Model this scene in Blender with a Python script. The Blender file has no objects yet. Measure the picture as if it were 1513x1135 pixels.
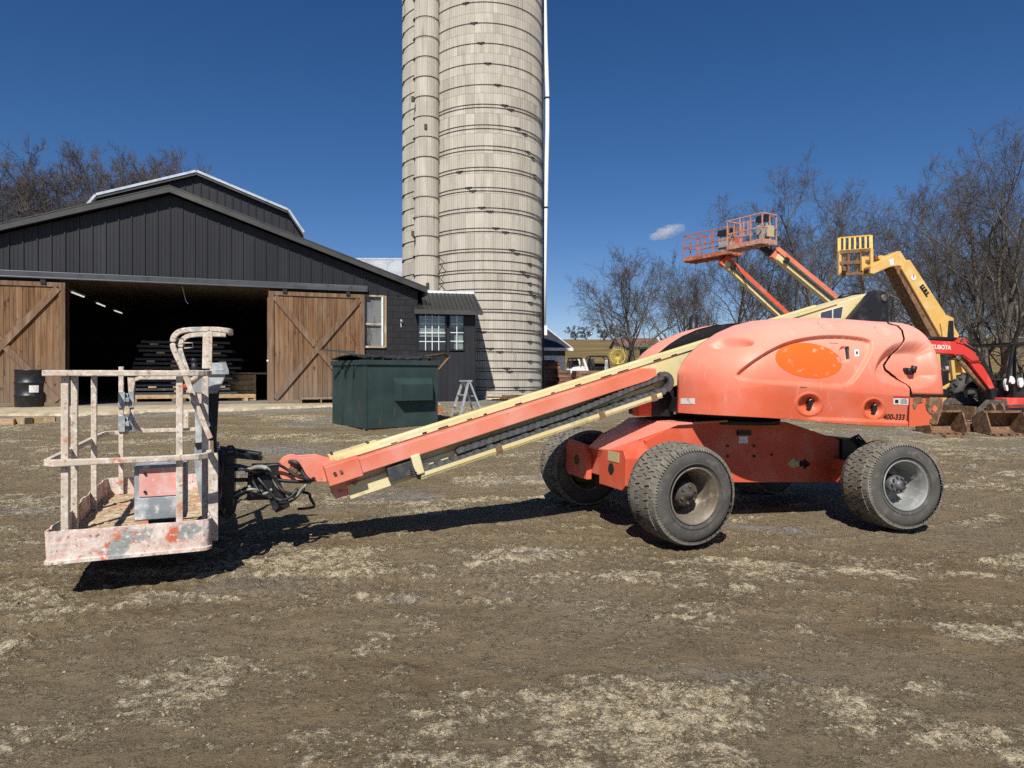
import math, random
import numpy as np
# ---- photograph geometry: focal length in photo pixels, centre column, horizon row, eye height
FPX, CXP, HYP, EYE = 1000.0, 756.5, 555.0, 1.41
def smooth(a):
    a = np.clip(a, 0, 1); return a*a*(3-2*a)
def ground_z(x, y):
    """large shape of the yard: a gentle rise to the barn, a slight fall to the right"""
    x = np.asarray(x, float); y = np.asarray(y, float)
    fx = 1 - .45*smooth((x-2)/7)*(1-smooth((y-35)/20))
    r = .57*smooth((y-6)/14)*fx
    t = -.026*np.clip(x-.8, 0, 4.2)*(1-smooth((y-9)/8))*smooth((y+2)/6)
    return r+t+.42*smooth((y-36)/12)
def gz(x, y): return float(ground_z(x, y))
def ray(px, py): return np.array([(px-CXP)/FPX, 1.0, -(py-HYP)/FPX])
EYEP = np.array([0, 0, EYE])
def ground_at(px, py):
    d = ray(px, py); lo, hi = 1.0, 80.0
    for k in range(800):
        t = 1.0+k*.1; p = EYEP+d*t
        if p[2] <= gz(p[0], p[1]): hi = t; lo = t-.1; break
    for k in range(20):
        m = (lo+hi)/2; p = EYEP+d*m
        if p[2] <= gz(p[0], p[1]): hi = m
        else: lo = m
    return EYEP+d*hi
def at(px, py, Y): return EYEP+ray(px, py)*Y
class Fr:
    """a placed frame: origin, yaw (deg), pitch about its y axis (deg)"""
    def __init__(s, o, yaw=0, pitch=0, roll=0):
        s.o = np.array(o, float); s.yaw, s.pitch, s.roll = map(math.radians, (yaw, pitch, roll))
        cy, sy, cp, sp, cr, sr = math.cos(s.yaw), math.sin(s.yaw), math.cos(s.pitch), math.sin(s.pitch), math.cos(s.roll), math.sin(s.roll)
        Rz = np.array([[cy,-sy,0],[sy,cy,0],[0,0,1]]); Ry = np.array([[cp,0,sp],[0,1,0],[-sp,0,cp]]); Rx = np.array([[1,0,0],[0,cr,-sr],[0,sr,cr]])
        s.R = Rz@Ry@Rx
    def w(s, p): return s.o+s.R@np.asarray(p, float)
    def l(s, p): return s.R.T@(np.asarray(p, float)-s.o)
    def on(s, px, py, c, ax=1):
        """where the sight line of a photo pixel meets the frame's own plane  (axis ax) = c"""
        e = s.l(EYEP); d = s.R.T@ray(px, py); t = (c-e[ax])/d[ax]
        return e+d*t
    @property
    def rot(s): return (s.roll, s.pitch, s.yaw)
import bpy
from mathutils import Matrix, Vector
SC = bpy.context.scene; COL = SC.collection
# ------------------------------------------------------------------ camera
_c = bpy.data.cameras.new('camera'); cam = bpy.data.objects.new('camera', _c); COL.objects.link(cam)
cam.location = (0, 0, EYE); cam.rotation_euler = (math.radians(90), 0, 0)
_c.sensor_width = 36; _c.lens = 36*FPX/1513; _c.shift_y = -(567.5-HYP)/1513; _c.clip_end = 3000; _c.clip_start = .05
SC.camera = cam
# ------------------------------------------------------------------ light
SUN_EL, SUN_AZ = 46.0, 8.0          # light travels away from the camera and a little to the right
W = bpy.data.worlds.new('World'); SC.world = W; W.use_nodes = True
_n = W.node_tree.nodes; _bg = _n['Background']
_sky = _n.new('ShaderNodeTexSky'); _sky.sky_type = 'NISHITA'; _sky.sun_disc = False
_sky.sun_elevation = math.radians(SUN_EL); _sky.sun_rotation = math.radians(180+SUN_AZ)
_sky.altitude = 1500; _sky.air_density = 1.0; _sky.dust_density = .15; _sky.ozone_density = 3.0
_hs = _n.new('ShaderNodeHueSaturation'); _hs.inputs['Saturation'].default_value = 1.27; _hs.inputs['Value'].default_value = .88
W.node_tree.links.new(_sky.outputs[0], _hs.inputs['Color']); _tn = _n.new('ShaderNodeMix'); _tn.data_type = 'RGBA'; _tn.blend_type = 'MULTIPLY'; _tn.inputs[0].default_value = 1; _tn.inputs[7].default_value = (1.04, .93, 1.02, 1)
W.node_tree.links.new(_hs.outputs[0], _tn.inputs[6]); W.node_tree.links.new(_tn.outputs[2], _bg.inputs[0]); _bg.inputs[1].default_value = .07
_s = bpy.data.lights.new('sun', 'SUN'); _s.energy = 4.6; _s.angle = math.radians(.53); _s.color = (1, .965, .905)
sun = bpy.data.objects.new('sun', _s); COL.objects.link(sun)
_a, _e = math.radians(SUN_AZ), math.radians(SUN_EL)
sun.rotation_euler = Vector((math.sin(_a)*math.cos(_e), math.cos(_a)*math.cos(_e), -math.sin(_e))).to_track_quat('-Z', 'Y').to_euler()
sun.location = (-6, -40, 40)
SC.view_settings.view_transform = 'Standard'; SC.view_settings.look = 'None'
SC.view_settings.exposure = .38; SC.view_settings.gamma = 1
try: SC.view_settings.use_curve_mapping = False
except Exception: pass
SC.render.engine = 'CYCLES'
SC.cycles.max_bounces = 5; SC.cycles.diffuse_bounces = 3; SC.cycles.glossy_bounces = 3; SC.cycles.transparent_max_bounces = 8
SC.cycles.use_denoising = False; SC.cycles.volume_bounces = 3; SC.cycles.sample_clamp_indirect = 3

# ------------------------------------------------------------------ materials
def srgb(*c):
    c = [v/255 for v in c]
    return tuple(v/12.92 if v <= .04045 else ((v+.055)/1.055)**2.4 for v in c)
class NT:
    def __init__(s, m): s.t = m.node_tree; s.n = s.t.nodes; s.l = s.t.links
    def new(s, t, **k):
        n = s.n.new(t)
        for a, b in k.items():
            if a in n.inputs: n.inputs[a].default_value = b
            else: setattr(n, a, b)
        return n
    def link(s, a, b): s.l.new(a, b)
def mapr(N, val, lo, hi, a=0., b=1.):
    m = N.new('ShaderNodeMapRange'); m.clamp = True
    m.inputs['From Min'].default_value = lo; m.inputs['From Max'].default_value = hi
    m.inputs['To Min'].default_value = a; m.inputs['To Max'].default_value = b
    N.link(val, m.inputs['Value']); return m.outputs[0]
def mathn(N, op, a, b):
    m = N.new('ShaderNodeMath'); m.operation = op
    for i, v in enumerate((a, b)):
        if isinstance(v, (int, float)): m.inputs[i].default_value = v
        else: N.link(v, m.inputs[i])
    return m.outputs[0]
def mixc(N, f, a, b):
    m = N.new('ShaderNodeMix'); m.data_type = 'RGBA'
    for sock, v in ((m.inputs[0], f), (m.inputs[6], a), (m.inputs[7], b)):
        if isinstance(v, (int, float)): sock.default_value = v
        elif isinstance(v, tuple): sock.default_value = (*v[:3], 1)
        else: N.link(v, sock)
    return m.outputs[2]
def coords(N, which, stretch, off=None):
    tc = N.new('ShaderNodeTexCoord'); mp = N.new('ShaderNodeMapping')
    mp.inputs['Scale'].default_value = stretch
    if which == 'World':
        g = N.new('ShaderNodeNewGeometry'); N.link(g.outputs['Position'], mp.inputs[0])
    else: N.link(tc.outputs[which], mp.inputs[0])
    if off:
        oi = N.new('ShaderNodeObjectInfo'); v = N.new('ShaderNodeCombineXYZ')
        k = mathn(N, 'MULTIPLY', oi.outputs['Random'], 37.)
        for i in range(3): N.link(k, v.inputs[i])
        N.link(v.outputs[0], mp.inputs['Location'])
    return mp.outputs[0]
def noise(N, vec, scale, detail=5, dist=0, rough=.55):
    n = N.new('ShaderNodeTexNoise'); n.inputs['Scale'].default_value = scale; n.inputs['Detail'].default_value = detail
    n.inputs['Distortion'].default_value = dist; n.inputs['Roughness'].default_value = rough
    N.link(vec, n.inputs['Vector']); return n.outputs[0]
MATS = {}
def M(name, base, rough=.6, metal=0, layers=(), bump=(), rnd=0, coord='Object', off=False, spec=.4, island=0):
    """layers: (colour, scale, lo, hi[, stretch[, amount[, rough]]]); bump: (scale, strength, distance[, stretch])"""
    m = bpy.data.materials.new(name); m.use_nodes = True; N = NT(m); b = N.n['Principled BSDF']
    b.inputs['Metallic'].default_value = metal; b.inputs['Roughness'].default_value = rough
    b.inputs['Specular IOR Level'].default_value = spec
    col = tuple(base); rg = None
    for L in layers:
        c, sc, lo, hi = L[:4]; st = L[4] if len(L) > 4 and L[4] else (1, 1, 1); am = L[5] if len(L) > 5 else 1
        if sc == 'z':
            tc = N.new('ShaderNodeTexCoord'); sp = N.new('ShaderNodeSeparateXYZ'); N.link(tc.outputs['Object'], sp.inputs[0])
            f = mapr(N, sp.outputs[2], lo, hi, 0, am)
        else: f = mapr(N, noise(N, coords(N, coord, st, off), sc), lo, hi, 0, am)
        col = mixc(N, f, col, c)
        if len(L) > 6:
            mm = N.new('ShaderNodeMix'); mm.data_type = 'FLOAT'; N.link(f, mm.inputs[0])
            if rg is None: mm.inputs[2].default_value = rough
            else: N.link(rg, mm.inputs[2])
            mm.inputs[3].default_value = L[6]; rg = mm.outputs[0]
    if rnd or island:
        if island:
            g = N.new('ShaderNodeNewGeometry'); r = g.outputs['Random Per Island']; k = island
        else:
            oi = N.new('ShaderNodeObjectInfo'); r = oi.outputs['Random']; k = rnd
        v = mapr(N, r, 0, 1, 1-k, 1+k)
        hs = N.new('ShaderNodeHueSaturation'); N.link(v, hs.inputs['Value'])
        if isinstance(col, tuple): hs.inputs['Color'].default_value = (*col, 1)
        else: N.link(col, hs.inputs['Color'])
        col = hs.outputs[0]
    if isinstance(col, tuple): b.inputs['Base Color'].default_value = (*col, 1)
    else: N.link(col, b.inputs['Base Color'])
    if rg is not None: N.link(rg, b.inputs['Roughness'])
    prev = None
    for B in bump:
        sc, stg, ds = B[:3]; st = B[3] if len(B) > 3 else (1, 1, 1)
        bn = N.new('ShaderNodeBump'); bn.inputs['Strength'].default_value = stg; bn.inputs['Distance'].default_value = ds
        N.link(noise(N, coords(N, coord, st, off), sc, 6), bn.inputs['Height'])
        if prev: N.link(prev, bn.inputs['Normal'])
        prev = bn.outputs[0]
    if prev: N.link(prev, b.inputs['Normal'])
    MATS[name] = m; return m

# ------------------------------------------------------------------ mesh building
class MB:
    def __init__(s): s.v = []; s.f = []; s.sm = []; s.k = 0
    def add(s, vs, fs, smooth=False):
        s.v.extend([tuple(map(float, v)) for v in vs]); k = s.k
        s.f.extend([tuple(i+k for i in f) for f in fs]); s.sm.extend([smooth]*len(fs)); s.k += len(vs); return s
    def box(s, c, d, R=None):
        h = [x/2 for x in d]; vs = []
        for x in (-1, 1):
            for y in (-1, 1):
                for z in (-1, 1):
                    p = np.array([x*h[0], y*h[1], z*h[2]])
                    if R is not None: p = np.asarray(R)@p
                    vs.append(np.asarray(c, float)+p)
        return s.add(vs, [(0,1,3,2),(4,6,7,5),(0,4,5,1),(2,3,7,6),(0,2,6,4),(1,5,7,3)])
    def box2(s, a, b):
        a = np.asarray(a, float); b = np.asarray(b, float); return s.box((a+b)/2, np.abs(b-a))
    def beam(s, p0, p1, w, h, up=(0, 0, 1)):
        p0 = np.asarray(p0, float); p1 = np.asarray(p1, float); d = p1-p0; L = np.linalg.norm(d); x = d/L
        u = np.asarray(up, float); y = np.cross(u, x); n = np.linalg.norm(y)
        if n < 1e-6: y = np.cross((0, 1, 0), x); n = np.linalg.norm(y)
        y /= n; z = np.cross(x, y)
        return s.box((p0+p1)/2, (L, w, h), np.array([x, y, z]).T)
    def ring(s, c, x, y, r, n, ph=0):
        return [c+x*r*math.cos(ph+2*math.pi*i/n)+y*r*math.sin(ph+2*math.pi*i/n) for i in range(n)]
    def cyl(s, p0, p1, r0, r1=None, n=16, caps=True, smooth=True):
        r1 = r0 if r1 is None else r1
        p0 = np.asarray(p0, float); p1 = np.asarray(p1, float); d = p1-p0; d /= np.linalg.norm(d)
        a = np.array([0, 0, 1.]) if abs(d[2]) < .9 else np.array([1., 0, 0]); x = np.cross(a, d); x /= np.linalg.norm(x); y = np.cross(d, x)
        vs = s.ring(p0, x, y, r0, n)+s.ring(p1, x, y, r1, n)
        s.add(vs, [(i, (i+1) % n, n+(i+1) % n, n+i) for i in range(n)], smooth)
        if caps:
            s.f.append(tuple(s.k-2*n+i for i in reversed(range(n)))); s.f.append(tuple(s.k-n+i for i in range(n))); s.sm += [False, False]
        return s
    def tube(s, pts, r, n=8, closed=False, ry=None, rot=0, smooth=True, up=None):
        """round tube through points (n sides; n=4 with rot=45 deg gives a square section)"""
        P = [np.asarray(p, float) for p in pts]; m = len(P); rings = []; u = None
        for i in range(m):
            if closed: t = P[(i+1) % m]-P[i-1]
            else: t = P[min(i+1, m-1)]-P[max(i-1, 0)]
            t = t/np.linalg.norm(t)
            if u is None or up is not None:
                a = np.asarray(up, float) if up is not None else (np.array([0, 0, 1.]) if abs(t[2]) < .9 else np.array([1., 0, 0]))
                u = a-t*np.dot(a, t)
            else: u = u-t*np.dot(u, t)
            u = u/np.linalg.norm(u); v = np.cross(t, u)
            k = 1.0
            if 0 < i < m-1:   # keep the width through bends
                t0 = P[i]-P[i-1]; t0 /= np.linalg.norm(t0); k = 1/max(.5, np.dot(t0, t)) if n == 4 else 1
            rr = r[i] if isinstance(r, (list, tuple)) else r; r2 = rr if ry is None else ry
            rings.append([P[i]+u*rr*k*math.cos(rot+2*math.pi*j/n)+v*r2*math.sin(rot+2*math.pi*j/n) for j in range(n)])
        vs = [q for g in rings for q in g]; fs = []
        for i in range(m if closed else m-1):
            a, b = i*n, ((i+1) % m)*n
            fs += [(a+j, a+(j+1) % n, b+(j+1) % n, b+j) for j in range(n)]
        if not closed: fs += [tuple(reversed(range(n))), tuple(range((m-1)*n, m*n))]
        return s.add(vs, fs, smooth and n > 4)
    def bar(s, pts, w, **k):           # square rail through points
        return s.tube(pts, w*.7071, 4, rot=math.pi/4, smooth=False, **k)
    def prism(s, poly, d0, d1, fn=None):
        """polygon in (a, c) pushed from b=d0 to b=d1; fn(a, b, c) -> point"""
        fn = fn or (lambda a, b, c: (a, b, c)); n = len(poly)
        vs = [fn(a, d0, c) for a, c in poly]+[fn(a, d1, c) for a, c in poly]
        return s.add(vs, [tuple(range(n)), tuple(reversed(range(n, 2*n)))]+[(i, n+i, n+(i+1) % n, (i+1) % n) for i in range(n)])
    def lathe(s, prof, o, ax, n=48, smooth=True, close=False):
        """profile of (radius, along axis)"""
        o = np.asarray(o, float); d = np.asarray(ax, float); d /= np.linalg.norm(d)
        a = np.array([0, 0, 1.]) if abs(d[2]) < .9 else np.array([1., 0, 0]); x = np.cross(a, d); x /= np.linalg.norm(x); y = np.cross(d, x)
        vs = []
        for r, h in prof: vs += s.ring(o+d*h, x, y, max(r, 1e-4), n)
        m = len(prof); fs = []
        for i in range(m if close else m-1):
            A, B = i*n, ((i+1) % m)*n
            fs += [(A+j, A+(j+1) % n, B+(j+1) % n, B+j) for j in range(n)]
        return s.add(vs, fs, smooth)
    def grid(s, G, smooth=True):
        """G[i][j] points"""
        m, n = len(G), len(G[0])
        return s.add([p for row in G for p in row], [(i*n+j, i*n+j+1, (i+1)*n+j+1, (i+1)*n+j) for i in range(m-1) for j in range(n-1)], smooth)
    def mesh(s, name):
        me = bpy.data.meshes.new(name); me.from_pydata(s.v, [], s.f); me.update()
        me.polygons.foreach_set('use_smooth', s.sm); return me
    def build(s, name, mat=None, parent=None, bev=0, **k):
        return link(name, s.mesh(name), mat, parent, bev, **k)
def link(name, me, mat=None, parent=None, bev=0, kind=None, label=None):
    if mat is not None and not me.materials: me.materials.append(mat if not isinstance(mat, str) else MATS[mat])
    o = bpy.data.objects.new(name, me); COL.objects.link(o)
    if parent is not None: o.parent = parent
    if bev:
        b = o.modifiers.new('edge', 'BEVEL'); b.width = bev; b.segments = 2; b.limit_method = 'ANGLE'; b.angle_limit = math.radians(40)
    if kind: o['kind'] = kind
    if label: o['label'] = label
    return o
def tag(o, label, cat, group=None):
    o['label'] = label; o['category'] = cat
    if group: o['group'] = group
    return o
def thing(name, label, cat, loc=(0, 0, 0), rot=(0, 0, 0), group=None):
    o = bpy.data.objects.new(name, None); COL.objects.link(o); o.location = tuple(map(float, loc)); o.rotation_euler = tuple(map(float, rot)); o.empty_display_size = .3
    return tag(o, label, cat, group)
def place(o, fr):
    o.location = tuple(map(float, fr.o)); o.rotation_euler = fr.rot; return o
def dup(root, loc=None, rotz=None, label=None, scale=None):
    def cp(o, par):
        c = o.copy(); COL.objects.link(c)
        if par is not None: c.parent = par
        for ch in o.children: cp(ch, c)
        return c
    r = cp(root, None)
    if loc is not None: r.location = tuple(map(float, loc))
    if rotz is not None: r.rotation_euler = (0, 0, rotz)
    if scale is not None: r.scale = scale if isinstance(scale, tuple) else (scale,)*3
    if label: r['label'] = label
    return r
def arc(c, r, a0, a1, n, fn):
    return [fn(c[0]+r*math.cos(math.radians(a0+(a1-a0)*i/n)), c[1]+r*math.sin(math.radians(a0+(a1-a0)*i/n))) for i in range(n+1)]
def text(body, size, mat, parent, name, M4, shear=0, bold=0, depth=.0015, sx=1):
    c = bpy.data.curves.new(name, 'FONT'); c.body = body; c.size = size; c.shear = shear; c.offset = bold; c.extrude = depth; c.align_x = 'CENTER'; c.align_y = 'CENTER'
    o = bpy.data.objects.new(name+'_tmp', c); COL.objects.link(o)
    dg = bpy.context.evaluated_depsgraph_get(); me = bpy.data.meshes.new_from_object(o.evaluated_get(dg)); bpy.data.objects.remove(o)
    me.transform(Matrix(M4)@Matrix.Diagonal((sx, 1, 1, 1))); me.materials.clear()
    return link(name, me, mat, parent)
# value noise on a lattice, for relief and masks
def vnoise(x, y, seed):
    r = np.random.RandomState(seed); T = r.rand(256, 256)
    xi = np.floor(x).astype(int); yi = np.floor(y).astype(int); fx = smooth(x-xi); fy = smooth(y-yi)
    a = T[xi % 256, yi % 256]; b = T[(xi+1) % 256, yi % 256]; c = T[xi % 256, (yi+1) % 256]; d = T[(xi+1) % 256, (yi+1) % 256]
    return (a*(1-fx)+b*fx)*(1-fy)+(c*(1-fx)+d*fx)*fy
def fbm(x, y, seed, o=4, g=.5):
    s = 0; a = 1; t = 0
    for k in range(o):
        s = s+a*vnoise(x*2**k+k*17.3, y*2**k+k*9.1, seed+k); t += a; a *= g
    return s/t
RND = random.Random(7)
# ================================================================== THE SETTING: ground, field, slab
def axis(segs):
    """segs: (start, end, step0, step1) -> coordinates with the step changing smoothly"""
    out = []
    for a, b, s0, s1 in segs:
        x = a
        while x < b-1e-6:
            out.append(x); t = (x-a)/(b-a); x += s0*(s1/s0)**t
    out.append(segs[-1][1]); return np.array(out)
GX = axis([(-420, -16, 60, .5), (-16, -5, .5, .024), (-5, 5, .021, .021), (5, 16, .024, .5), (16, 420, .5, 60)])
GY = axis([(-40, 1.2, 5, .05), (1.2, 9, .012, .05), (9, 26, .055, .35), (26, 700, .35, 80)])
TRACKS = [(-4.5, 3.2, .30, .012), (-4.5, 4.55, .30, .012), (1.5, 4.3, -.12, -.01), (1.5, 5.5, -.12, -.01), (0, 9.6, .10, .0), (0, 11.2, .10, .0), (4.0, 3.0, .42, .02)]
def relief(X, Y):
    """dry crumbly mud (mask 0..1) and its relief in metres"""
    u = X*.55+Y*.25; w = Y*1.0-X*.18
    m = fbm(u*.9, w*1.5, 11, 4)
    m2 = fbm(X*2.6+3, Y*3.4, 21, 4, .6)
    dry = np.clip((m*.62+m2*.55-.56)*6.0, 0, 1)
    rut = fbm(X*.5+9, Y*.9-X*.15, 31, 3)-.5
    clod = fbm(X*9, Y*9, 41, 3, .6); fine = fbm(X*26, Y*26, 51, 2, .6)
    rough = np.clip((fbm(X*.33+4, Y*.5+2, 81, 3)-.44)*6, 0, 1)
    for (x0, y0, a, c) in TRACKS:
        ca, sa = math.cos(a), math.sin(a); al = (X-x0)*ca+(Y-y0)*sa; dd = -(X-x0)*sa+(Y-y0)*ca-c*al*al+.04*np.sin(al*1.3)
        w = (1-smooth((np.abs(dd)-.17)/.06))*(.45+.55*fbm(al*.7, dd*0+x0, 91, 2)); rid = np.exp(-((np.abs(dd)-.25)/.05)**2)*fbm(al*6, dd*6+y0, 95, 2)
        lug = (np.sin(al*58+np.abs(dd)*30) > .2)*w
        TRK = (-.014*w+.008*lug+.020*rid) if 'TRK' not in locals() else TRK-.014*w+.008*lug+.020*rid
        dry = np.clip(dry*(1-.75*w)+.75*rid+.25*lug, 0, 1)
    rg = 1-np.abs(2*fbm(X*15+5, Y*17, 61, 2, .6)-1)
    h = TRK+rut*.05+dry*(.004+(.022+.03*rough)*np.clip(clod-.40, 0, 1)+(.020+.022*rough)*(fine-.5)+(.012+.012*rough)*(rg-.6))+(1-dry)*(.006*(fine-.5)+(.006+.02*rough)*(clod-.5))+.014*(m2-.5)
    fade = (1-smooth((Y-18)/8))*smooth((Y+3)/4)*(1-smooth((np.abs(X)-13)/4))
    return dry, h*fade
_X, _Y = np.meshgrid(GX, GY); _dry, _h = relief(_X, _Y)
_Z = ground_z(_X, _Y)+_h
def relief_z(x, y):
    d, h = relief(np.array([[float(x)]]), np.array([[float(y)]])); return gz(x, y)+float(h[0, 0])
def sheet(name, X, Y, Z):
    n, m = X.shape; me = bpy.data.meshes.new(name)
    v = np.stack([X.ravel(), Y.ravel(), Z.ravel()], 1); i = np.arange(n*m).reshape(n, m)
    q = np.stack([i[:-1, :-1].ravel(), i[:-1, 1:].ravel(), i[1:, 1:].ravel(), i[1:, :-1].ravel()], 1)
    me.vertices.add(len(v)); me.vertices.foreach_set('co', v.ravel()); me.loops.add(q.size); me.loops.foreach_set('vertex_index', q.ravel())
    me.polygons.add(len(q)); me.polygons.foreach_set('loop_start', np.arange(len(q))*4); me.polygons.foreach_set('use_smooth', np.ones(len(q), bool))
    me.update(); me.validate(); return me
gme = sheet('ground', _X, _Y, _Z)
_at = gme.attributes.new('dry', 'FLOAT', 'POINT'); _at.data.foreach_set('value', _dry.ravel())
def ground_material():
    m = bpy.data.materials.new('yard_mud'); m.use_nodes = True; N = NT(m); b = N.n['Principled BSDF']
    P = coords(N, 'World', (1, 1, 1)); S = coords(N, 'World', (.8, 2.2, 1))
    a = N.new('ShaderNodeAttribute'); a.attribute_name = 'dry'
    big = noise(N, P, .35, 4); med = noise(N, S, 1.6, 6, .4); fin = noise(N, P, 17, 8, .3, .72); grit = noise(N, P, 70, 5, 0, .75); hair = noise(N, coords(N, 'World', (.9, 1.5, 1)), 5, 9, .3, .74)
    mud = mixc(N, mapr(N, med, .35, .65), srgb(115, 99, 74), srgb(142, 124, 94))
    mud = mixc(N, mapr(N, big, .42, .62), mud, srgb(134, 120, 97))
    dryc = mixc(N, mapr(N, fin, .3, .7), srgb(162, 146, 114), srgb(208, 193, 161))
    # dry mask from the relief, broken up by finer noise; far off it comes from the noise alone
    d = mathn(N, 'ADD', mathn(N, 'MULTIPLY', a.outputs['Fac'], .46), mathn(N, 'MULTIPLY', mathn(N, 'SUBTRACT', hair, .46), 1.7))
    d = mathn(N, 'ADD', d, mathn(N, 'MULTIPLY', mathn(N, 'SUBTRACT', fin, .5), 1.5))
    d = mathn(N, 'ADD', d, mathn(N, 'MULTIPLY', mathn(N, 'SUBTRACT', grit, .5), .75)); dm = mapr(N, d, .0, .66)
    def crumbs(scale):
        v = N.new('ShaderNodeTexVoronoi'); v.inputs['Scale'].default_value = scale; v.inputs['Randomness'].default_value = 1
        wv = N.new('ShaderNodeVectorMath'); wv.operation = 'ADD'; nz_ = N.new('ShaderNodeTexNoise'); nz_.inputs['Scale'].default_value = scale*1.3; nz_.inputs['Detail'].default_value = 3; N.link(P, nz_.inputs['Vector'])
        sc = N.new('ShaderNodeVectorMath'); sc.operation = 'SCALE'; sc.inputs['Scale'].default_value = .9/scale; N.link(nz_.outputs['Color'], sc.inputs[0]); N.link(P, wv.inputs[0]); N.link(sc.outputs[0], wv.inputs[1]); N.link(wv.outputs[0], v.inputs['Vector'])
        s_ = N.new('ShaderNodeSeparateColor'); N.link(v.outputs['Color'], s_.inputs[0]); return v.outputs['Distance'], s_.outputs[0], s_.outputs[1]
    c1d, c1r, c1s = crumbs(34); c2d, c2r, c2s = crumbs(85)
    # each crumb is dry or damp as a whole, so the patches have grainy edges
    f1 = mapr(N, mathn(N, 'SUBTRACT', dm, mathn(N, 'MULTIPLY', c1r, .92)), -.05, .12); f2 = mapr(N, mathn(N, 'SUBTRACT', dm, mathn(N, 'MULTIPLY', c2r, .96)), -.05, .12)
    dm = mathn(N, 'ADD', mathn(N, 'MULTIPLY', mapr(N, dm, .28, .78), .42), mathn(N, 'ADD', mathn(N, 'MULTIPLY', f1, .30), mathn(N, 'MULTIPLY', f2, .28)))
    dryc = mixc(N, mathn(N, 'MULTIPLY', mapr(N, c2s, .3, 1), .5), dryc, srgb(214, 200, 170)); dryc = mixc(N, mathn(N, 'MULTIPLY', mapr(N, c1s, .5, 1), .28), dryc, srgb(128, 114, 90))
    col = mixc(N, dm, mud, dryc)
    # grey gravel showing through
    gm = noise(N, coords(N, 'World', (.5, 1.1, 1)), .8, 5, .3); gf = mathn(N, 'MULTIPLY', mapr(N, gm, .57, .66), mapr(N, grit, .42, .58, .35, 1))
    col = mixc(N, gf, col, mixc(N, mapr(N, grit, .35, .7), srgb(98, 97, 96), srgb(176, 174, 170)))
    # packed gravel strip in front of the slab
    sp = N.new('ShaderNodeSeparateXYZ'); g = N.new('ShaderNodeNewGeometry'); N.link(g.outputs['Position'], sp.inputs[0])
    yy = mathn(N, 'SUBTRACT', sp.outputs[1], mathn(N, 'MULTIPLY', sp.outputs[0], .34))
    yy = mathn(N, 'ADD', yy, mathn(N, 'MULTIPLY', mathn(N, 'SUBTRACT', med, .5), 1.6))
    st = mapr(N, yy, 18.5, 19.1)
    col = mixc(N, st, col, mixc(N, mapr(N, noise(N, P, 30, 4, 0, .7), .3, .7), srgb(110, 104, 96), srgb(172, 164, 150)))
    N.link(col, b.inputs['Base Color']); b.inputs['Specular IOR Level'].default_value = .15
    N.link(mapr(N, dm, 0, 1, .8, .97), b.inputs['Roughness'])
    b1 = N.new('ShaderNodeBump'); b1.inputs['Strength'].default_value = .9; b1.inputs['Distance'].default_value = .04; N.link(fin, b1.inputs['Height'])
    b2 = N.new('ShaderNodeBump'); b2.inputs['Strength'].default_value = .9; b2.inputs['Distance'].default_value = .012; N.link(grit, b2.inputs['Height']); N.link(b1.outputs[0], b2.inputs['Normal'])
    b3 = N.new('ShaderNodeBump'); b3.inputs['Strength'].default_value = .6; b3.inputs['Distance'].default_value = .03; N.link(hair, b3.inputs['Height']); N.link(b2.outputs[0], b3.inputs['Normal'])
    hc = mathn(N, 'MULTIPLY', mathn(N, 'ADD', mathn(N, 'MULTIPLY', mathn(N, 'SUBTRACT', 1.0, c1d), mathn(N, 'ADD', c1s, .2)), mathn(N, 'MULTIPLY', mathn(N, 'SUBTRACT', 1.0, c2d), .4)), mapr(N, dm, 0, 1, .10, 1))
    b4 = N.new('ShaderNodeBump'); b4.inputs['Strength'].default_value = .85; b4.inputs['Distance'].default_value = .018; N.link(hc, b4.inputs['Height']); N.link(b3.outputs[0], b4.inputs['Normal'])
    N.link(b4.outputs[0], b.inputs['Normal']); MATS['yard_mud'] = m; return m
link('ground', gme, ground_material(), kind='structure')
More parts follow.
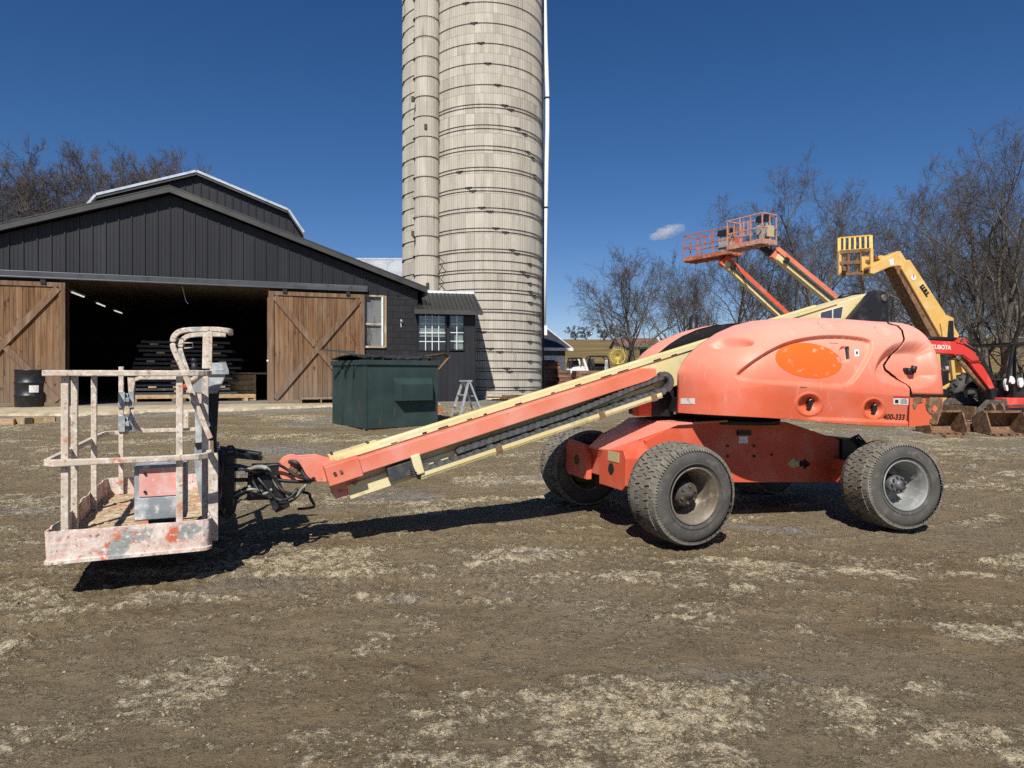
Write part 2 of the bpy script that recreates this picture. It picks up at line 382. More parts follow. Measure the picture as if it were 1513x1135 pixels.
# clods and stones lying on the yard, thickest where the mud is dry
def icosa():
    t = (1+5**.5)/2; v = np.array([(-1,t,0),(1,t,0),(-1,-t,0),(1,-t,0),(0,-1,t),(0,1,t),(0,-1,-t),(0,1,-t),(t,0,-1),(t,0,1),(-t,0,-1),(-t,0,1)], float)
    f = [(0,11,5),(0,5,1),(0,1,7),(0,7,10),(0,10,11),(1,5,9),(5,11,4),(11,10,2),(10,7,6),(7,1,8),(3,9,4),(3,4,2),(3,2,6),(3,6,8),(3,8,9),(4,9,5),(2,4,11),(6,2,10),(8,6,7),(9,8,1)]
    return v/np.linalg.norm(v[0]), np.array(f)
def scatter(name, mat, n, seed, smin, smax, pw, dryonly, ymax=15, flat=.42):
    r = np.random.RandomState(seed); iv, jf = icosa()
    y = 2.0+(ymax-2.0)*r.rand(n*4)**1.7; x = (r.rand(n*4)*2-1)*(y*.95+1.5); d, h = relief(x, y)
    keep = r.rand(n*4) < (np.clip(d, .04, 1)**1.3 if dryonly else .3); x, y, h = x[keep][:n], y[keep][:n], h[keep][:n]; n = len(x)
    s = smin+(smax-smin)*r.rand(n)**pw; s *= np.clip(.7+y*.08, .7, 1.6)
    V = iv[None]*(1+.9*(r.rand(n, 12, 1)-.5))+.35*(r.rand(n, 12, 3)-.5); V = V*(np.stack([1+.5*r.rand(n), 1+.5*r.rand(n), flat+.3*r.rand(n)], 1)*s[:, None])[:, None, :]
    a = r.rand(n)*6.28; c, q = np.cos(a)[:, None], np.sin(a)[:, None]; X = V[..., 0]*c-V[..., 1]*q; Y = V[..., 0]*q+V[..., 1]*c
    z = ground_z(x, y)+h; V = np.stack([X+x[:, None], Y+y[:, None], V[..., 2]+z[:, None]+(s*.15)[:, None]], 2).reshape(-1, 3)
    Fc = (jf[None]+(np.arange(n)*12)[:, None, None]).reshape(-1, 3)
    me = bpy.data.meshes.new(name); me.vertices.add(len(V)); me.vertices.foreach_set('co', V.ravel()); me.loops.add(Fc.size); me.loops.foreach_set('vertex_index', Fc.ravel())
    me.polygons.add(len(Fc)); me.polygons.foreach_set('loop_start', np.arange(len(Fc))*3); me.update(); me.validate()
    return link(name, me, mat, kind='stuff')
M('dry_clod', srgb(152, 137, 110), .95, layers=[(srgb(120, 102, 76), 9, .4, .62), (srgb(184, 169, 139), 30, .55, .75)], bump=[(60, .6, .006)], coord='World', island=.22, spec=.1)
M('grey_stone', srgb(142, 138, 132), .9, layers=[(srgb(96, 92, 88), 12, .4, .6)], coord='World', island=.35, spec=.2)
tag(scatter('mud_clods', 'dry_clod', 26000, 3, .0015, .0085, 2.2, True), 'pale dry clods of mud scattered over the yard', 'clods')
tag(scatter('small_stones', 'grey_stone', 3000, 4, .0015, .006, 2.2, False), 'small grey stones scattered over the muddy yard', 'stones')
# concrete apron before the barn doors
BF = Fr((-7.19, 20, .57), 19.7)
M('apron_concrete', srgb(172, 158, 130), .9, layers=[(srgb(138, 124, 98), 2.2, .42, .66), (srgb(196, 184, 158), 9, .5, .7)], bump=[(30, .4, .006)], coord='World')
_ap = MB(); _pts = []
for t in np.linspace(-11, 4.6, 40):
    _ye = -2.55+.20*math.sin(t*1.9)+.10*math.sin(t*5.1+1); _r = []
    for _v in (0, .03, .3, .6, 1): _p = BF.w((t, _ye+(.08-_ye)*_v, .014)); _p[2] = max(_p[2]*_v+(gz(_p[0], _p[1])+.05)*(1-_v), gz(_p[0], _p[1])+.012) if _v else gz(_p[0], _p[1])-.03; _r.append(_p)
    _pts.append(_r)
_ap.grid(_pts); _ap.build('apron', 'apron_concrete', kind='structure')
# the stubble field on the rise behind the farm
M('field_stubble', srgb(134, 110, 72), .95, layers=[(srgb(98, 88, 54), .03, .40, .56, (.6, 3, 1)), (srgb(152, 126, 84), .25, .45, .7, (.3, 3, 1)), (srgb(92, 76, 50), .5, .48, .64, (.12, 2.2, 1))], bump=[(1.2, .6, .3)], coord='World', spec=.1)
fx = axis([(-500, -60, 60, 8), (-60, 120, 5, 5), (120, 700, 8, 60)]); fy = axis([(52, 120, 2.5, 4), (120, 330, 4, 8), (330, 620, 8, 60)])
FX, FY = np.meshgrid(fx, fy)
FZ = .92+.068*np.clip(FY-58, 0, 245)-.004*np.clip(FY-330, 0, 400)+1.2*(fbm(FX*.02, FY*.02, 71, 3)-.5)*smooth((FY-60)/60)+smooth((FX-20)/90)*1.0-.55*(1-smooth((FY-52)/6))
link('field', sheet('field', FX, FY, FZ), 'field_stubble', kind='structure')
def field_z(x, y): return .92+.068*min(max(y-58, 0), 245)
# ================================================================== BUILDINGS
M('siding', (.0135, .014, .018), .5, layers=[((.023, .024, .028), 1.3, .45, .75, (1, 1, .25)), ((.017, .017, .02), 7, .5, .8, (2, 2, .15))], rnd=.10, spec=.35)
M('dark_metal_roof', (.022, .022, .024), .45, layers=[((.04, .038, .036), 1.5, .5, .75)], spec=.4)
M('fascia', (.05, .05, .05), .5, layers=[((.10, .09, .075), .35, .52, .72), ((.03, .03, .03), 3, .5, .7)], spec=.4)
M('header_steel', (.052, .056, .063), .42, layers=[((.10, .10, .105), .8, .55, .75, (.3, 1, 3)), ((.035, .037, .04), 4, .5, .7)], spec=.5)
M('door_plank', (.20, .108, .052), .75, layers=[((.105, .052, .027), 5, .46, .66, (4, 4, .22)), ((.24, .165, .105), 2.4, .5, .72, (3, 3, .3)), ((.21, .165, .125), 'z', 1.6, .1, None, .55), ((.06, .03, .018), 3.2, .62, .72, (2.2, 2.2, 1.2))], bump=[(14, .5, .01, (5, 5, .3))], rnd=.17, off=True, spec=.2)
M('door_frame_wood', (.175, .105, .062), .75, layers=[((.11, .062, .036), 6, .45, .65, (3, 3, .3)), ((.22, .16, .115), 2.4, .5, .7, (3, 3, .4)), ((.20, .16, .125), 'z', 1.6, .1, None, .5)], bump=[(14, .5, .01, (5, 5, .4))], rnd=.1, off=True, spec=.2)
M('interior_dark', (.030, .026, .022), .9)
M('interior_ceiling', (.17, .12, .075), .85, layers=[((.10, .07, .045), 2, .45, .65, (1, .2, 1))])
M('floor_concrete', (.22, .20, .17), .85, layers=[((.14, .12, .10), 2, .45, .65)], coord='World')
M('painted_block', (.016, .016, .018), .6, layers=[((.025, .025, .027), 3, .5, .7)], bump=[(40, .5, .006)], rnd=.1, off=True, spec=.3)
M('galvanised_trim', (.52, .56, .60), .4, .35, layers=[((.36, .38, .40), 3, .5, .7)])
M('old_shingle', (.34, .36, .38), .8, layers=[((.24, .25, .27), 1.1, .42, .62, (1, .3, 1)), ((.45, .46, .47), 6, .5, .7)])
M('white_frame', (.74, .74, .70), .5, layers=[((.55, .53, .48), 4, .5, .75)])
M('raw_frame', (.33, .23, .13), .8, layers=[((.5, .45, .36), 5, .5, .65, (1, 1, .3))])
M('pale_inset', (.62, .60, .52), .9, layers=[((.42, .40, .34), 4, .45, .65, (1, 1, .2))])
M('black_metal', (.012, .012, .013), .5, layers=[((.03, .028, .026), 6, .5, .7)])
def glass_mat(name, tint, al):
    m = bpy.data.materials.new(name); m.use_nodes = True; N = NT(m); out = N.n['Material Output']; N.n.remove(N.n['Principled BSDF'])
    g = N.new('ShaderNodeBsdfGlossy'); g.inputs['Roughness'].default_value = .04; g.inputs['Color'].default_value = (.9, .95, 1, 1)
    t = N.new('ShaderNodeBsdfTransparent'); t.inputs['Color'].default_value = (*tint, 1)
    fr = N.new('ShaderNodeFresnel'); fr.inputs[0].default_value = 1.5
    _g = N.new('ShaderNodeNewGeometry'); f = mathn(N, 'MULTIPLY', mathn(N, 'ADD', fr.outputs[0], al), mathn(N, 'SUBTRACT', 1.0, _g.outputs['Backfacing'])); mx = N.new('ShaderNodeMixShader'); N.link(f, mx.inputs[0]); N.link(t.outputs[0], mx.inputs[1]); N.link(g.outputs[0], mx.inputs[2])
    N.link(mx.outputs[0], out.inputs[0]); MATS[name] = m; return m
glass_mat('window_glass', (.75, .8, .8), .06); glass_mat('plastic_glazing', (.8, .8, .8), -.02)
M('reflection_sheet', (.40, .41, .40), .6, layers=[((.07, .07, .07), 2.2, .50, .66, (3, 3, .5)), ((.55, .55, .52), 5, .60, .7, (4, 4, .3))])

# ---------------------------------------------------------------- the barn with the sliding doors
barn = thing('barn', 'black ribbed metal barn with brown wooden sliding doors standing open', 'barn', BF.o, BF.rot)
PX, PZ, SL = -2.606, 6.10, .345
EL, ER = PX-7.25, 4.43
BD = 13.0
def roofz(x): return PZ-.10-SL*abs(x-PX)
# walls behind the cladding (front wall with the door opening, sides, back)
w = MB()
w.box2((-9.6, .03, 0), (-5.13, .22, 3.45)); w.box2((0.02, .03, 0), (ER-.02, .06, 1.7))
w.box2((0.02, .03, 1.7), (2.80, .22, 3.45)); w.box2((3.46, .03, 1.7), (ER-.02, .06, 3.45))
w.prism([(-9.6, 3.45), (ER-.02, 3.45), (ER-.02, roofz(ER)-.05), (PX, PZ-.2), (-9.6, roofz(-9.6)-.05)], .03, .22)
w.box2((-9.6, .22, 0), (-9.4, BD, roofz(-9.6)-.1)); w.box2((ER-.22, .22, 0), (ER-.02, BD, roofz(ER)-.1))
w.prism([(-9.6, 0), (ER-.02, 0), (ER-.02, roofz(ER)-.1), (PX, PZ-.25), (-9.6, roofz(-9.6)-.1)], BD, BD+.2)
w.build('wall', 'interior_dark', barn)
MB().box2((-9.4, .1, 3.62), (ER-.22, BD, 3.70)).build('ceiling', 'interior_ceiling', barn)
MB().box2((-9.4, -.03, -.3), (ER-.22, BD, .02)).build('floor', 'floor_concrete', barn)
MB().box2((-5.28, .03, 0), (-5.13, .25, 3.45)).box2((-.04, .05, 0), (.02, .25, 3.45)).build('door_jamb', 'door_frame_wood', barn)
# roof: two slopes with thickness, overhanging the gable
for s in (-1, 1):
    x1 = PX+s*(ER+.26-PX if s > 0 else PX-EL+.26); zz = PZ-SL*abs(x1-PX)
    MB().prism([(PX, PZ), (x1, zz), (x1, zz-.10), (PX, PZ-.10)], -.27, BD+.3).build('roof', 'dark_metal_roof', barn)
    f = MB(); f.prism([(PX+s*.0, PZ+.015), (x1+s*.02, zz+.01), (x1+s*.02, zz-.15), (PX, PZ-.15)], -.30, -.272)
    f.build('rake_trim', 'fascia', barn, bev=.006)
    MB().prism([(PX+s*.0, PZ+.045), (x1+s*.02, zz+.045), (x1+s*.02, zz+.012), (PX, PZ+.017)], -.31, -.18).build('roof_edge', 'fascia', barn)
MB().box2((ER+.20, -.24, roofz(ER)-.19), (ER+.29, BD, roofz(ER)-.07)).build('gutter', 'fascia', barn)
# ribbed metal panels of the gable, one by one
pw = .318; x = EL-.1
while x < ER-.02:
    xa, xb = x, min(x+pw, ER); zb = 3.585 if xa < 2.85 else 3.345
    if xa < 2.85 < xb: xb = 2.85
    p = MB(); za, zc = roofz(xa)-.06, roofz(xb)-.06
    pol = [(xa+.004, zb), (xb-.004, zb), (xb-.004, zc)]+([(PX, PZ-.16)] if xa < PX < xb else [])+[(xa+.004, za)]
    p.prism(pol, -.002, .028)
    for c, wd, pr in ((xa+.018, .032, .030), (xa+.12, .014, .010), (xa+.21, .014, .010)):
        if c+wd < xb: p.prism([(c-wd/2, zb), (c+wd/2, zb), (c+wd/2, roofz(c)-.065), (c-wd/2, roofz(c)-.065)], -.002-pr, .0)
    p.build('siding_panel', 'siding', barn); x = xb
MB().box2((-10.2, -.14, 3.44), (2.87, -.035, 3.60)).box2((-10.2, -.175, 3.41), (2.87, -.14, 3.45)).build('door_track', 'header_steel', barn, bev=.008)
MB().box2((EL+.2, .0, 0), (-7.96, .03, 3.45)).build('wall_panel', 'siding', barn)
# painted block wall right of the doors
for r in range(17):
    z0 = r*.203; xx = 2.80 if r < 8 else 3.46; off = (.2 if r % 2 else .4); x = xx
    while x < ER-.01:
        xe = min(ER, x+off); off = .40
        j = RND.uniform(-.004, .004)
        MB().box2((x+.004, -.002+j, z0+.004), (xe-.004, .03, min(z0+.199, 3.34))).build('block', 'painted_block', barn)
        x = xe
MB().box2((ER-.01, -.01, 0), (ER+.02, .2, roofz(ER)-.05)).build('corner_trim', 'siding', barn)
# plastic glazed window
wf = MB(); wf.box2((3.40, -.05, 1.72), (3.46, .1, 3.33)); wf.box2((2.80, -.03, 1.70), (3.46, .1, 1.76)); wf.box2((2.80, -.01, 3.29), (3.40, .1, 3.34)); wf.box2((2.80, -.005, 2.42), (3.33, .02, 2.47))
win = wf.build('window', 'raw_frame', barn)
MB().box2((3.31, -.04, 1.76), (3.36, .06, 3.29)).build('mullion', 'white_frame', win)
for a, b in ((2.80, 3.04), (3.04, 3.31)):
    for c, d in ((1.76, 2.42), (2.47, 3.29)): MB().box2((a+.004, .03, c+.004), (b-.004, .036, d-.004)).build('pane', 'plastic_glazing', win)
MB().box2((2.80, .08, 1.7), (3.45, .09, 3.36)).build('reflection_sheet', 'reflection_sheet', win)  # sheet added behind the panes, pale reflections painted on it as streaks
# sliding doors: planks, rails and braces
def sliding_door(x0, x1, label):
    Z0, Z1 = .02, 3.33; fr = MB()
    fr.box2((x0, -.115, Z0), (x0+.15, -.04, Z1)); fr.box2((x1-.15, -.115, Z0), (x1, -.04, Z1))
    fr.box2((x0+.15, -.113, Z1-.12), (x1-.15, -.042, Z1)); fr.box2((x0+.15, -.113, Z0), (x1-.15, -.042, Z0+.10))
    d = fr.build('sliding_door', 'door_frame_wood', barn, bev=.006, label=label)
    n = 18; step = (x1-x0-.30)/n
    for i in range(n):
        a = x0+.15+i*step; j = RND.uniform(-.003, .003)
        MB().box2((a+.004, -.078+j, Z0+.10), (a+step-.004, -.045, Z1-.12)).build('plank', 'door_plank', d)
    for k, (p, q, y) in enumerate((((x0+.17, Z0+.14), (x1-.17, Z1-.16), -.105), ((x0+.17, Z1-.16), (x1-.17, Z0+.14), -.100))):
        L = math.hypot(q[0]-p[0], q[1]-p[1]); dx, dz = (q[0]-p[0])/L, (q[1]-p[1])/L; hw = .085
        if k == 0: segs = [(0, L)]
        else: segs = [(0, L/2-.1), (L/2+.1, L)]
        for a, b in segs:
            MB().prism([(p[0]+dx*a-dz*hw, p[1]+dz*a+dx*hw), (p[0]+dx*b-dz*hw, p[1]+dz*b+dx*hw), (p[0]+dx*b+dz*hw, p[1]+dz*b-dx*hw), (p[0]+dx*a+dz*hw, p[1]+dz*a-dx*hw)], y-.035, -.079+.0).build('brace', 'door_frame_wood', d, bev=.005)
    tr = MB()
    for xx in (x0+.45, x1-.5): tr.box2((xx-.06, -.15, Z1-.05), (xx+.06, -.116, Z1+.10))
    tr.build('roller_bracket', 'black_metal', d)
    return d
sliding_door(0, 2.78, 'right door, its weathered planks crossed by two braces'); sliding_door(-7.93, -5.14, 'left door, cut by the edge of the view')
MB().cyl((-.03, -.06, 1.28), (-.03, -.12, 1.28), .03, n=10).build('door_knob', 'white_frame', barn)
# strip lights under the ceiling, lit
lm = bpy.data.materials.new('lit_tube'); lm.use_nodes = True; _b = lm.node_tree.nodes['Principled BSDF']
_b.inputs['Emission Color'].default_value = (1, .97, .9, 1); _b.inputs['Emission Strength'].default_value = .55; MATS['lit_tube'] = lm
for k, (a, b) in enumerate((((106, 432), (124, 439)), ((143, 448), (155, 453)), ((169, 459), (180, 463)))):
    m0 = BF.on(a[0], a[1], 3.50, 2); m1 = BF.on(b[0], b[1], 3.50, 2)
    q = MB().beam(m0, m1, .036, .03).build('strip_light', 'lit_tube'); place(q, BF)
    q.parent = None
    MB().beam(m0+np.array([0, 0, .05]), m1+np.array([0, 0, .05]), .12, .06).box2((m0[0]-.01, m0[1]+.2, 3.57), (m0[0]+.01, m0[1]+.22, 3.63)).build('housing', 'white_frame', q)
    tag(q, ['lit strip light under the barn ceiling nearest the open doorway', 'middle one of the three lit strip lights inside the barn', 'lit strip light deepest inside the dark barn'][k], 'strip light', 'strip lights inside the barn')
# a loose wire hanging from the ceiling
p0 = BF.on(270, 424, 1.0); wr = MB().tube([(p0[0]-.03, 1.0, 3.62), (p0[0], 1.0, 3.45), (p0[0]+.04, 1.0, 3.25), (p0[0]+.09, 1.0, 3.05), (p0[0]+.15, 1.0, 2.98)], .012, 6).build('hanging_wire', 'galvanised_trim'); place(wr, BF); tag(wr, 'thin wire hanging from the ceiling inside the barn doorway', 'wire')
# small hose bib light on the block wall
hb = MB(); q0 = BF.on(593, 476, -.06); hb.cyl((q0[0], -.02, q0[2]+.06), (q0[0], -.10, q0[2]+.02), .035, n=10); hb.box2((q0[0]-.02, -.04, q0[2]-.16), (q0[0]+.01, -.01, q0[2]-.02))
hb.build('tap', 'galvanised_trim', barn)

# ---------------------------------------------------------------- gambrel barn behind
gam = thing('gambrel_barn', 'taller black gambrel roofed barn end rising behind the front gable', 'barn', BF.o, BF.rot)
GP = [(-6.65, 6.69), (-6.06, 7.56), (-2.67, 8.78), (.72, 7.56), (1.31, 6.69)]
def gz_at(x):
    for (a, b), (c, d) in zip(GP, GP[1:]):
        if a <= x <= c: return b+(d-b)*(x-a)/(c-a)
    return 6.2
MB().prism([(-6.8, 3.72), (1.45, 3.72), (1.45, 6.3)]+GP[::-1]+[(-6.8, 6.3)], 8.05, 8.25, None).box2((1.3, 8.3, 3.72), (1.45, 24, 6.2)).box2((-6.8, 8.3, 3.72), (-6.65, 24, 6.2)).box2((-6.8, 13.3, 0), (1.45, 24, 3.72)).build('wall', 'interior_dark', gam)
x = -6.6
while x < 1.3:
    xb = min(x+.29, 1.3); p = MB(); pol = [(x+.004, 4.3), (xb-.004, 4.3), (xb-.004, gz_at(xb)-.06)]+[(g[0], g[1]-.06) for g in GP[1:4][::-1] if x+.004 < g[0] < xb-.004]+[(x+.004, gz_at(x)-.06)]
    p.prism(pol, 8.0, 8.04); p.prism([(x+.005, 4.3), (x+.035, 4.3), (x+.035, gz_at(x+.035)-.07), (x+.005, gz_at(x)-.07)], 7.97, 8.0); p.build('siding_panel', 'siding', gam); x = xb
for (a, b), (c, d) in zip(GP, GP[1:]):
    L = math.hypot(c-a, d-b); nx, nz = -(d-b)/L*.09, (c-a)/L*.09
    MB().prism([(a, b), (c, d), (c+nx, d+nz), (a+nx, b+nz)], 7.75, 24.2).build('roof', 'galvanised_trim', gam)
    MB().prism([(a, b-.10), (c, d-.10), (c, d-.004), (a, b-.004)], 7.78, 7.84).build('rake_trim', 'fascia', gam)
# ---------------------------------------------------------------- pale roofed barn far behind, left of the silos
pb = thing('pale_roofed_barn', 'long barn with a pale grey metal roof, behind the black barn', 'barn', (-9, 34, .57))
MB().box2((-1, 0, 0), (9, 8, 4.7)).build('wall', 'siding', pb)
pr = MB()
for x0, x1 in [(-1.4+i*.9, -1.4+(i+1)*.9) for i in range(12)]:
    pr = MB(); pr.add([(x0+.006, -.5, 4.55), (x1-.006, -.5, 4.55), (x1-.006, 4, 7.35), (x0+.006, 4, 7.35), (x0+.006, -.5, 4.5), (x1-.006, -.5, 4.5), (x1-.006, 4, 7.3), (x0+.006, 4, 7.3)], [(0,1,2,3), (7,6,5,4), (0,4,5,1), (1,5,6,2), (2,6,7,3), (3,7,4,0)]); pr.build('roof_sheet', 'old_shingle', pb)
MB().add([(-1.4, 4.02, 7.35), (9.4, 4.02, 7.35), (9.4, 8.5, 4.5), (-1.4, 8.5, 4.5)], [(0, 1, 2, 3)]).build('roof', 'old_shingle', pb)
MB().box2((-1.4, 3.93, 7.34), (9.4, 4.1, 7.42)).build('ridge_cap', 'galvanised_trim', pb)

# ---------------------------------------------------------------- lean-to between barn and silo
SH = Fr((-3.0, 21.45, .57), 12)
shed = thing('lean_to_shed', 'small black lean-to with white gridded windows beside the silo', 'shed', SH.o, SH.rot)
e0 = SH.on(617, 458, -.3); e1 = SH.on(713, 458.5, -.3); wr_ = SH.on(702, 480, 0)[0]; ez = e0[2]; rz = SH.on(660, 434, 1.35)[2]
rp = MB(); nrib = 15
slope = (rz-ez)/1.65
def shr(y): return ez+(y+.3)*slope
rp.prism([(-.3, ez), (1.35, rz), (1.35, rz-.07), (-.3, ez-.07)], e0[0]-.1, e1[0], lambda a, b, c: (b, a, c)); rp.build('roof', 'dark_metal_roof', shed)
for i in range(nrib):
    xx = e0[0]+(e1[0]-e0[0])*(i+.5)/nrib; MB().prism([(-.3, ez+.001), (1.35, rz+.001), (1.35, rz+.03), (-.3, ez+.03)], xx-.02, xx+.02, lambda a, b, c: (b, a, c)).build('roof_rib', 'dark_metal_roof', shed)
MB().prism([(-.315, ez+.02), (-.29, ez+.02), (-.29, ez-.12), (-.315, ez-.12)], e0[0]-.1, e1[0]+.01, lambda a, b, c: (b, a, c)).build('fascia', 'fascia', shed)
MB().box2((e0[0], 1.33, rz+.005), (e1[0]-.02, 1.42, rz+.09)).build('ridge_flashing', 'white_frame', shed)
wa = MB(); wz = ez-.02
a0 = SH.on(619, 465, 0); a1 = SH.on(658, 518, 0); b0 = SH.on(665, 466, 0); b1 = SH.on(685, 517, 0)
wa.box2((0, .06, 0), (wr_, .1, a1[2]-.04)); wa.box2((0, .06, a0[2]+.03), (wr_, .1, wz)); wa.box2((0, .06, a1[2]-.04), (a0[0]-.03, .1, a0[2]+.03)); wa.box2((b1[0]+.03, .06, a1[2]-.04), (wr_, .1, a0[2]+.03)); wa.box2((a1[0]+.02, .06, a1[2]-.04), (b0[0]-.02, .1, a0[2]+.03))
wa.box2((wr_-.04, .1, 0), (wr_, 1.2, wz+.2)); wa.box2((0, 1.2, 0), (wr_, 1.25, rz-.1)); wa.box2((0, .1, 0), (wr_, 1.2, .05))
wa.build('wall', 'interior_dark', shed)
x = 0.0
while x < wr_-.01:
    xb = min(x+.19, wr_); segs = [(0, wz)]
    for (u0, u1, z0, z1) in ((a0[0]-.03, b1[0]+.03, a1[2]-.05, a0[2]+.04),):
        if xb > u0+.02 and x < u1-.02: segs = [(0, z0), (z1, wz)]
    for s0, s1 in segs: MB().box2((x+.003, RND.uniform(-.002, .002), s0), (xb-.003, .055, s1)).box2((xb-.018, -.016, s0), (xb+.002, 0, s1)).build('board', 'siding', shed)
    x = xb
def grid_window(p0, p1, nx, nz, nm):
    x0, x1, z0, z1 = p0[0], p1[0], p1[2], p0[2]; f = MB(); t = .035
    f.box2((x0-t, -.02, z0-t), (x0, .07, z1+t)).box2((x1, -.02, z0-t), (x1+t, .07, z1+t)).box2((x0, -.02, z0-t), (x1, .07, z0)).box2((x0, -.02, z1), (x1, .07, z1+t))
    wdw = f.build('window', 'black_metal', shed); g = MB()
    for i in range(1, nx): xx = x0+(x1-x0)*i/nx; MB().box2((xx-.011, .008, z0), (xx+.011, .03, z1)).build('muntin', 'white_frame', wdw)
    for i in range(1, nz): zz = z0+(z1-z0)*i/nz; MB().box2((x0, .012, zz-.011), (x1, .028, zz+.011)).build('muntin', 'white_frame', wdw)
    for i in range(nx):
        for k in range(nz): MB().box2((x0+(x1-x0)*i/nx+.012, .017, z0+(z1-z0)*k/nz+.012), (x0+(x1-x0)*(i+1)/nx-.012, .022, z0+(z1-z0)*(k+1)/nz-.012)).build('pane', 'window_glass', wdw)
    return wdw
w1 = grid_window(a0, a1, 4, 4, 0); w2 = grid_window(b0, b1, 2, 4, 1)
for i in range(9):
    zz = a0[2]-.03-i*.075; MB().box2((a0[0]+.01, .075, zz-.064), (a1[0]-.01, .082, zz)).build('blind_slat', 'pale_inset', w1)
cu = MB(); n = 12; cu.grid([[(b0[0]+.15+(b1[0]-b0[0]-.16)*i/n, .08+.015*math.sin(i*2.1), z) for i in range(n+1)] for z in (b1[2]+.02, b1[2]+.5)]); cu.build('pale_inset', 'pale_inset', w2)  # pale strip, and below a pale disc, behind the panes of the narrow window
MB().lathe([(.0, 0), (.26, .0), (.30, .02)], (b0[0]+.24, .085, b0[2]-.14), (0, 1, 0), 20).build('pale_inset', 'pale_inset', w2)

# ---------------------------------------------------------------- silos
M('stave', (.47, .43, .36), .85, layers=[((.39, .355, .29), .6, .42, .66, (2, 2, .25)), ((.52, .48, .41), 2.2, .5, .7, (2, 2, .3)), ((.16, .145, .125), 1.5, .58, .74, (3, 3, .28), .5), ((.30, .20, .12), 1.1, .60, .74, (4, 4, .2), .3)], bump=[(9, .35, .012, (2, 2, .5))], rnd=.07, off=True, spec=.15)
M('stave_mass', (.47, .43, .36), .85, layers=[((.39, .355, .29), .6, .42, .66, (2, 2, .25)), ((.52, .48, .41), 2.2, .5, .7, (2, 2, .3)), ((.16, .145, .125), 1.5, .60, .74, (3, 3, .28), .75)], bump=[(9, .35, .012, (2, 2, .5))], island=.085, spec=.15)
M('hoop_steel', (.035, .032, .03), .6, .3, layers=[((.09, .06, .04), 6, .5, .7)])
M('galv_dome', (.45, .47, .49), .35, .6)
M('white_pipe', (.80, .80, .78), .35)
def stave_mesh(R, n, h, flutes=4):
    """one ribbed concrete stave, centred on angle 0, from z=0 to z=h"""
    a = 2*math.pi/n; prof = []; g = .0022/R
    m = flutes*3
    for i in range(m+1):
        t = -a/2+g+(a-2*g)*i/m; k = i % 3; rr = R+(.0 if (k == 0 or i == m) else .011)
        prof.append((rr*math.cos(t), rr*math.sin(t)))
    prof = [((R-.05)*math.cos(-a/2+g), (R-.05)*math.sin(-a/2+g))]+prof+[((R-.05)*math.cos(a/2-g), (R-.05)*math.sin(a/2-g))]
    b = MB(); k = len(prof); b.add([(x, y, .004) for x, y in prof]+[(x, y, h-.003) for x, y in prof], [(i, i+1, k+i+1, k+i) for i in range(k-1)]+[tuple(range(k, 2*k))]); return b
def stave_ring(root, name_mat, R, n, h, z0, rows, face, limit, ang_ok=None, c=(0, 0)):
    """face: angle of the side that looks at the photographer; nearest `limit` staves are parts, the rest one mass"""
    tmpl = stave_mesh(R, n, h); me = tmpl.mesh('stave'); me.materials.append(MATS['stave']); tv = np.array(tmpl.v); todo = []
    for r in range(rows):
        for i in range(n):
            a = 2*math.pi*(i+.5)/n
            if ang_ok and not ang_ok(a): continue
            d = abs((a-face+math.pi) % (2*math.pi)-math.pi); todo.append((d+(10 if z0+r*h > 15.4 else 0), r, a))
    todo.sort(); rest = MB()
    for k, (d, r, a) in enumerate(todo):
        if k < limit:
            o = bpy.data.objects.new('stave', me); COL.objects.link(o); o.parent = root; o.location = (c[0], c[1], z0+r*h); o.rotation_euler = (0, 0, a)
        else:
            q = tv.copy(); x = q[:, 0]*math.cos(a)-q[:, 1]*math.sin(a)+c[0]; y = q[:, 0]*math.sin(a)+q[:, 1]*math.cos(a)+c[1]; rest.add(np.stack([x, y, q[:, 2]+z0+r*h], 1), tmpl.f)
    if rest.k: rest.build('stave', 'stave_mass', root, kind='stuff')
def hoop_pts(R, a0=0, a1=360, n=72): return [(R*math.cos(math.radians(a0+(a1-a0)*i/n)), R*math.sin(math.radians(a0+(a1-a0)*i/n)), 0) for i in range(n if a1-a0 == 360 else n+1)]
SX, SY, SR = -.99, 26.0, 2.13
ZB = .57; HS = .706; ROWS = 25
silo = thing('concrete_silo', 'tall pale concrete stave silo ringed with steel hoops, nearest the lean-to', 'silo', (SX, SY, ZB), (0, 0, 0))
FACE = math.atan2(-SY, -SX)
zrow0 = 0.02
def hz(py): return EYE-(py-HYP)*(SY-SR)/1000-ZB
hoopz = [hz(y) for y in (3, 34, 64, 94, 125)]
# rows of staves line up with the hoops
zr = hz(577)-.35; zr0 = ((hz(34)-HS*30)); zr0 = hz(34)-HS*math.floor(hz(34)/HS)-HS
stave_ring(silo, 'stave', SR, 40, HS, zr0-HS*.5, ROWS+2, FACE, 300)
MB().cyl((0, 0, -.3), (0, 0, .12), SR+.12, n=48).build('footing', 'apron_concrete', silo)
core = MB().cyl((0, 0, 0), (0, 0, HS*ROWS-.2), SR-.06, n=48, caps=False).build('inner_wall', 'floor_concrete', silo)
MB().lathe([(SR+.05, 0), (SR+.02, .25), (SR*.86, 1.0), (SR*.6, 1.6), (SR*.3, 1.95), (0, 2.05)], (0, 0, zr0+HS*(ROWS+1.4)), (0, 0, 1), 40).build('dome', 'galv_dome', silo)
hm = MB().tube(hoop_pts(SR+.022), .0105, 6, closed=True).mesh('hoop'); hm.materials.append(MATS['hoop_steel'])
lug = MB().box((0, 0, 0), (.035, .10, .045)).cyl((0, -.13, .01), (0, .13, .01), .014, n=6).mesh('hoop_lug'); lug.materials.append(MATS['hoop_steel'])
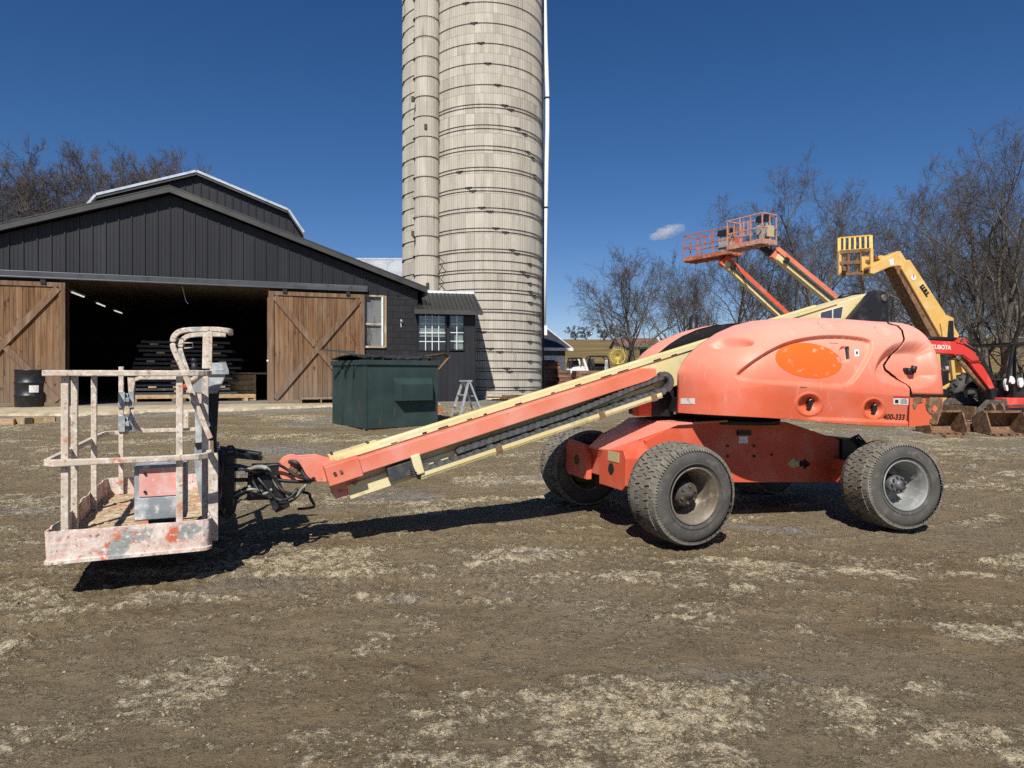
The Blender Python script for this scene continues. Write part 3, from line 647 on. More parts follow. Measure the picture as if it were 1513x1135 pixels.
def add_hoop(root, me, R, z, lug_a, c=(0, 0)):
    o = bpy.data.objects.new('hoop', me); COL.objects.link(o); o.parent = root; o.location = (c[0], c[1], z)
    if lug_a is not None:
        l = bpy.data.objects.new('lug', lug); COL.objects.link(l); l.parent = o; a = lug_a; l.location = ((R+.04)*math.cos(a), (R+.04)*math.sin(a), 0); l.rotation_euler = (0, 0, a)
def ang(px): return FACE+math.asin(max(-1, min(1, (px-718.5)/1000*(SY-SR*.9)/SR)))
hoops = [(3, 689), (34, 701), (64, 711), (94, 721), (125, 735), (154, 745), (158.8, 754), (184.5, 764), (190, 775), (215.5, 780), (221.5, 788), (247, 791), (252, 680), (277, 693), (282, 699), (307, 712), (312.5, 724), (337, 732), (342, 746), (367.5, 756), (372, 763), (385, 783), (398.5, 772), (403, 779), (414.6, 783), (427, 784), (432, 790), (443.7, 784), (456.7, None), (461, None), (472.8, 783), (486, None), (490.5, 713), (503, 783), (515, 724), (519.6, 738), (533, 783), (544, 748), (548.7, 752), (561, 784), (572.5, 762), (577, 771)]
for y, lx in hoops:
    add_hoop(silo, hm, SR, hz(y), ang(lx) if lx else ang(800))
for k in range(1, 7): add_hoop(silo, hm, SR, hz(3)+k*HS, ang(689-12*k))
# the half-round chute up its left side
CC = (-3.1-SX, 24.62-SY); CR = .44
cf = math.atan2(-24.6-0, 3.1-0)
stave_ring(silo, 'stave', CR, 9, HS, zr0-HS*.5, ROWS+1, math.atan2(-1, .12), 0, None, CC)
ch = MB().tube(hoop_pts(CR+.02, 0, 360, 28), .0105, 6, closed=True).mesh('chute_hoop'); ch.materials.append(MATS['hoop_steel'])
k = 0
for y in (-6, 24, 53.4, 83, 112.5, 141.8, 171.5, 201.5, 231.5, 261, 290.5, 320, 348.5, 377.5, 406.5, 436):
    add_hoop(silo, ch, CR, EYE-(y-HYP)*.0242-ZB, math.radians(200), CC)
for y in (147, 345.5, 422):
    q = at(610 if y < 400 else 632, y, 24.2); MB().box((q[0]-SX, q[1]-SY-.02, q[2]-ZB), (.1, .1, .18)).build('bracket', 'hoop_steel', silo)
q = at(629, 187, 24.15); MB().box((q[0]-SX, q[1]-SY, q[2]-ZB), (.10, .05, .17)).build('chute_hatch', 'black_metal', silo)
tr = MB()
for ya, yb in ((377, 388), (406, 388), (406.5, 418), (430, 418)):
    A = at(647, ya, 24.35); Bq = at(656, yb, 24.12); tr.cyl((A[0]-SX, A[1]-SY, A[2]-ZB), (Bq[0]-SX, Bq[1]-SY, Bq[2]-ZB), .012, n=6)
tr.build('tie_rod', 'hoop_steel', silo)
# white filler pipe
pp = [at(x, y, 26.2) for x, y in ((804, -120), (804.4, -20), (806, 60), (808.6, 140), (808.6, 190), (806.4, 300), (804.5, 400), (803.2, 486))]
pipe = thing('filler_pipe', 'long white filler pipe running up the right side of the silo', 'pipe', (pp[-1][0], 26.2, pp[-1][2]))
MB().tube([p-pp[-1] for p in pp], .085, 12).build('pipe', 'white_pipe', pipe)
for y in (145, 307):
    c = at(808.4 if y < 200 else 806, y, 26.2)-pp[-1]; MB().cyl(c-np.array([0, 0, .03]), c+np.array([0, 0, .03]), .10, n=12).box2((c[0]-.28, c[1]-.03, c[2]-.02), (c[0]-.08, c[1]+.03, c[2]+.02)).build('pipe_band', 'black_metal', pipe)
MB().box2((-.13, -.08, -.25), (.13, .1, .12)).build('pipe_boot', 'white_pipe', pipe)
MB().cyl((SX+SR+.07-pp[-1][0], -.1, -2.5), (SX+SR+.07-pp[-1][0], -.1, 13.5), .035, n=8).build('conduit', 'black_metal', pipe)
# second silo, further back
s2 = thing('concrete_silo', 'second concrete silo mostly hidden behind the nearer silo and its chute', 'silo', (-2.97, 31.2, ZB))
stave_ring(s2, 'stave', 2.05, 40, .725, 0, 26, 0, 0)
MB().cyl((0, 0, 0), (0, 0, 18.6), 1.99, n=40, caps=False).build('inner_wall', 'floor_concrete', s2)
MB().lathe([(2.1, 0), (2.05, .25), (1.8, 1.0), (1.2, 1.6), (.6, 1.95), (0, 2.05)], (0, 0, 18.8), (0, 0, 1), 40).build('dome', 'galv_dome', s2)
h2 = MB().tube(hoop_pts(2.05+.022), .013, 6, closed=True).mesh('hoop'); h2.materials.append(MATS['hoop_steel'])
for k in range(26): add_hoop(s2, h2, 2.05, .2+k*.725, math.radians(205))

# ---------------------------------------------------------------- white farm building right of the silo
WB = Fr((3.30, 42, .35), 19.7)
wh = thing('white_farm_building', 'white farm building with a dark shingle roof, right of the silo', 'building', WB.o, WB.rot)
M('white_wall', (.78, .78, .76), .7, layers=[((.6, .59, .56), 2, .5, .75)])
M('dark_shingle', (.028, .03, .036), .8, layers=[((.045, .047, .052), 3, .45, .65, (1, .4, 1))])
MB().box2((-9, 0, 0), (0, 8, 2.75)).prism([(-.2, 2.75), (8.2, 2.75), (4, 4.25)], -9, 0, lambda a, b, c: (b, a, c)).build('wall', 'white_wall', wh)
for y0, z0, y1, z1 in ((-.4, 2.72, 4, 4.32), (4, 4.32, 8.4, 2.72)):
    MB().add([(-9.3, y0, z0), (.3, y0, z0), (.3, y1, z1), (-9.3, y1, z1), (-9.3, y0, z0-.12), (.3, y0, z0-.12), (.3, y1, z1-.12), (-9.3, y1, z1-.12)], [(0,1,2,3), (4,5,6,7), (0,1,5,4), (1,2,6,5), (2,3,7,6), (3,0,4,7)]).build('roof', 'dark_shingle', wh)
MB().box2((-9.3, -.45, 2.58), (.33, -.40, 2.76)).prism([(-.42, 2.74), (4, 4.36), (4, 4.2), (-.42, 2.58)], .3, .36, lambda a, b, c: (b, a, c)).build('roof_trim', 'white_frame', wh)
MB().box2((-9, -.02, 2.28), (0, 0, 2.58)).build('eave_band', 'fascia', wh)  # dark band along the top of the front wall
ww = MB().box2((-9, -.05, 1.45), (-.62, 0.02, 1.52)).box2((-9, -.05, 2.02), (-.62, 0.02, 2.1)).box2((-.68, -.05, 1.5), (-.60, .02, 2.05)).build('window', 'white_frame', wh)
for k in range(8): MB().box2((-.70-(k+1)*1.0, -.03, 1.53), (-.74-k*1.0, .0, 2.01)).build('pane', 'black_metal', ww)
# ================================================================== BARE TREES
M('bark', (.135, .115, .092), .9, layers=[((.07, .06, .048), 7, .42, .62, (2, 2, .5)), ((.21, .19, .155), 3, .55, .75, (2, 2, .6))], bump=[(12, .8, .03, (2, 2, .5))], spec=.1)
M('twigs', (.105, .090, .076), .9, layers=[((.08, .064, .055), .6, .42, .62), ((.20, .165, .135), .9, .55, .75)], spec=.1)
M('red_twigs', (.125, .104, .092), .9, layers=[((.09, .073, .064), .6, .42, .62), ((.17, .143, .126), .9, .55, .75)], spec=.1)
def segmesh(name, P0, P1, R0, R1, n=3):
    P0, P1 = np.array(P0), np.array(P1); R0, R1 = np.array(R0)[:, None, None], np.array(R1)[:, None, None]
    d = P1-P0; d /= np.linalg.norm(d, axis=1)[:, None]+1e-9
    a = np.where(np.abs(d[:, 2:3]) < .9, np.array([[0, 0, 1.]]), np.array([[1., 0, 0]])); x = np.cross(a, d); x /= np.linalg.norm(x, axis=1)[:, None]; y = np.cross(d, x)
    t = 2*np.pi*np.arange(n)/n; c = np.cos(t)[None, :, None]; s = np.sin(t)[None, :, None]; dirs = x[:, None, :]*c+y[:, None, :]*s
    V = np.concatenate([P0[:, None, :]+dirs*R0, P1[:, None, :]+dirs*R1], 1).reshape(-1, 3); m = len(P0)
    j = np.arange(n); q = np.stack([j, (j+1) % n, n+(j+1) % n, n+j], 1)[None]+(np.arange(m)*2*n)[:, None, None]; q = q.reshape(-1, 4)
    me = bpy.data.meshes.new(name); me.vertices.add(len(V)); me.vertices.foreach_set('co', V.ravel()); me.loops.add(q.size); me.loops.foreach_set('vertex_index', q.ravel())
    me.polygons.add(len(q)); me.polygons.foreach_set('loop_start', np.arange(len(q))*4); me.polygons.foreach_set('use_smooth', np.ones(len(q), bool)); me.update(); return me
def grow_tree(seed, Ht, spread, split=.22, stems=1, limbs=8, up=.5, dens=1.0, rtrunk=None, twig=.011):
    """branching skeleton: trunk, limbs, branches, twigs -> (trunk mesh, crown mesh)"""
    r = random.Random(seed); T = ([], [], [], []); C = ([], [], [], [])
    rt = rtrunk or Ht*.020
    def put(S, a, b, ra, rb):
        S[0].append(tuple(a)); S[1].append(tuple(b)); S[2].append(ra); S[3].append(rb)
    def limb(p, d, L, rad, lev):
        n = {0: 9, 1: 7, 2: 5, 3: 4, 4: 2}[lev]; S = T if lev <= 1 else C; pts = [(p, rad)]; rend = rad*(.30 if lev < 4 else .6)
        wob = {0: .06, 1: .15, 2: .22, 3: .26, 4: .22}[lev]; trop = {0: .02, 1: up*.16, 2: up*.14, 3: up*.10, 4: .05}[lev]
        for k in range(n):
            d = d+np.array([r.gauss(0, wob), r.gauss(0, wob), r.gauss(0, wob)+trop]); d = d/np.linalg.norm(d)
            q = p+d*(L/n); rq = rad+(rend-rad)*(k+1)/n
            put(S, p, q, rad+(rend-rad)*k/n, rq); p = q; pts.append((p, rq))
        if lev == 4: return
        nc = {0: limbs, 1: 9, 2: 8, 3: 7}[lev]; nc = max(2, int(round(nc*dens*(r.uniform(.8, 1.25)))))
        for k in range(nc):
            lo = {0: split, 1: .22, 2: .18, 3: .15}[lev]; t = lo+(1-lo)*(k+r.uniform(.1, .9))/nc; i = min(int(t*n), n-1); f = t*n-i
            a, b = pts[i], pts[min(i+1, n)]; pp = a[0]+(b[0]-a[0])*f; pr = a[1]+(b[1]-a[1])*f
            dd = b[0]-a[0]; dd = dd/(np.linalg.norm(dd)+1e-9); az = r.uniform(0, 6.283) if lev else k*2.4+r.uniform(-.5, .5)
            ax = np.cross(dd, (math.cos(az), math.sin(az), .17)); ax /= np.linalg.norm(ax)+1e-9
            an = math.radians({0: r.uniform(42, 68)-24*t, 1: r.uniform(30, 55), 2: r.uniform(28, 58), 3: r.uniform(25, 60)}[lev])
            nd = dd*math.cos(an)+ax*math.sin(an)
            if lev == 0: nL = Ht*spread*(1.0-.35*t)*r.uniform(.8, 1.15)
            else: nL = L*{1: .58, 2: .52, 3: .60}[lev]*r.uniform(.65, 1.25)*(1.1-.5*t)
            limb(pp, nd, nL, max(twig*(.55 if lev == 3 else .8), pr*{0: .55, 1: .50, 2: .5, 3: .55}[lev]), lev+1)
    for s in range(stems):
        a = s*6.283/stems+.4; off = 0 if stems == 1 else .25
        limb(np.array([off*rt*3*math.cos(a), off*rt*3*math.sin(a), -.1]), np.array([off*math.cos(a), off*math.sin(a), 1.]), Ht*(.88 if stems == 1 else .84), rt*(1 if stems == 1 else .8), 0)
    return segmesh('trunk', *T, n=7), segmesh('crown', *C, n=3)
TREE_GROUP = 'bare trees around the farm yard'
def plant(meshes, px, Y, label, rot=0, sc=1.0, sx=None, mat='twigs', z=None):
    x = (px-CXP)*Y/FPX; base = gz(x, Y) if z is None else z
    t = thing('bare_tree', label, 'tree', (x, Y, base-.05), (0, 0, rot), TREE_GROUP); t.scale = (sx or sc, sx or sc, sc)
    for nm, me, mt in (('trunk', meshes[0], 'bark'), ('crown', meshes[1], mat)):
        o = bpy.data.objects.new(nm, me); COL.objects.link(o); o.parent = t
        if not me.materials: me.materials.append(MATS[mt])
    return t
TA = grow_tree(11, 6.6, .92, .12, 1, 14, .42, 1.0, .19, .012)
TB = grow_tree(23, 17.0, .42, .16, 2, 10, .7, .88, .28, .013)
TC = grow_tree(37, 10.6, .66, .08, 2, 12, .45, .95, .20, .012)
TD = grow_tree(53, 12.0, .64, .07, 3, 9, .5, .84, .28, .013)
TF = grow_tree(79, 18.0, .46, .12, 2, 13, .75, .95, .24, .012)
plant(TA, 938, 46, 'bare spreading tree behind the utility vehicle, left of the pink lift hood', .3, .93)
plant(TA, 1010, 53, 'small bare tree behind the exhaust pipe of the near lift', 2.2, .98, .8)
plant(TC, 1098, 46, 'bare tree behind the orange boom of the farther lift', .5, .93)
plant(TB, 1203, 44, 'tallest bare tree, thin crown rising above the upper lift basket', .8, .80)
plant(TC, 1300, 48, 'bare tree behind the yellow fork carriage', 2.6, 1.0)
plant(TC, 1165, 60, 'bare tree further off between the two raised lift booms', 4.0, 1.0)
plant(TD, 1478, 25, 'large bare tree with thick low limbs behind the red excavator', 2.05, .68)
plant(TC, 1392, 38, 'bare tree behind the yellow telescopic boom', 3.6, .95)
plant(TC, 1570, 34, 'bare tree at the right edge of the view beyond the excavator', 5.2, .72)
TL = [grow_tree(101+k, 14.0, .50, .10, 3, 11, .8, 1.0, .22, .017) for k in range(2)]
for k, (px, Y, m, rot, sc, sx, lb) in enumerate((
    (96, 50, 0, 2.4, .98, 1.0, 'bare reddish tree leaning left behind the left roof slope of the barn'), (150, 54, 1, .6, 1.02, .9, 'bare reddish tree behind the barn roof, half way up its left slope'),
    (196, 52, 0, 4.2, 1.05, .95, 'bare reddish tree behind the barn, just left of its ridge'), (245, 55, 1, 3.1, 1.06, .85, 'bare reddish tree behind the barn, directly over the front ridge'),
    (292, 60, 0, 1.0, 1.06, .7, 'bare reddish tree showing just left of the gambrel ridge'), (325, 62, 1, 5.4, 1.0, .6, 'bare reddish tree showing only its top right of the gambrel ridge'),
    (352, 64, 1, 2.7, .92, .6, 'low bare tree top at the far right end of the row behind the barn'), (48, 54, 1, 2.0, .90, 1.0, 'low bare reddish tree filling behind the barn eave at far left'), (-12, 50, 0, 5.5, .97, .85, 'bare reddish tree at the left edge of the view over the barn roof'))):
    plant(TL[m], px, Y, lb, rot, sc*1.05, sx*1.1, 'red_twigs')
# far trees and scrub on the skyline of the field
M('far_scrub', (.085, .072, .062), .9)
TG = grow_tree(91, 5.5, .42, .05, 3, 8, .35, .7, .14, .05)
for k, (px, Y, s, lb) in enumerate(((850, 292, .95, 'small dark scrub tree on the skyline nearest the white farm building'), (866, 296, .9, 'second small scrub tree on the skyline of the stubble field'), (893, 280, 1.1, 'dark scrub tree on the field skyline left of the spreading bare tree'), (912, 285, 1.0, 'scrub tree on the field skyline half behind the spreading bare tree'))):
    t = plant(TG, px, Y, lb, k*1.3, s*1.05, s*1.7, 'far_scrub', field_z(0, Y)+.2); t['group'] = 'scrub on the field skyline'
# thicket at the far right edge of the yard
for k, (px, Y) in enumerate(((1425, 55), (1470, 58), (1515, 52))):
    t = plant(TF, px, Y, ('grey bare tree far behind the big limbed tree, nearest the telescopic boom', 'grey bare tree far behind the big limbed tree, straight behind its fork', 'grey bare tree far behind the excavator cab')[k], k*2.1, .62, .85)
# ================================================================== THE NEAR BOOM LIFT
from mathutils.bvhtree import BVHTree
ORANGE = (.62, .115, .050)
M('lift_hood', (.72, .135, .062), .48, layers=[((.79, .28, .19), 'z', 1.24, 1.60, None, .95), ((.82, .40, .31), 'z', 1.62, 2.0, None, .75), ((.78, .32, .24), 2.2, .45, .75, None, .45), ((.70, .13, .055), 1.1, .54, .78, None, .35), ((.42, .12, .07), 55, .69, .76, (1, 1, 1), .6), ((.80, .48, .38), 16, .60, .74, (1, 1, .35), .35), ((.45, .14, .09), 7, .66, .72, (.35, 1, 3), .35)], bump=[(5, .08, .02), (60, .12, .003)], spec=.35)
M('lift_orange', (.60, .095, .045), .5, layers=[((.66, .20, .13), 2.5, .45, .7, None, .6), ((.30, .09, .05), 14, .62, .72), ((.35, .27, .20), 5, .60, .78, None, .5)], spec=.35)
M('lift_pink', (.70, .225, .15), .5, layers=[((.72, .36, .29), 2.5, .42, .7, (1, 1, 1), .8), ((.68, .18, .085), 'z', .9, 1.35, None, .6), ((.60, .12, .055), 1.4, .50, .7, (1, 1, 1), .8), ((.40, .15, .09), 22, .66, .74)], spec=.35)
M('lift_cream', (.66, .55, .27), .45, layers=[((.72, .64, .40), 1.6, .45, .7), ((.40, .30, .14), 9, .60, .72, (1, 1, 1), .6), ((.10, .08, .05), 26, .72, .76, (.5, 1, 1.5), .8)], spec=.4)
M('worn_paint', (.53, .455, .36), .78, layers=[((.62, .40, .32), 7, .52, .68, None, .55), ((.52, .16, .09), 5.5, .60, .66), ((.34, .34, .32), 6.4, .60, .68), ((.68, .62, .55), 22, .50, .64), ((.30, .20, .14), 45, .57, .66), ((.33, .20, .12), 3.5, .60, .72, None, .5)], bump=[(30, .5, .004)], spec=.2, off=True)
M('kick_paint', (.60, .43, .36), .78, layers=[((.66, .55, .48), 7, .42, .58), ((.58, .15, .08), 4.4, .555, .62), ((.30, .32, .30), 4.0, .575, .625), ((.68, .63, .57), 26, .54, .64), ((.28, .14, .09), 34, .60, .68), ((.33, .28, .22), 60, .58, .68, None, .6)], bump=[(22, .7, .008), (5, .5, .03)], spec=.2)
M('worn_grey', (.25, .27, .28), .6, layers=[((.42, .44, .44), 9, .50, .62), ((.62, .60, .56), 18, .58, .68), ((.14, .15, .15), 3, .55, .7)], bump=[(30, .5, .004)], spec=.3)
M('dirty_floor', (.40, .27, .16), .95, layers=[((.56, .46, .32), 11, .42, .6), ((.52, .15, .08), 3.2, .57, .66), ((.20, .14, .09), 16, .58, .7)], bump=[(35, .9, .012)], spec=.1)
M('black_paint', (.014, .014, .016), .45, layers=[((.06, .055, .05), 6, .58, .75)], spec=.4)
M('rubber_hose', (.018, .018, .019), .5, layers=[((.09, .085, .075), 12, .52, .7)], spec=.4)
M('track_plastic', (.055, .057, .060), .6, layers=[((.12, .115, .105), 10, .5, .7)], rnd=.18, spec=.3)
M('tyre_side', (.07, .066, .059), .85, layers=[((.10, .093, .08), 4, .42, .68), ((.15, .135, .11), 13, .55, .72, None, .7), ((.02, .02, .022), 2.5, .55, .7, None, .7)], bump=[(40, .4, .004)], spec=.3)
M('tyre_tread', (.165, .148, .12), .92, layers=[((.20, .175, .138), 9, .42, .64), ((.055, .052, .048), 4, .55, .7), ((.25, .22, .17), 40, .55, .7)], bump=[(60, .6, .006)], island=.14, spec=.1)
M('tyre_base', (.055, .05, .043), .95, layers=[((.10, .088, .07), 14, .5, .7)], spec=.1)
M('rim_rusty', (.20, .17, .13), .55, .2, layers=[((.13, .095, .065), 5, .44, .62), ((.42, .38, .32), 9, .57, .72)], spec=.5)
M('rim_silver', (.25, .252, .24), .55, .2, layers=[((.20, .195, .18), 5, .48, .68), ((.40, .40, .385), 12, .55, .7)], spec=.5)
M('hub_grime_shade', (.055, .045, .038), .7, layers=[((.13, .10, .075), 14, .48, .66)], bump=[(40, .6, .006)], spec=.3)
M('hub_grey', (.13, .13, .135), .5, .3, layers=[((.05, .045, .042), 14, .48, .64)], spec=.5)
M('bolt_steel', (.25, .23, .20), .45, .7, layers=[((.10, .07, .05), 14, .5, .66)])
M('decal_orange', (.88, .135, .018), .4, layers=[((.80, .40, .26), 9, .60, .7, (1, 1, 2.2), .7)], spec=.4)
M('decal_white', (.74, .72, .68), .5, layers=[((.45, .43, .40), 40, .55, .65)])
M('decal_red', (.50, .035, .03), .5); M('decal_black', (.016, .014, .014), .5); M('decal_tan', (.50, .40, .22), .6)
M('decal_slate', (.055, .065, .085), .4)
M('rusty_steel', (.20, .115, .065), .85, layers=[((.10, .055, .032), 8, .45, .65), ((.34, .22, .14), 15, .55, .72)], bump=[(40, .7, .006)], spec=.2)
M('casting', (.66, .125, .055), .55, layers=[((.70, .20, .12), 3, .45, .7)], bump=[(10, .2, .01)])
LF = Fr((2.175, 7.05, gz(2.175, 7.05)+.005), 20.5, 1.5)
lift = thing('boom_lift', 'faded salmon pink boom lift with its long cream boom lowered across the yard', 'boom lift', LF.o, LF.rot, 'boom lifts in the yard')
LM = Matrix.Translation(LF.o)@Matrix([list(r) for r in LF.R]).to_4x4()
def L(px, py, y): return LF.on(px, py, y)
# ---------------------------------------------------------------- wheels
TR, TW = .42, .40
def wheel_parts():
    hw = TW/2; prof = [(.225, -hw+.035), (.24, -hw+.012), (.27, -hw), (.32, -hw-.006), (.36, -hw+.004), (.388, -hw+.03), (.402, -hw+.06), (.407, -hw+.11), (.408, 0), (.407, hw-.11), (.402, hw-.06), (.388, hw-.03), (.36, hw-.004), (.32, hw+.006), (.27, hw), (.24, hw-.012), (.225, hw-.035)]
    ty = MB().lathe(prof, (0, 0, 0), (0, 1, 0), 64)
    # raised ring on the side wall
    ty.lathe([(.262, -hw-.004), (.268, -hw-.010), (.274, -hw-.005)], (0, 0, 0), (0, 1, 0), 64)
    tr = MB(); r = random.Random(5); rows = [(-.165, .064), (-.099, .063), (-.033, .063), (.033, .063), (.099, .063), (.165, .064)]; n = 44
    for ri, (yc, wd) in enumerate(rows):
        ro = .396 if abs(yc) > .15 else .404; top = .413 if abs(yc) > .15 else .420
        for i in range(n):
            a0 = 2*math.pi*(i+(.5 if ri % 2 else 0)+r.uniform(-.05, .05))/n; da = 2*math.pi/n*.445; vs = []
            for (aa, rr, sh) in ((-da, ro, 0), (da, ro, 0), (da*.93, top, .0), (-da*.93, top, .0)):
                for sy in (-1, 1):
                    y = yc+sy*wd/2*(1 if rr == ro else .94); k = aa+.018*sy*(1 if ri % 2 else -1); rr2 = rr-(.012 if (abs(yc) > .15 and sy*yc > 0) else 0)
                    vs.append((rr2*math.cos(a0+k), y, rr2*math.sin(a0+k)))
            tr.add(vs, [(4, 5, 7, 6), (0, 1, 7, 6), (2, 3, 5, 4), (0, 2, 4, 6), (1, 3, 5, 7)])
        if abs(yc) > .15:      # shoulder teeth
            s = 1 if yc > 0 else -1
            for i in range(92):
                a0 = 2*math.pi*(i+.5)/92; da = 2*math.pi/92*.30; vs = []
                for aa in (-da, da):
                    for rr, y in ((.400, .192), (.407, .172), (.372, .203), (.376, .196)): vs.append((rr*math.cos(a0+aa), s*y, rr*math.sin(a0+aa)))
                tr.add(vs, [(0, 1, 5, 4), (2, 0, 4, 6), (0, 2, 3, 1), (4, 5, 7, 6)])
    lip = [(.238, -.196), (.232, -.200), (.224, -.196), (.217, -.172), (.205, -.160), (.200, -.135), (.190, -.115), (.183, .09), (.12, .105), (.0, .108)]
    rim = MB().lathe(lip, (0, 0, 0), (0, 1, 0), 48).lathe([(.224, .19), (.232, .196), (.238, .19), (.205, .15), (.19, .06)], (0, 0, 0), (0, 1, 0), 48)
    return ty.mesh('tyre'), tr.mesh('tread'), rim.mesh('rim')
WTY, WTR, WRI = wheel_parts(); WTY.materials.append(MATS['tyre_side']); WTR.materials.append(MATS['tyre_tread'])
RIM2 = WRI.copy(); WRI.materials.append(MATS['rim_rusty']); RIM2.materials.append(MATS['rim_silver'])
def lift_wheel(x, y, yaw, front, parent=lift, far=False):
    w_ = link('wheel', WTY, None, parent); w_.location = (x, y, TR-.004); w_.rotation_euler = (0, RND.uniform(0, 6), math.radians(yaw+(180 if far else 0)))
    w_.rotation_mode = 'ZXY'; w_.rotation_euler = (0, RND.uniform(0, 6), math.radians(yaw+(180 if far else 0)))
    t = link('tread', WTR, None, w_, kind='stuff'); link('rim', WRI if front else RIM2, None, w_)
    h = MB()
    if front: h.lathe([(.0, -.125), (.030, -.125), (.032, -.108), (.058, -.108), (.066, -.098), (.100, -.095), (.106, -.07), (.112, .0), (.14, .06), (.182, .075)], (0, 0, 0), (0, 1, 0), 28)  # dark brown hub; its wide skirt paints the shade deep inside the rim
    else:
        h.lathe([(.0, -.135), (.03, -.135), (.045, -.12), (.05, -.095), (.086, -.09), (.092, -.05), (.10, .04), (.12, .10)], (0, 0, 0), (0, 1, 0), 28)
    hb_ = h.build('hub', 'hub_grime_shade' if front else 'hub_grey', w_)
    nb = 6 if front else 9
    for i in range(nb):
        a = 6.283*i/nb; rr = .070; MB().cyl((rr*math.cos(a), -.118, rr*math.sin(a)), (rr*math.cos(a), -.085, rr*math.sin(a)), .0115, n=6, smooth=False).build('lug_nut', 'bolt_steel', w_)
    MB().cyl((0, .05, 0), (0, .30, 0), .09, n=16).build('axle_stub', 'black_paint', w_)
    return w_
FW = lift_wheel(-1.18, -.985, 1.5, True); RW = lift_wheel(1.205, -1.0, -12, False); lift_wheel(-1.205, .86, 3, True, far=True); lift_wheel(1.245, .86, -11, False, far=True)
# ---------------------------------------------------------------- chassis
cp = [(-1.18, .80), (-.87, .945), (-.2, .985), (.45, .975), (1.15, .79), (1.17, .35), (-.16, .385), (-.75, .375), (-1.18, .45)]
cm = MB(); cm.prism(cp, -.42, -.40); cm.prism(cp, .40, .42)
cm.add([(x, y, z-.004) for x, z in cp for y in (-.40, .40)], [(2*i, 2*i+1, 2*((i+1) % len(cp))+1, 2*((i+1) % len(cp))) for i in range(len(cp))])
chs = cm.build('chassis', 'lift_orange', lift, bev=.004)
tp = MB(); q = [(-1.46, .695), (-1.12, .845), (-.86, .962), (-.2, 1.0)]
for i in range(3):
    a, b = q[i], q[i+1]; ya, yb = (.18, .34, .45, .47)[i:i+2]
    tp.add([(a[0], -ya, a[1]), (b[0], -yb, b[1]), (b[0], yb, b[1]), (a[0], ya, a[1]), (a[0], -ya, a[1]-.016), (b[0], -yb, b[1]-.016), (b[0], yb, b[1]-.016), (a[0], ya, a[1]-.016)], [(0,1,2,3), (7,6,5,4), (0,4,5,1), (1,5,6,2), (2,6,7,3), (3,7,4,0)])
tp.build('top_plate', 'lift_pink', chs)
# front axle: beam with yoke plates, each with a black disc for the shade in a round hole
ax_ = MB().box2((-1.44, -.60, .43), (-1.0, .60, .66)); ax_.add([(-1.46, -.18, .69), (-1.46, .18, .69), (-1.2, .40, .80), (-1.2, -.40, .80), (-1.44, -.6, .60), (-1.44, .6, .60), (-1.18, .6, .64), (-1.18, -.6, .64)], [(0, 1, 2, 3), (0, 4, 5, 1), (1, 5, 6, 2), (3, 7, 4, 0), (2, 6, 7, 3)])
axl = ax_.build('front_axle', 'lift_orange', lift, bev=.006)
for s in (-1, 1):
    pl = [(s*.13, .37), (s*.56, .37), (s*.62, .42), (s*.62, .66), (s*.57, .73), (s*.20, .70), (s*.13, .62)]
    y = MB().prism(pl, -1.502, -1.445, lambda a, b, c: (b, a, c)).build('yoke_plate', 'lift_orange', axl, bev=.006)
    MB().cyl((-1.506, s*.36, .54), (-1.500, s*.36, .54), .052, n=20).build('hole_disc', 'black_paint', axl)  # black disc on the plate, painted in for the dark of the opening
MB().box2((-1.507, -.50, .61), (-1.5025, -.30, .70)).build('sticker', 'decal_tan', axl)
MB().box2((-1.30, -.66, .44), (-1.12, -.60, .62)).box2((-1.30, .60, .44), (-1.12, .66, .62)).build('knuckle', 'lift_orange', axl)
ra = MB().box2((1.05, -.62, .36), (1.42, .62, .60)).build('rear_axle', 'lift_orange', lift, bev=.008)
MB().box2((1.17, -.44, .58), (1.42, .44, .80)).build('motor_housing', 'black_paint', ra)
MB().cyl((1.12, -.47, .52), (1.27, -.47, .52), .018, n=10).build('cylinder_rod', 'bolt_steel', ra)
for k in range(4): MB().tube([(1.18+.02*k, -.40+.03*k, .70), (1.30+.03*k, -.44, .81+.01*k), (1.42+.03*k, -.46, .72), (1.44+.02*k, -.5, .55)], .014, 6).build('hose', 'rubber_hose', ra)
MB().cyl((0, 0, .975), (0, 0, 1.075), .48, n=40).cyl((0, 0, .95), (0, 0, 1.0), .56, n=40).build('slew_ring', 'black_paint', lift)
_fx = L(962, 600, -.34)[0]; _fz = L(980, 617, -.34)[2]
tf = MB().box2((-.75, -.50, 1.06), (1.40, .55, 1.20)).box2((_fx+.15, -.125, _fz), (_fx+.4, .33, 1.30)); tf.build('turntable_frame', 'black_paint', lift, bev=.008)
MB().box2((_fx, -.13, _fz), (_fx+.14, .0, 1.27)).build('front_bracket', 'lift_orange', lift, bev=.004)
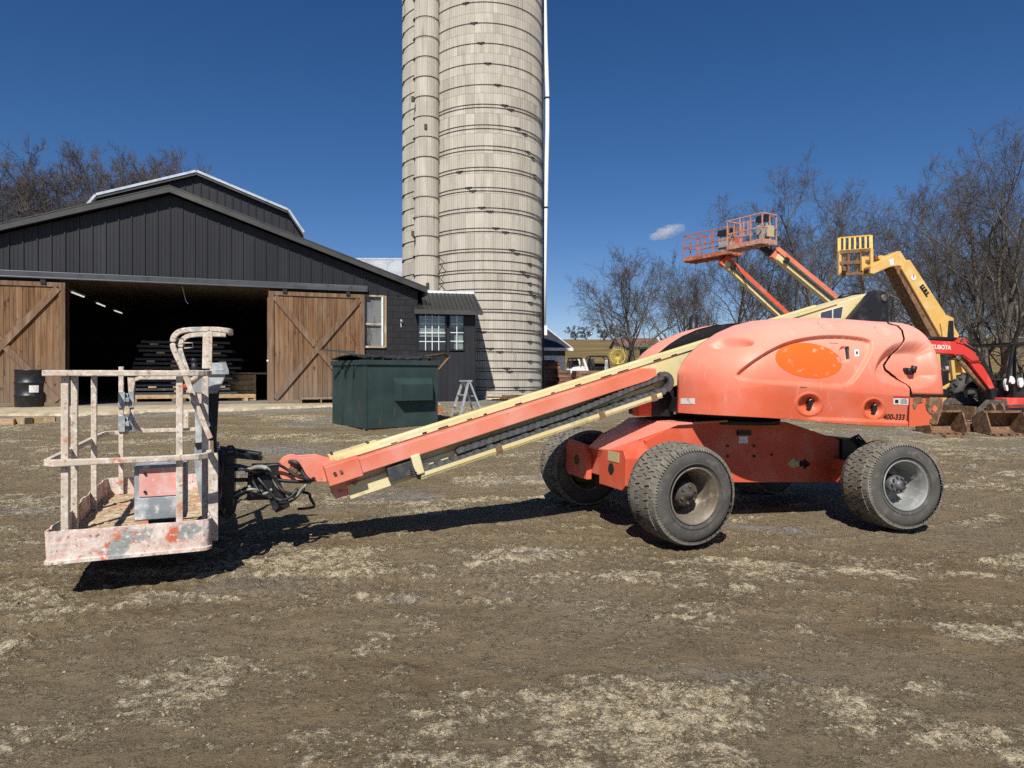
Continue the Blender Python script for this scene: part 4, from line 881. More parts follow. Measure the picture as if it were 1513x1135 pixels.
# prints on the chassis: an arrow in two colours, a plate
def cpt(px, py, y=-.424): q = L(px, py, y); return (q[0], q[2])
for nm, pts, mt in (('arrow', [(1163, 685.5), (1174, 676), (1174, 681), (1181, 681), (1181, 689.5), (1174, 689.5), (1174, 693.5)], 'decal_tan'), ('arrow', [(1181, 681), (1188, 681), (1188, 677), (1198, 686), (1188, 693.5), (1188, 689.5), (1181, 689.5)], 'decal_black')):
    MB().prism([cpt(*p) for p in pts], -.4245, -.4205).build(nm, mt, chs)
a, b = cpt(1092, 645), cpt(1105, 655); MB().box2((a[0], -.4245, b[1]), (b[0], -.4205, a[1])).build('data_plate', 'decal_white', chs)
a, b = cpt(1089, 636), cpt(1108, 643); MB().box2((a[0], -.445, b[1]), (b[0], -.42, a[1])).build('plate_lip', 'black_paint', chs)
for px, py in ((1075, 659), (1114, 659), (1075, 674), (1114, 674), (1140, 672)): q = cpt(px, py); MB().cyl((q[0], -.437, q[1]), (q[0], -.42, q[1]), .013, n=8).build('bolt', 'black_paint', chs)
# ---------------------------------------------------------------- hoods
YI, YO = -.29, -1.05
XF = L(1000, 590, YI)[0]; XE = L(1390, 585, -.82)[0]-.125
top_px = [(1000.5, 560), (1004, 548), (1012, 532), (1022, 520), (1040, 505), (1060, 492), (1085, 481), (1110, 474.5), (1150, 470.5), (1200, 470), (1240, 472.5), (1280, 475.5), (1310, 477), (1342, 478.5), (1360, 482)]
TX, TZ = [], []
for k, (px, py) in enumerate(top_px):
    q = L(px, py, -.31 if k < 8 else -.40); TX.append(q[0]); TZ.append(q[2])
TX += [XE-.06, XE-.02, XE]; TZ += [TZ[-1]-.035, TZ[-1]-.10, TZ[-1]-.17]
def ztop(x): return float(np.interp(x, TX, TZ))
zb0 = L(1003, 612, -.6)[2]; zb1 = L(1340, 630, -1.03)[2]
def zbot(x): return zb0+(zb1-zb0)*smooth((x-XF)/(1.35-XF))-.0
def pxof(P):
    Wp = P@LF.R.T+LF.o; return CXP+FPX*Wp[..., 0]/Wp[..., 1], HYP-FPX*(Wp[..., 2]-EYE)/Wp[..., 1]
def hood_grid(nx, nw, mirror=False):
    us = np.concatenate([np.linspace(0, 1, nx//6)**1.8*.18, np.linspace(.18, .90, nx*2//3)[1:], .90+.10*(1-(1-np.linspace(0, 1, nx//6))**1.8)[1:]])
    xs = XF+(XE-XF)*us; G = np.zeros((len(xs), nw, 3))
    for i, x in enumerate(xs):
        s = min(max((x-XF)/.62, 0), 1); g = (1-(1-s)**2.4)**(1/2.4); e = min(max((XE-x)/.20, 0), 1); g *= (1-(1-e)**3)**(1/3)*.70+.30 if e < 1 else 1
        yo = YI-(YI-YO)*g; zt = ztop(x); zb = float(zbot(x)); zc = zb+.30*min(1, (zt-zb)/.8)
        for j in range(nw):
            w = j/(nw-1)
            if w < .22: t = w/.22; z = zb+(zc-zb)*t; y = yo+(.06*g)*(1-t)**1.1
            else:
                th = (w-.22)/.78*math.pi/2; n = 3.0; y = YI-(YI-yo)*max(math.cos(th), 0)**(2/n); z = zc+(zt-zc)*max(math.sin(th), 0)**(2/n)
            G[i, j] = (x-.11*max(z-1.2, 0)/.7*max((x-1.25)/(XE-1.25), 0), y, z)
    if mirror: G[..., 1] *= -1
    return xs, G
def sd_poly(px, py, poly):
    """signed distance (negative inside) in pixels"""
    d = np.full(px.shape, 1e9); inside = np.zeros(px.shape, bool); n = len(poly)
    for k in range(n):
        (ax, ay), (bx, by) = poly[k], poly[(k+1) % n]; ex, ey = bx-ax, by-ay; wx, wy = px-ax, py-ay
        t = np.clip((wx*ex+wy*ey)/(ex*ex+ey*ey), 0, 1); d = np.minimum(d, np.hypot(wx-ex*t, wy-ey*t))
        c = ((ay > py) != (by > py)) & (px < (bx-ax)*(py-ay)/(by-ay+1e-12)+ax); inside ^= c
    return np.where(inside, -d, d)
def smooth_poly(p, it=2):
    for _ in range(it):
        q = []
        for k in range(len(p)):
            a, b = np.array(p[k], float), np.array(p[(k+1) % len(p)], float); q += [tuple(a*.75+b*.25), tuple(a*.25+b*.75)]
        p = q
    return p
xs_, G = hood_grid(430, 250)
du = np.gradient(G, axis=0); dv = np.gradient(G, axis=1); NRM = np.cross(du, dv); NRM /= np.linalg.norm(NRM, axis=2)[..., None]+1e-9
if NRM[215, 80, 1] > 0: NRM = -NRM
PXg, PYg = pxof(G)
PANEL = smooth_poly([(1086, 556), (1096, 545), (1130, 521), (1162, 505), (1200, 496.5), (1240, 494.5), (1286, 500), (1291, 511), (1284, 530), (1266, 560), (1252, 571.5), (1180, 566), (1104, 562.5)], 2)
D = np.zeros(PXg.shape)
def cut(poly, depth, width):
    global D
    D = D+depth*smooth((-sd_poly(PXg, PYg, poly)+width*.5)/width)
cut(PANEL, .05, 1.8)
cut(smooth_poly([(1252, 507), (1246.5, 514), (1248.5, 532), (1254, 533.5), (1261, 531), (1259.5, 514)], 2), .03, 3)
for cx, cy, rx, ry in ((1195.5, 597.5, 17, 14.5), (1290.5, 604, 14, 13.5)):
    rr = np.hypot((PXg-cx)/rx, (PYg-cy)/ry); D = D+.060*smooth((1.0-rr)/.55)-.006*np.exp(-((rr-1.12)/.10)**2)
cut(smooth_poly([(1046, 514), (1060, 504), (1072, 500), (1100, 500.5), (1116, 508), (1090, 511)], 2), .085, 6)
cut(smooth_poly([(1298, 556), (1303, 536), (1314, 520), (1332, 510), (1372, 509), (1376, 540), (1380, 562), (1348, 568), (1325, 562)], 2), .11, 17)
cut(smooth_poly([(1206, 474), (1222, 474), (1232, 487), (1222, 489)], 1), .018, 5)
cut(smooth_poly([(1290, 481), (1308, 482), (1316, 497), (1303, 495)], 1), .022, 5)
# rolled lower lip towards the rear
lipf = smooth((PXg-1192)/14)*(1-smooth((np.abs(PYg-(622+(PXg-1192)*.036))-2.5)/4)); D = D-.022*lipf
G2 = G-NRM*D[..., None]
SEAM = [(1308, 470), (1313, 478), (1326, 481), (1333, 488), (1336, 500), (1335, 510), (1324, 531), (1320.5, 538), (1323, 545), (1336, 556), (1345, 566), (1346, 583), (1343, 600), (1340, 640)]
def seam_sd(px, py):
    xsr = np.interp(py, [p[1] for p in SEAM], [p[0] for p in SEAM]); d = np.full(px.shape, 1e9)
    for (ax, ay), (bx, by) in zip(SEAM, SEAM[1:]):
        ex, ey = bx-ax, by-ay; t = np.clip(((px-ax)*ex+(py-ay)*ey)/(ex*ex+ey*ey), 0, 1); d = np.minimum(d, np.hypot(px-ax-ex*t, py-ay-ey*t))
    return np.where(px < xsr, -d, d)
S2 = seam_sd(PXg, PYg)
# near the seam, pull vertices exactly to either lip so the gap has a clean edge
def hood_mesh(name, keep, closeY=True):
    m, n = G2.shape[:2]; b = MB(); idx = -np.ones((m, n), int); P = G2.copy()
    fs = []
    for i in range(m-1):
        for j in range(n-1):
            c = ((i, j), (i, j+1), (i+1, j+1), (i+1, j))
            if all(keep[a] for a in c): fs.append(c)
    vs = []
    for f in fs:
        for a in f:
            if idx[a] < 0: idx[a] = len(vs); vs.append(P[a])
    b.add(vs, [tuple(idx[a] for a in f) for f in fs], True); return b
GAPW = 1.3
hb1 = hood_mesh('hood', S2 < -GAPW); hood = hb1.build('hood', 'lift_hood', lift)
lowz = L(1360, 585, -1.0)[2]
isw = (PYg > 584.5)
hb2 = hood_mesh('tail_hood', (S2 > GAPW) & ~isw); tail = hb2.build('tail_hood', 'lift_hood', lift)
_k = (165*189+60) % len(hood.data.polygons); HSIGN = -1 if hood.data.polygons[len(hood.data.polygons)//2].normal[1] < 0 else 1
for o in (hood, tail):
    sd = o.modifiers.new('thick', 'SOLIDIFY'); sd.thickness = .010; sd.offset = HSIGN
_full = MB().grid(G2.tolist()); BVH = BVHTree.FromPolygons(_full.v, _full.f)
eyeL = Vector(LF.l(EYEP))
def on_hood(px, py, off=.002):
    d = Vector(LF.R.T@ray(px, py)).normalized(); h = BVH.ray_cast(eyeL, d)
    if h[0] is None: return None
    n = h[1] if h[1].dot(d) < 0 else -h[1]; return h[0]+n*off
# dark inner shell behind the seam and inside the hood
sh_ = MB(); Gs = G2-NRM*.035; Gs[..., 1] = np.minimum(Gs[..., 1], YI-.005); _cz = L(1360, 583, -1.0)[2]; Gs[..., 2] = np.where(Gs[..., 0] > L(1338, 600, -1.0)[0], np.maximum(Gs[..., 2], _cz), Gs[..., 2]); Gs[..., 0] = np.minimum(Gs[..., 0], XE-.05); sh_.grid(Gs[::6, ::6].tolist()); sh_.build('inner_shell', 'black_paint', lift)
iw = [(x, ztop(x)-.01) for x in np.linspace(XF+.01, XE-.16, 30)]; iw = [(XF+.01, zb0+.01)]+iw+[(XE-.08, 1.3), (1.25, 1.25), (1.2, zb1+.03)]
MB().prism(iw, YI-.004, YI+.006).build('inner_wall', 'black_paint', lift)
# counterweight: rusty casting below the tail hood
cwb = MB(); px0 = [(1343, 587), (1391, 588), (1390, 606), (1383, 626), (1342, 630)]
cpoly = [L(px, py, -.93) for px, py in px0]; pol = [(q[0], q[2]) for q in cpoly]
nx = 14; rows = []
for i in range(nx+1):
    a = i/nx; y = -1.02+a*2.04; e = abs(2*a-1)**6; rows.append([((x-(.10*e if x > 1.5 else 0)), y, z) for x, z in pol])
for i in range(nx): cwb.add(rows[i]+rows[i+1], [(k, (k+1) % 5, 5+(k+1) % 5, 5+k) for k in range(5)])
cwb.add(rows[0], [tuple(range(5))]); cwb.add(rows[-1], [tuple(reversed(range(5)))])
cw = cwb.build('counterweight', 'casting', lift, bev=.012)
def blob(pts, y, nm, mt, par, seed, fn=None):
    """an irregular scab standing a few millimetres proud"""
    r = random.Random(seed); pl = smooth_poly(pts, 2); pl = [(a+r.uniform(-.9, .9), b+r.uniform(-.9, .9)) for a, b in pl]; P = [LF.on(a, b, y) for a, b in pl]
    return MB().prism([(p[0], p[2]) for p in P], y-.002, y+.004).build(nm, mt, par)
blob([(1349, 592), (1352, 585), (1362, 587), (1365, 595), (1358, 595), (1354, 600), (1349, 607)], -1.026, 'rust_patch', 'rusty_steel', cw, 1)
blob([(1366, 594), (1372, 587), (1390, 585), (1393, 600), (1388, 622), (1378, 628), (1372, 622), (1380, 615), (1370, 608)], -1.027, 'rust_patch', 'rusty_steel', cw, 2)
blob([(1377, 600), (1383, 599), (1385, 606), (1379, 610)], -1.030, 'paint_patch', 'casting', cw, 3)
# far hood (mirrored) with its black inner face
_, GF = hood_grid(110, 60, True); fh = MB().grid(GF.tolist()).build('hood', 'lift_hood', lift, label='far side hood, mostly hidden behind the boom')
MB().prism(iw, .284, .294).build('inner_wall', 'black_paint', lift)
MB().prism([(x, ztop(x)-.15) for x in (-.2, .4, 1.1, 1.3)]+[(1.3, 1.2), (-.2, 1.2)], -.27, .27).build('boom_well', 'black_paint', lift)
q = L(1024, 492, .62); q1 = L(1027, 469, .62)
MB().cyl((q[0], .62, q[2]-.15), (q1[0]-.02, .62, q1[2]), .052, n=16).cyl((q1[0]-.02, .62, q1[2]), (q1[0]-.03, .62, q1[2]+.02), .053, .03, n=16).build('exhaust', 'black_paint', lift)
# decals conforming to the hood
def patch(name, mt, fn, nu, nv, off=.0025, parent=None):
    g = [[on_hood(*fn(u/nu, v/nv), off) for v in range(nv+1)] for u in range(nu+1)]
    return MB().grid([[tuple(p) for p in r] for r in g]).build(name, mt, parent or hood)
def ell(u, v):
    a = 2*math.pi*u; r = v; ca, sa = math.cos(a), math.sin(a); th = math.radians(8); x = 49.5*r*ca; y = 25.5*r*sa; return (1194.5+x*math.cos(th)-y*math.sin(th), 532.8+x*math.sin(th)+y*math.cos(th))
patch('oval_decal', 'decal_orange', ell, 64, 8)
def rect(x0, y0, x1, y1, sk=0): return lambda u, v: (x0+(x1-x0)*u, y0+(y1-y0)*v+sk*u)
patch('label', 'decal_white', rect(1006, 588.5, 1027, 597), 5, 3); patch('label', 'decal_white', rect(1319.5, 587.5, 1342, 597.5, .8), 5, 3); patch('label', 'decal_red', rect(1319.8, 585.2, 1342.5, 588, .8), 5, 2, .003)
patch('label', 'decal_white', rect(1262, 516.5, 1269, 527), 2, 3, .003); patch('label', 'decal_black', rect(1264.3, 519.5, 1267, 523.5), 2, 2, .005)
lbl = MB()
for k in range(4): patch('label_text', 'decal_black', rect(1330, 590.2+k*1.7, 1340, 590.8+k*1.7, .4), 3, 1, .004)
patch('label_text', 'decal_black', rect(1322, 590.5, 1327, 595.5), 2, 2, .004)
patch('slot', 'black_paint', lambda u, v: (1248.4+5.4*v+1.6*u, 512+19*u), 5, 3, .004)
for k, (x0, y0, x1, y1) in enumerate(((1225, 506.7, 1238, 507.3), (1182, 571.8, 1192, 572.5))): patch('scratch', 'rusty_steel', rect(x0, y0, x1, y1, .5), 4, 1, .003)
# fleet number
def hood_text(body, cx, cy, hpx, ang_, shear, mt):
    c = bpy.data.curves.new('n', 'FONT'); c.body = body; c.size = 1; c.shear = shear; c.offset = .022; c.align_x = 'CENTER'; c.align_y = 'CENTER'; c.resolution_u = 3
    o = bpy.data.objects.new('n', c); COL.objects.link(o); me = bpy.data.meshes.new_from_object(o.evaluated_get(bpy.context.evaluated_depsgraph_get())); bpy.data.objects.remove(o)
    k = hpx/.70; ca, sa = math.cos(ang_), math.sin(ang_)
    for v in me.vertices:
        x, y = v.co.x*k*.80, -v.co.y*k; p = on_hood(cx+x*ca-y*sa, cy+x*sa+y*ca, .0035); v.co = p
    me.materials.clear(); return link('fleet_number', me, mt, hood)
hood_text('400-333', 1320, 616.5, 8.4, math.radians(1.5), .22, 'decal_black')
# latches in their round recesses
for cx, cy in ((1194, 596.5), (1289, 603.5)):
    c = on_hood(cx, cy, .0); z = np.array(c); b = MB()
    b.box(z+(0, -.018, .005), (.05, .03, .035)); b.box(z+(-.012, -.026, -.035), (.04, .012, .05), np.array([[.8, 0, .6], [0, 1, 0], [-.6, 0, .8]])); b.tube([z+(-.03, -.03, .02), z+(-.02, -.034, .045), z+(.0, -.035, .052), z+(.02, -.034, .045), z+(.03, -.03, .025)], .006, 6)
    b.build('latch', 'black_paint', hood); MB().tube([z+(-.022, -.038, .028), z+(-.005, -.042, .046), z+(.014, -.04, .036)], .005, 6).build('latch_pin', 'galvanised_trim', hood)
c = np.array(on_hood(1341, 546, 0)); MB().cyl(c+(0, .02, -.02), c+(0, -.05, -.02), .035, n=14).cyl(c+(.02, -.04, -.03), c+(.03, -.05, .035), .028, n=12).cyl(c+(-.045, .0, -.005), c+(-.045, -.03, -.005), .022, n=10).build('filler_cap', 'black_paint', tail)
# ---------------------------------------------------------------- boom
t0 = L(490, 683, -.16); t1 = L(1285, 433, -.16); AL = math.atan2(t1[2]-t0[2], t1[0]-t0[0]); CA, SA = math.cos(AL), math.sin(AL)
def bp(p, s, q): return (t0[0]+p*CA-q*SA, s, t0[2]+p*SA+q*CA)
def bpx(px, py, s): q = L(px, py, s); dx, dz = q[0]-t0[0], q[2]-t0[2]; return (dx*CA+dz*SA, -dx*SA+dz*CA)
PE = bpx(1285, 433, -.16)[0]
def bbox(b, p0, p1, s0, s1, q0, q1):
    vs = [bp(p, s, q) for p in (p0, p1) for s in (s0, s1) for q in (q0, q1)]
    return b.add(vs, [(0,1,3,2), (4,6,7,5), (0,4,5,1), (2,3,7,6), (0,2,6,4), (1,5,7,3)])
BH = .305
bo = MB(); bbox(bo, .03, PE, -.16, .16, -BH, 0); boom = bo.build('boom', 'lift_cream', lift, bev=.008)
b = MB(); bbox(b, .10, PE-.5, -.175, -.13, -.006, .012); bbox(b, .10, PE-.5, .13, .175, -.006, .012); b.build('top_flange', 'lift_cream', boom)
b = MB(); bbox(b, .0, .42, -.05, .12, .001, .035); b.build('wear_pad', 'lift_cream', boom)
for p, s in ((.03, .0), (.03, .09), (.34, .0), (.34, .09)): MB().cyl(bp(p, s, .03), bp(p, s, .05), .012, n=6).build('bolt', 'black_paint', boom)
# black marks worn along the top edge
r = random.Random(8); p = .5
while p < 3.9:
    l = r.uniform(.03, .13); b = MB(); bbox(b, p, p+l, -.1775, -.1755, -.004+r.uniform(-.004, .002), .006+r.uniform(-.003, .004)); b.build('worn_mark', 'decal_black', boom); p += l+r.uniform(.05, .3)
# bottom rail that carries the power track
pr0 = bpx(648, 684, -.27)[0]; pr1 = bpx(975, 577, -.27)[0]
b = MB(); bbox(b, .06, pr1, -.20, -.16, -.335, -.215); b.build('lower_rail', 'lift_cream', boom, bev=.004)
b = MB(); bbox(b, pr0-.2, pr1, -.29, -.20, -.345, -.325); bbox(b, pr0-.2, pr1, -.29, -.282, -.345, -.295); b.build('track_tray', 'lift_cream', boom)
for px in (730, 885, 968):
    pc = bpx(px, 640 if px < 800 else 600, -.27)[0]; b = MB(); bbox(b, pc-.03, pc+.03, -.297, -.20, -.352, -.285); b.build('tray_bracket', 'rusty_steel', boom)
# pink tube above the track
pk = MB(); pA, pB = -.06, bpx(970, 550, -.29)[0]
pts = [(pA, -.145), (pA, -.02), (pB-.12, -.02), (pB, -.055), (pB, -.125), (pB-.10, -.145)]
vs = [bp(p, -.29, q) for p, q in pts]+[bp(p, -.165, q) for p, q in pts]; n = len(pts)
pk.add(vs, [tuple(range(n)), tuple(reversed(range(n, 2*n)))]+[(i, n+i, n+(i+1) % n, (i+1) % n) for i in range(n)])
pink = pk.build('outer_tube', 'lift_pink', boom, bev=.006)
b = MB(); bbox(b, -.075, .20, -.315, .19, -.16, .0); bbox(b, -.055, .16, -.165, .18, -.30, -.155); hd = b.build('boom_head', 'lift_pink', lift, bev=.006)
for p in (-.01, .04): MB().cyl(bp(p, -.33, -.07), bp(p, -.31, -.07), .014, n=6).build('bolt', 'bolt_steel', hd)
for px, py in ((503, 726), (524, 715)): pq = bpx(px, py, -.205); MB().cyl(bp(pq[0], -.215, pq[1]), bp(pq[0], -.19, pq[1]), .014, n=6).build('bolt', 'bolt_steel', boom)
# power track: links along the tray, round the end and back under the tube
lk = MB(); lk.box((0, 0, 0), (.060, .075, .050)); lk.box((.0, -.040, -.008), (.048, .012, .046)); lk.cyl((.03, -.047, .0), (.03, .037, .0), .018, n=8); LK = lk.mesh('track_link'); LK.materials.append(MATS['track_plastic'])
trk = MB(); ps = bpx(625, 690, -.24)[0]; pe = bpx(980, 570, -.24)[0]; bbox(trk, ps-.02, ps+.05, -.27, -.19, -.31, -.235); trk_o = trk.build('power_track', 'track_plastic', lift)
def add_link(p, q, a):
    o = bpy.data.objects.new('track_link', LK); COL.objects.link(o); o.parent = trk_o; o.location = bp(p, -.235, q); o.rotation_euler = (0, -(AL+a), 0)
p = ps
while p < pe-.02: add_link(p, -.285+.006*math.sin(p*40), 0); p += .067
for k in range(1, 7): a = -math.pi/2+math.pi*k/7; add_link(pe+.072*math.cos(a), -.213+.072*math.sin(a), a+math.pi/2)
p = pe-.02; k = 0
while p > ps+.3: add_link(p, -.165-.06*smooth((pe-p)/1.2), math.pi+.05*math.sin(k)); p -= .067; k += 1
b = MB(); e0, e1 = bpx(573, 700, -.26)[0], bpx(609, 690, -.26)[0]; bbox(b, e0, e1, -.29, -.20, -.285, -.17); b.build('junction_box', 'track_plastic', boom, bev=.005)
b = MB(); e0, e1 = bpx(614, 690, -.28)[0], bpx(624, 688, -.28)[0]; bbox(b, e0-.02, e1, -.31, -.205, -.30, -.13); b.build('track_clamp', 'lift_cream', boom, bev=.01)
for k in range(5):
    q = -.19-.02*k; MB().tube([bp(e0-.07, -.25, q), bp(e0-.03, -.29-.01*k, q-.025), bp(e0+.0, -.30, q-.06), bp(e0+.05, -.27, -.26)], .010, 6).build('hose', 'rubber_hose', boom)
# dark mast behind the hood with the pivot pin
mpts = [(1248, 480), (1284, 437), (1290, 430.5), (1300, 428.5), (1308, 431), (1312, 437), (1313.5, 448), (1314, 482)]
mq = [L(px, py, -.24) for px, py in mpts]; ms = MB().prism([(q[0], q[2]) for q in mq], -.24, -.165); ms.prism([(q[0], q[2]) for q in mq], .165, .24); ms.box2((mq[-2][0]-.05, -.165, mq[-1][2]), (mq[-2][0], .165, mq[-2][2]))
mast = ms.build('mast', 'black_paint', lift, bev=.012)
q = L(1306, 440, -.25); MB().cyl((q[0], -.262, q[2]), (q[0], -.235, q[2]), .038, n=18).build('pivot_pin', 'bolt_steel', mast)
q = L(1287, 457.5, -.24); MB().cyl((q[0], -.246, q[2]), (q[0], -.236, q[2]), .02, n=12).build('hole_disc', 'decal_black', mast)  # black disc set on the mast for the dark inside an opening
q = L(1262, 434, .1); MB().tube([(q[0]-.2, .1, q[2]-.06), (q[0], .1, q[2]-.01), (q[0]+.2, .1, q[2]-.02)], .03, 8).build('lift_cylinder', 'black_paint', mast)
for k, pts in enumerate(([(1212, 470), (1213, 462), (1229, 457.5), (1229, 470)], [(1231, 470), (1231, 457), (1245, 453), (1242.5, 470)])):
    Q = [L(px, py, -.1605) for px, py in pts]; c = sum(Q)/4; big = [((q-c)*1.16+c) for q in Q]
    MB().prism([(q[0], q[2]) for q in big], -.1625, -.1598).build('letter_edge', 'decal_white', boom); MB().prism([(q[0], q[2]) for q in Q], -.165, -.1627).build('letter', 'decal_slate', boom)
# ---------------------------------------------------------------- boom end: lug, slave cylinder, rotator, hoses
hp = L(432, 694, -.09)
lug_pts = [(hp[0]+.105*math.cos(math.radians(a)), hp[2]+.105*math.sin(math.radians(a))) for a in range(65, 291, 15)]
e = bp(-.02, 0, -.03); e2 = bp(-.02, 0, -.17)
lb = MB()
for s in (-.11, .08): lb.prism(lug_pts+[(e2[0], e2[2]), (e[0]+.05, e[2]+.03), (e[0]-.10, e[2]+.075)], s, s+.03)
lug_o = lb.build('boom_lug', 'lift_pink', lift, bev=.004)
MB().cyl((hp[0], -.135, hp[2]), (hp[0], .13, hp[2]), .034, n=14).box((hp[0]+.02, -.12, hp[2]-.02), (.10, .012, .03)).build('lug_pin', 'rusty_steel', lug_o)
rb = MB()
def lp(px, py, y): return L(px, py, y)
qa, qb = lp(366, 700, -.05), lp(403, 735, -.05); rb.box2((qa[0], -.16, qb[2]), (qb[0], .12, qa[2]))
qa, qb = lp(372, 690, .0), lp(436, 702, .0); rb.box2((qa[0], -.08, qb[2]-.03), (qb[0], .08, qa[2]+.02))
qa, qb = lp(398, 705, -.10), lp(418, 752, -.10); rb.beam((qa[0], -.10, qa[2]), (qb[0], -.10, qb[2]), .10, .12)
rot = rb.build('rotator', 'black_paint', lift, bev=.008)
sp_ = MB()
qa = lp(322, 668, .0); qb = lp(346, 752, .0); sp_.box2((qa[0]+.02, -.25, qb[2]), (qb[0], .30, qa[2]))
qa = lp(318, 668, -.3); qb = lp(385, 690, -.2); sp_.beam((qa[0], -.2, qa[2]-.02), (qb[0], -.1, qb[2]+.06), .10, .04); sp_.beam((qa[0], .15, qa[2]-.02), (qb[0], .1, qb[2]+.06), .10, .04)
qa = lp(335, 712, -.2); qb = lp(372, 710, -.15); sp_.beam((qa[0], -.12, qa[2]), (qb[0], -.1, qb[2]), .04, .03); qa = lp(335, 740, -.2); qb = lp(372, 722, -.15); sp_.beam((qa[0], -.12, qa[2]), (qb[0], -.1, qb[2]), .04, .05)
sup = sp_.build('platform_support', 'black_paint', lift, bev=.006)
qa = lp(341, 672, -.2); MB().tube([(qa[0]-.035, -.2, qa[2]-.03), (qa[0]-.035, -.2, qa[2]+.04), (qa[0]-.02, -.2, qa[2]+.065), (qa[0]+.01, -.2, qa[2]+.065), (qa[0]+.028, -.2, qa[2]+.04), (qa[0]+.028, -.2, qa[2]-.03)], .009, 6).build('lifting_eye', 'black_paint', sup)
def hose(pts, r, mt='rubber_hose', s=-.16):
    P = []
    for k, (px, py) in enumerate(pts): q = lp(px, py, s); P.append(np.array([q[0], s+.03*math.sin(k*1.7+px), q[2]]))
    out = []
    for i in range(len(P)-1):      # smooth through the points
        p0, p1, p2, p3 = P[max(i-1, 0)], P[i], P[i+1], P[min(i+2, len(P)-1)]
        for k in range(5):
            t = k/5; out.append(.5*((2*p1)+(-p0+p2)*t+(2*p0-5*p1+4*p2-p3)*t*t+(-p0+3*p1-3*p2+p3)*t**3))
    out.append(P[-1]); MB().tube(out, r, 7).build('hose', mt, rot)
M('grey_hose', (.20, .19, .16), .6, layers=[((.36, .34, .28), 9, .5, .7)])
hose([(383, 692), (394, 690), (402, 703), (409, 718), (424, 729), (436, 733), (446, 722), (452, 716)], .011, 'grey_hose'); hose([(381, 694), (398, 697), (408, 712), (420, 726), (440, 730), (449, 722)], .012, 'rubber_hose', -.19); hose([(370, 698), (384, 703), (400, 708), (425, 711), (458, 712)], .013, 'rubber_hose'); hose([(372, 712), (388, 714), (402, 710), (430, 713), (460, 714)], .012, 'grey_hose', -.14)
hose([(428, 683), (437, 683), (444, 692), (450, 703), (458, 710), (464, 708)], .017, 'rubber_hose', -.15); hose([(318, 690), (330, 689), (352, 689), (372, 694), (390, 689)], .02, 'rubber_hose', -.22); hose([(396, 733), (404, 741), (424, 743), (436, 738), (444, 726)], .009, 'rubber_hose', -.15); hose([(362, 695), (375, 691), (386, 690), (394, 692)], .018, 'grey_hose', -.23)
hose([(447, 728), (456, 729), (459, 737), (464, 747), (455, 751), (440, 753)], .012, 'rubber_hose', .1); hose([(322, 675), (326, 668), (328, 700), (322, 740), (330, 762)], .014, 'rubber_hose', -.3); hose([(318, 660), (323, 690), (321, 720), (326, 748), (334, 765), (344, 760), (350, 735)], .012, 'rubber_hose', -.35)
hose([(308, 610), (317, 640), (318, 670), (322, 700), (320, 735)], .012, 'rubber_hose', -.33); hose([(368, 718), (376, 728), (392, 729), (402, 722)], .012, 'grey_hose', -.2); hose([(390, 690), (410, 687), (424, 694), (440, 704), (458, 709)], .012, 'rubber_hose', -.17); hose([(378, 703), (392, 718), (410, 737), (428, 735), (440, 722)], .011, 'rubber_hose', -.21); hose([(330, 685), (345, 694), (360, 693), (380, 700)], .012, 'rubber_hose', -.25); hose([(342, 735), (356, 727), (372, 722), (388, 726)], .010, 'grey_hose', -.2); hose([(374, 688), (372, 700), (376, 716), (384, 727)], .012, 'rubber_hose', -.22)
MB().beam(lp(400, 728, -.2), lp(408, 752, -.2), .03, .05).cyl(lp(399, 733, -.235), lp(399, 733, -.18), .02, n=10).cyl(lp(406, 750, -.235), lp(406, 750, -.18), .022, n=10).build('link_arm', 'black_paint', rot)
# ---------------------------------------------------------------- work platform (its own level)
PF = Fr((-2.907, 4.21, .23), 23.5)
PM = Matrix.Translation(PF.o)@Matrix([list(r) for r in PF.R]).to_4x4()
PLn, PW = .94, 2.44
fl = MB(); fl.box2((.02, .02, .015), (PLn-.02, PW-.02, .045))
plat = fl.build('platform', 'dirty_floor', lift); plat.matrix_parent_inverse = LM.inverted(); plat.matrix_basis = PM
dr = random.Random(4); db = MB(); iv, jf = icosa()
for k in range(260):
    s = dr.uniform(.004, .02); c = np.array([dr.uniform(.05, .88), dr.uniform(.06, 2.3), .047]); db.add(iv*np.array([s*1.3, s, s*.5])*(1+.4*(np.random.RandomState(k).rand(12, 1)-.5))+c, [tuple(f) for f in jf])
db.build('debris', 'dirty_floor', plat, kind='stuff')
def rc(x0, y0, x1, y1, r, n=5, open_=False):
    """rounded rectangle path"""
    P = []
    for cx, cy, a in ((x1-r, y0+r, -90), (x1-r, y1-r, 0), (x0+r, y1-r, 90), (x0+r, y0+r, 180)):
        for k in range(n+1): t = math.radians(a+90*k/n); P.append((cx+r*math.cos(t), cy+r*math.sin(t)))
    return P
K = rc(0, 0, PLn, PW, .06)
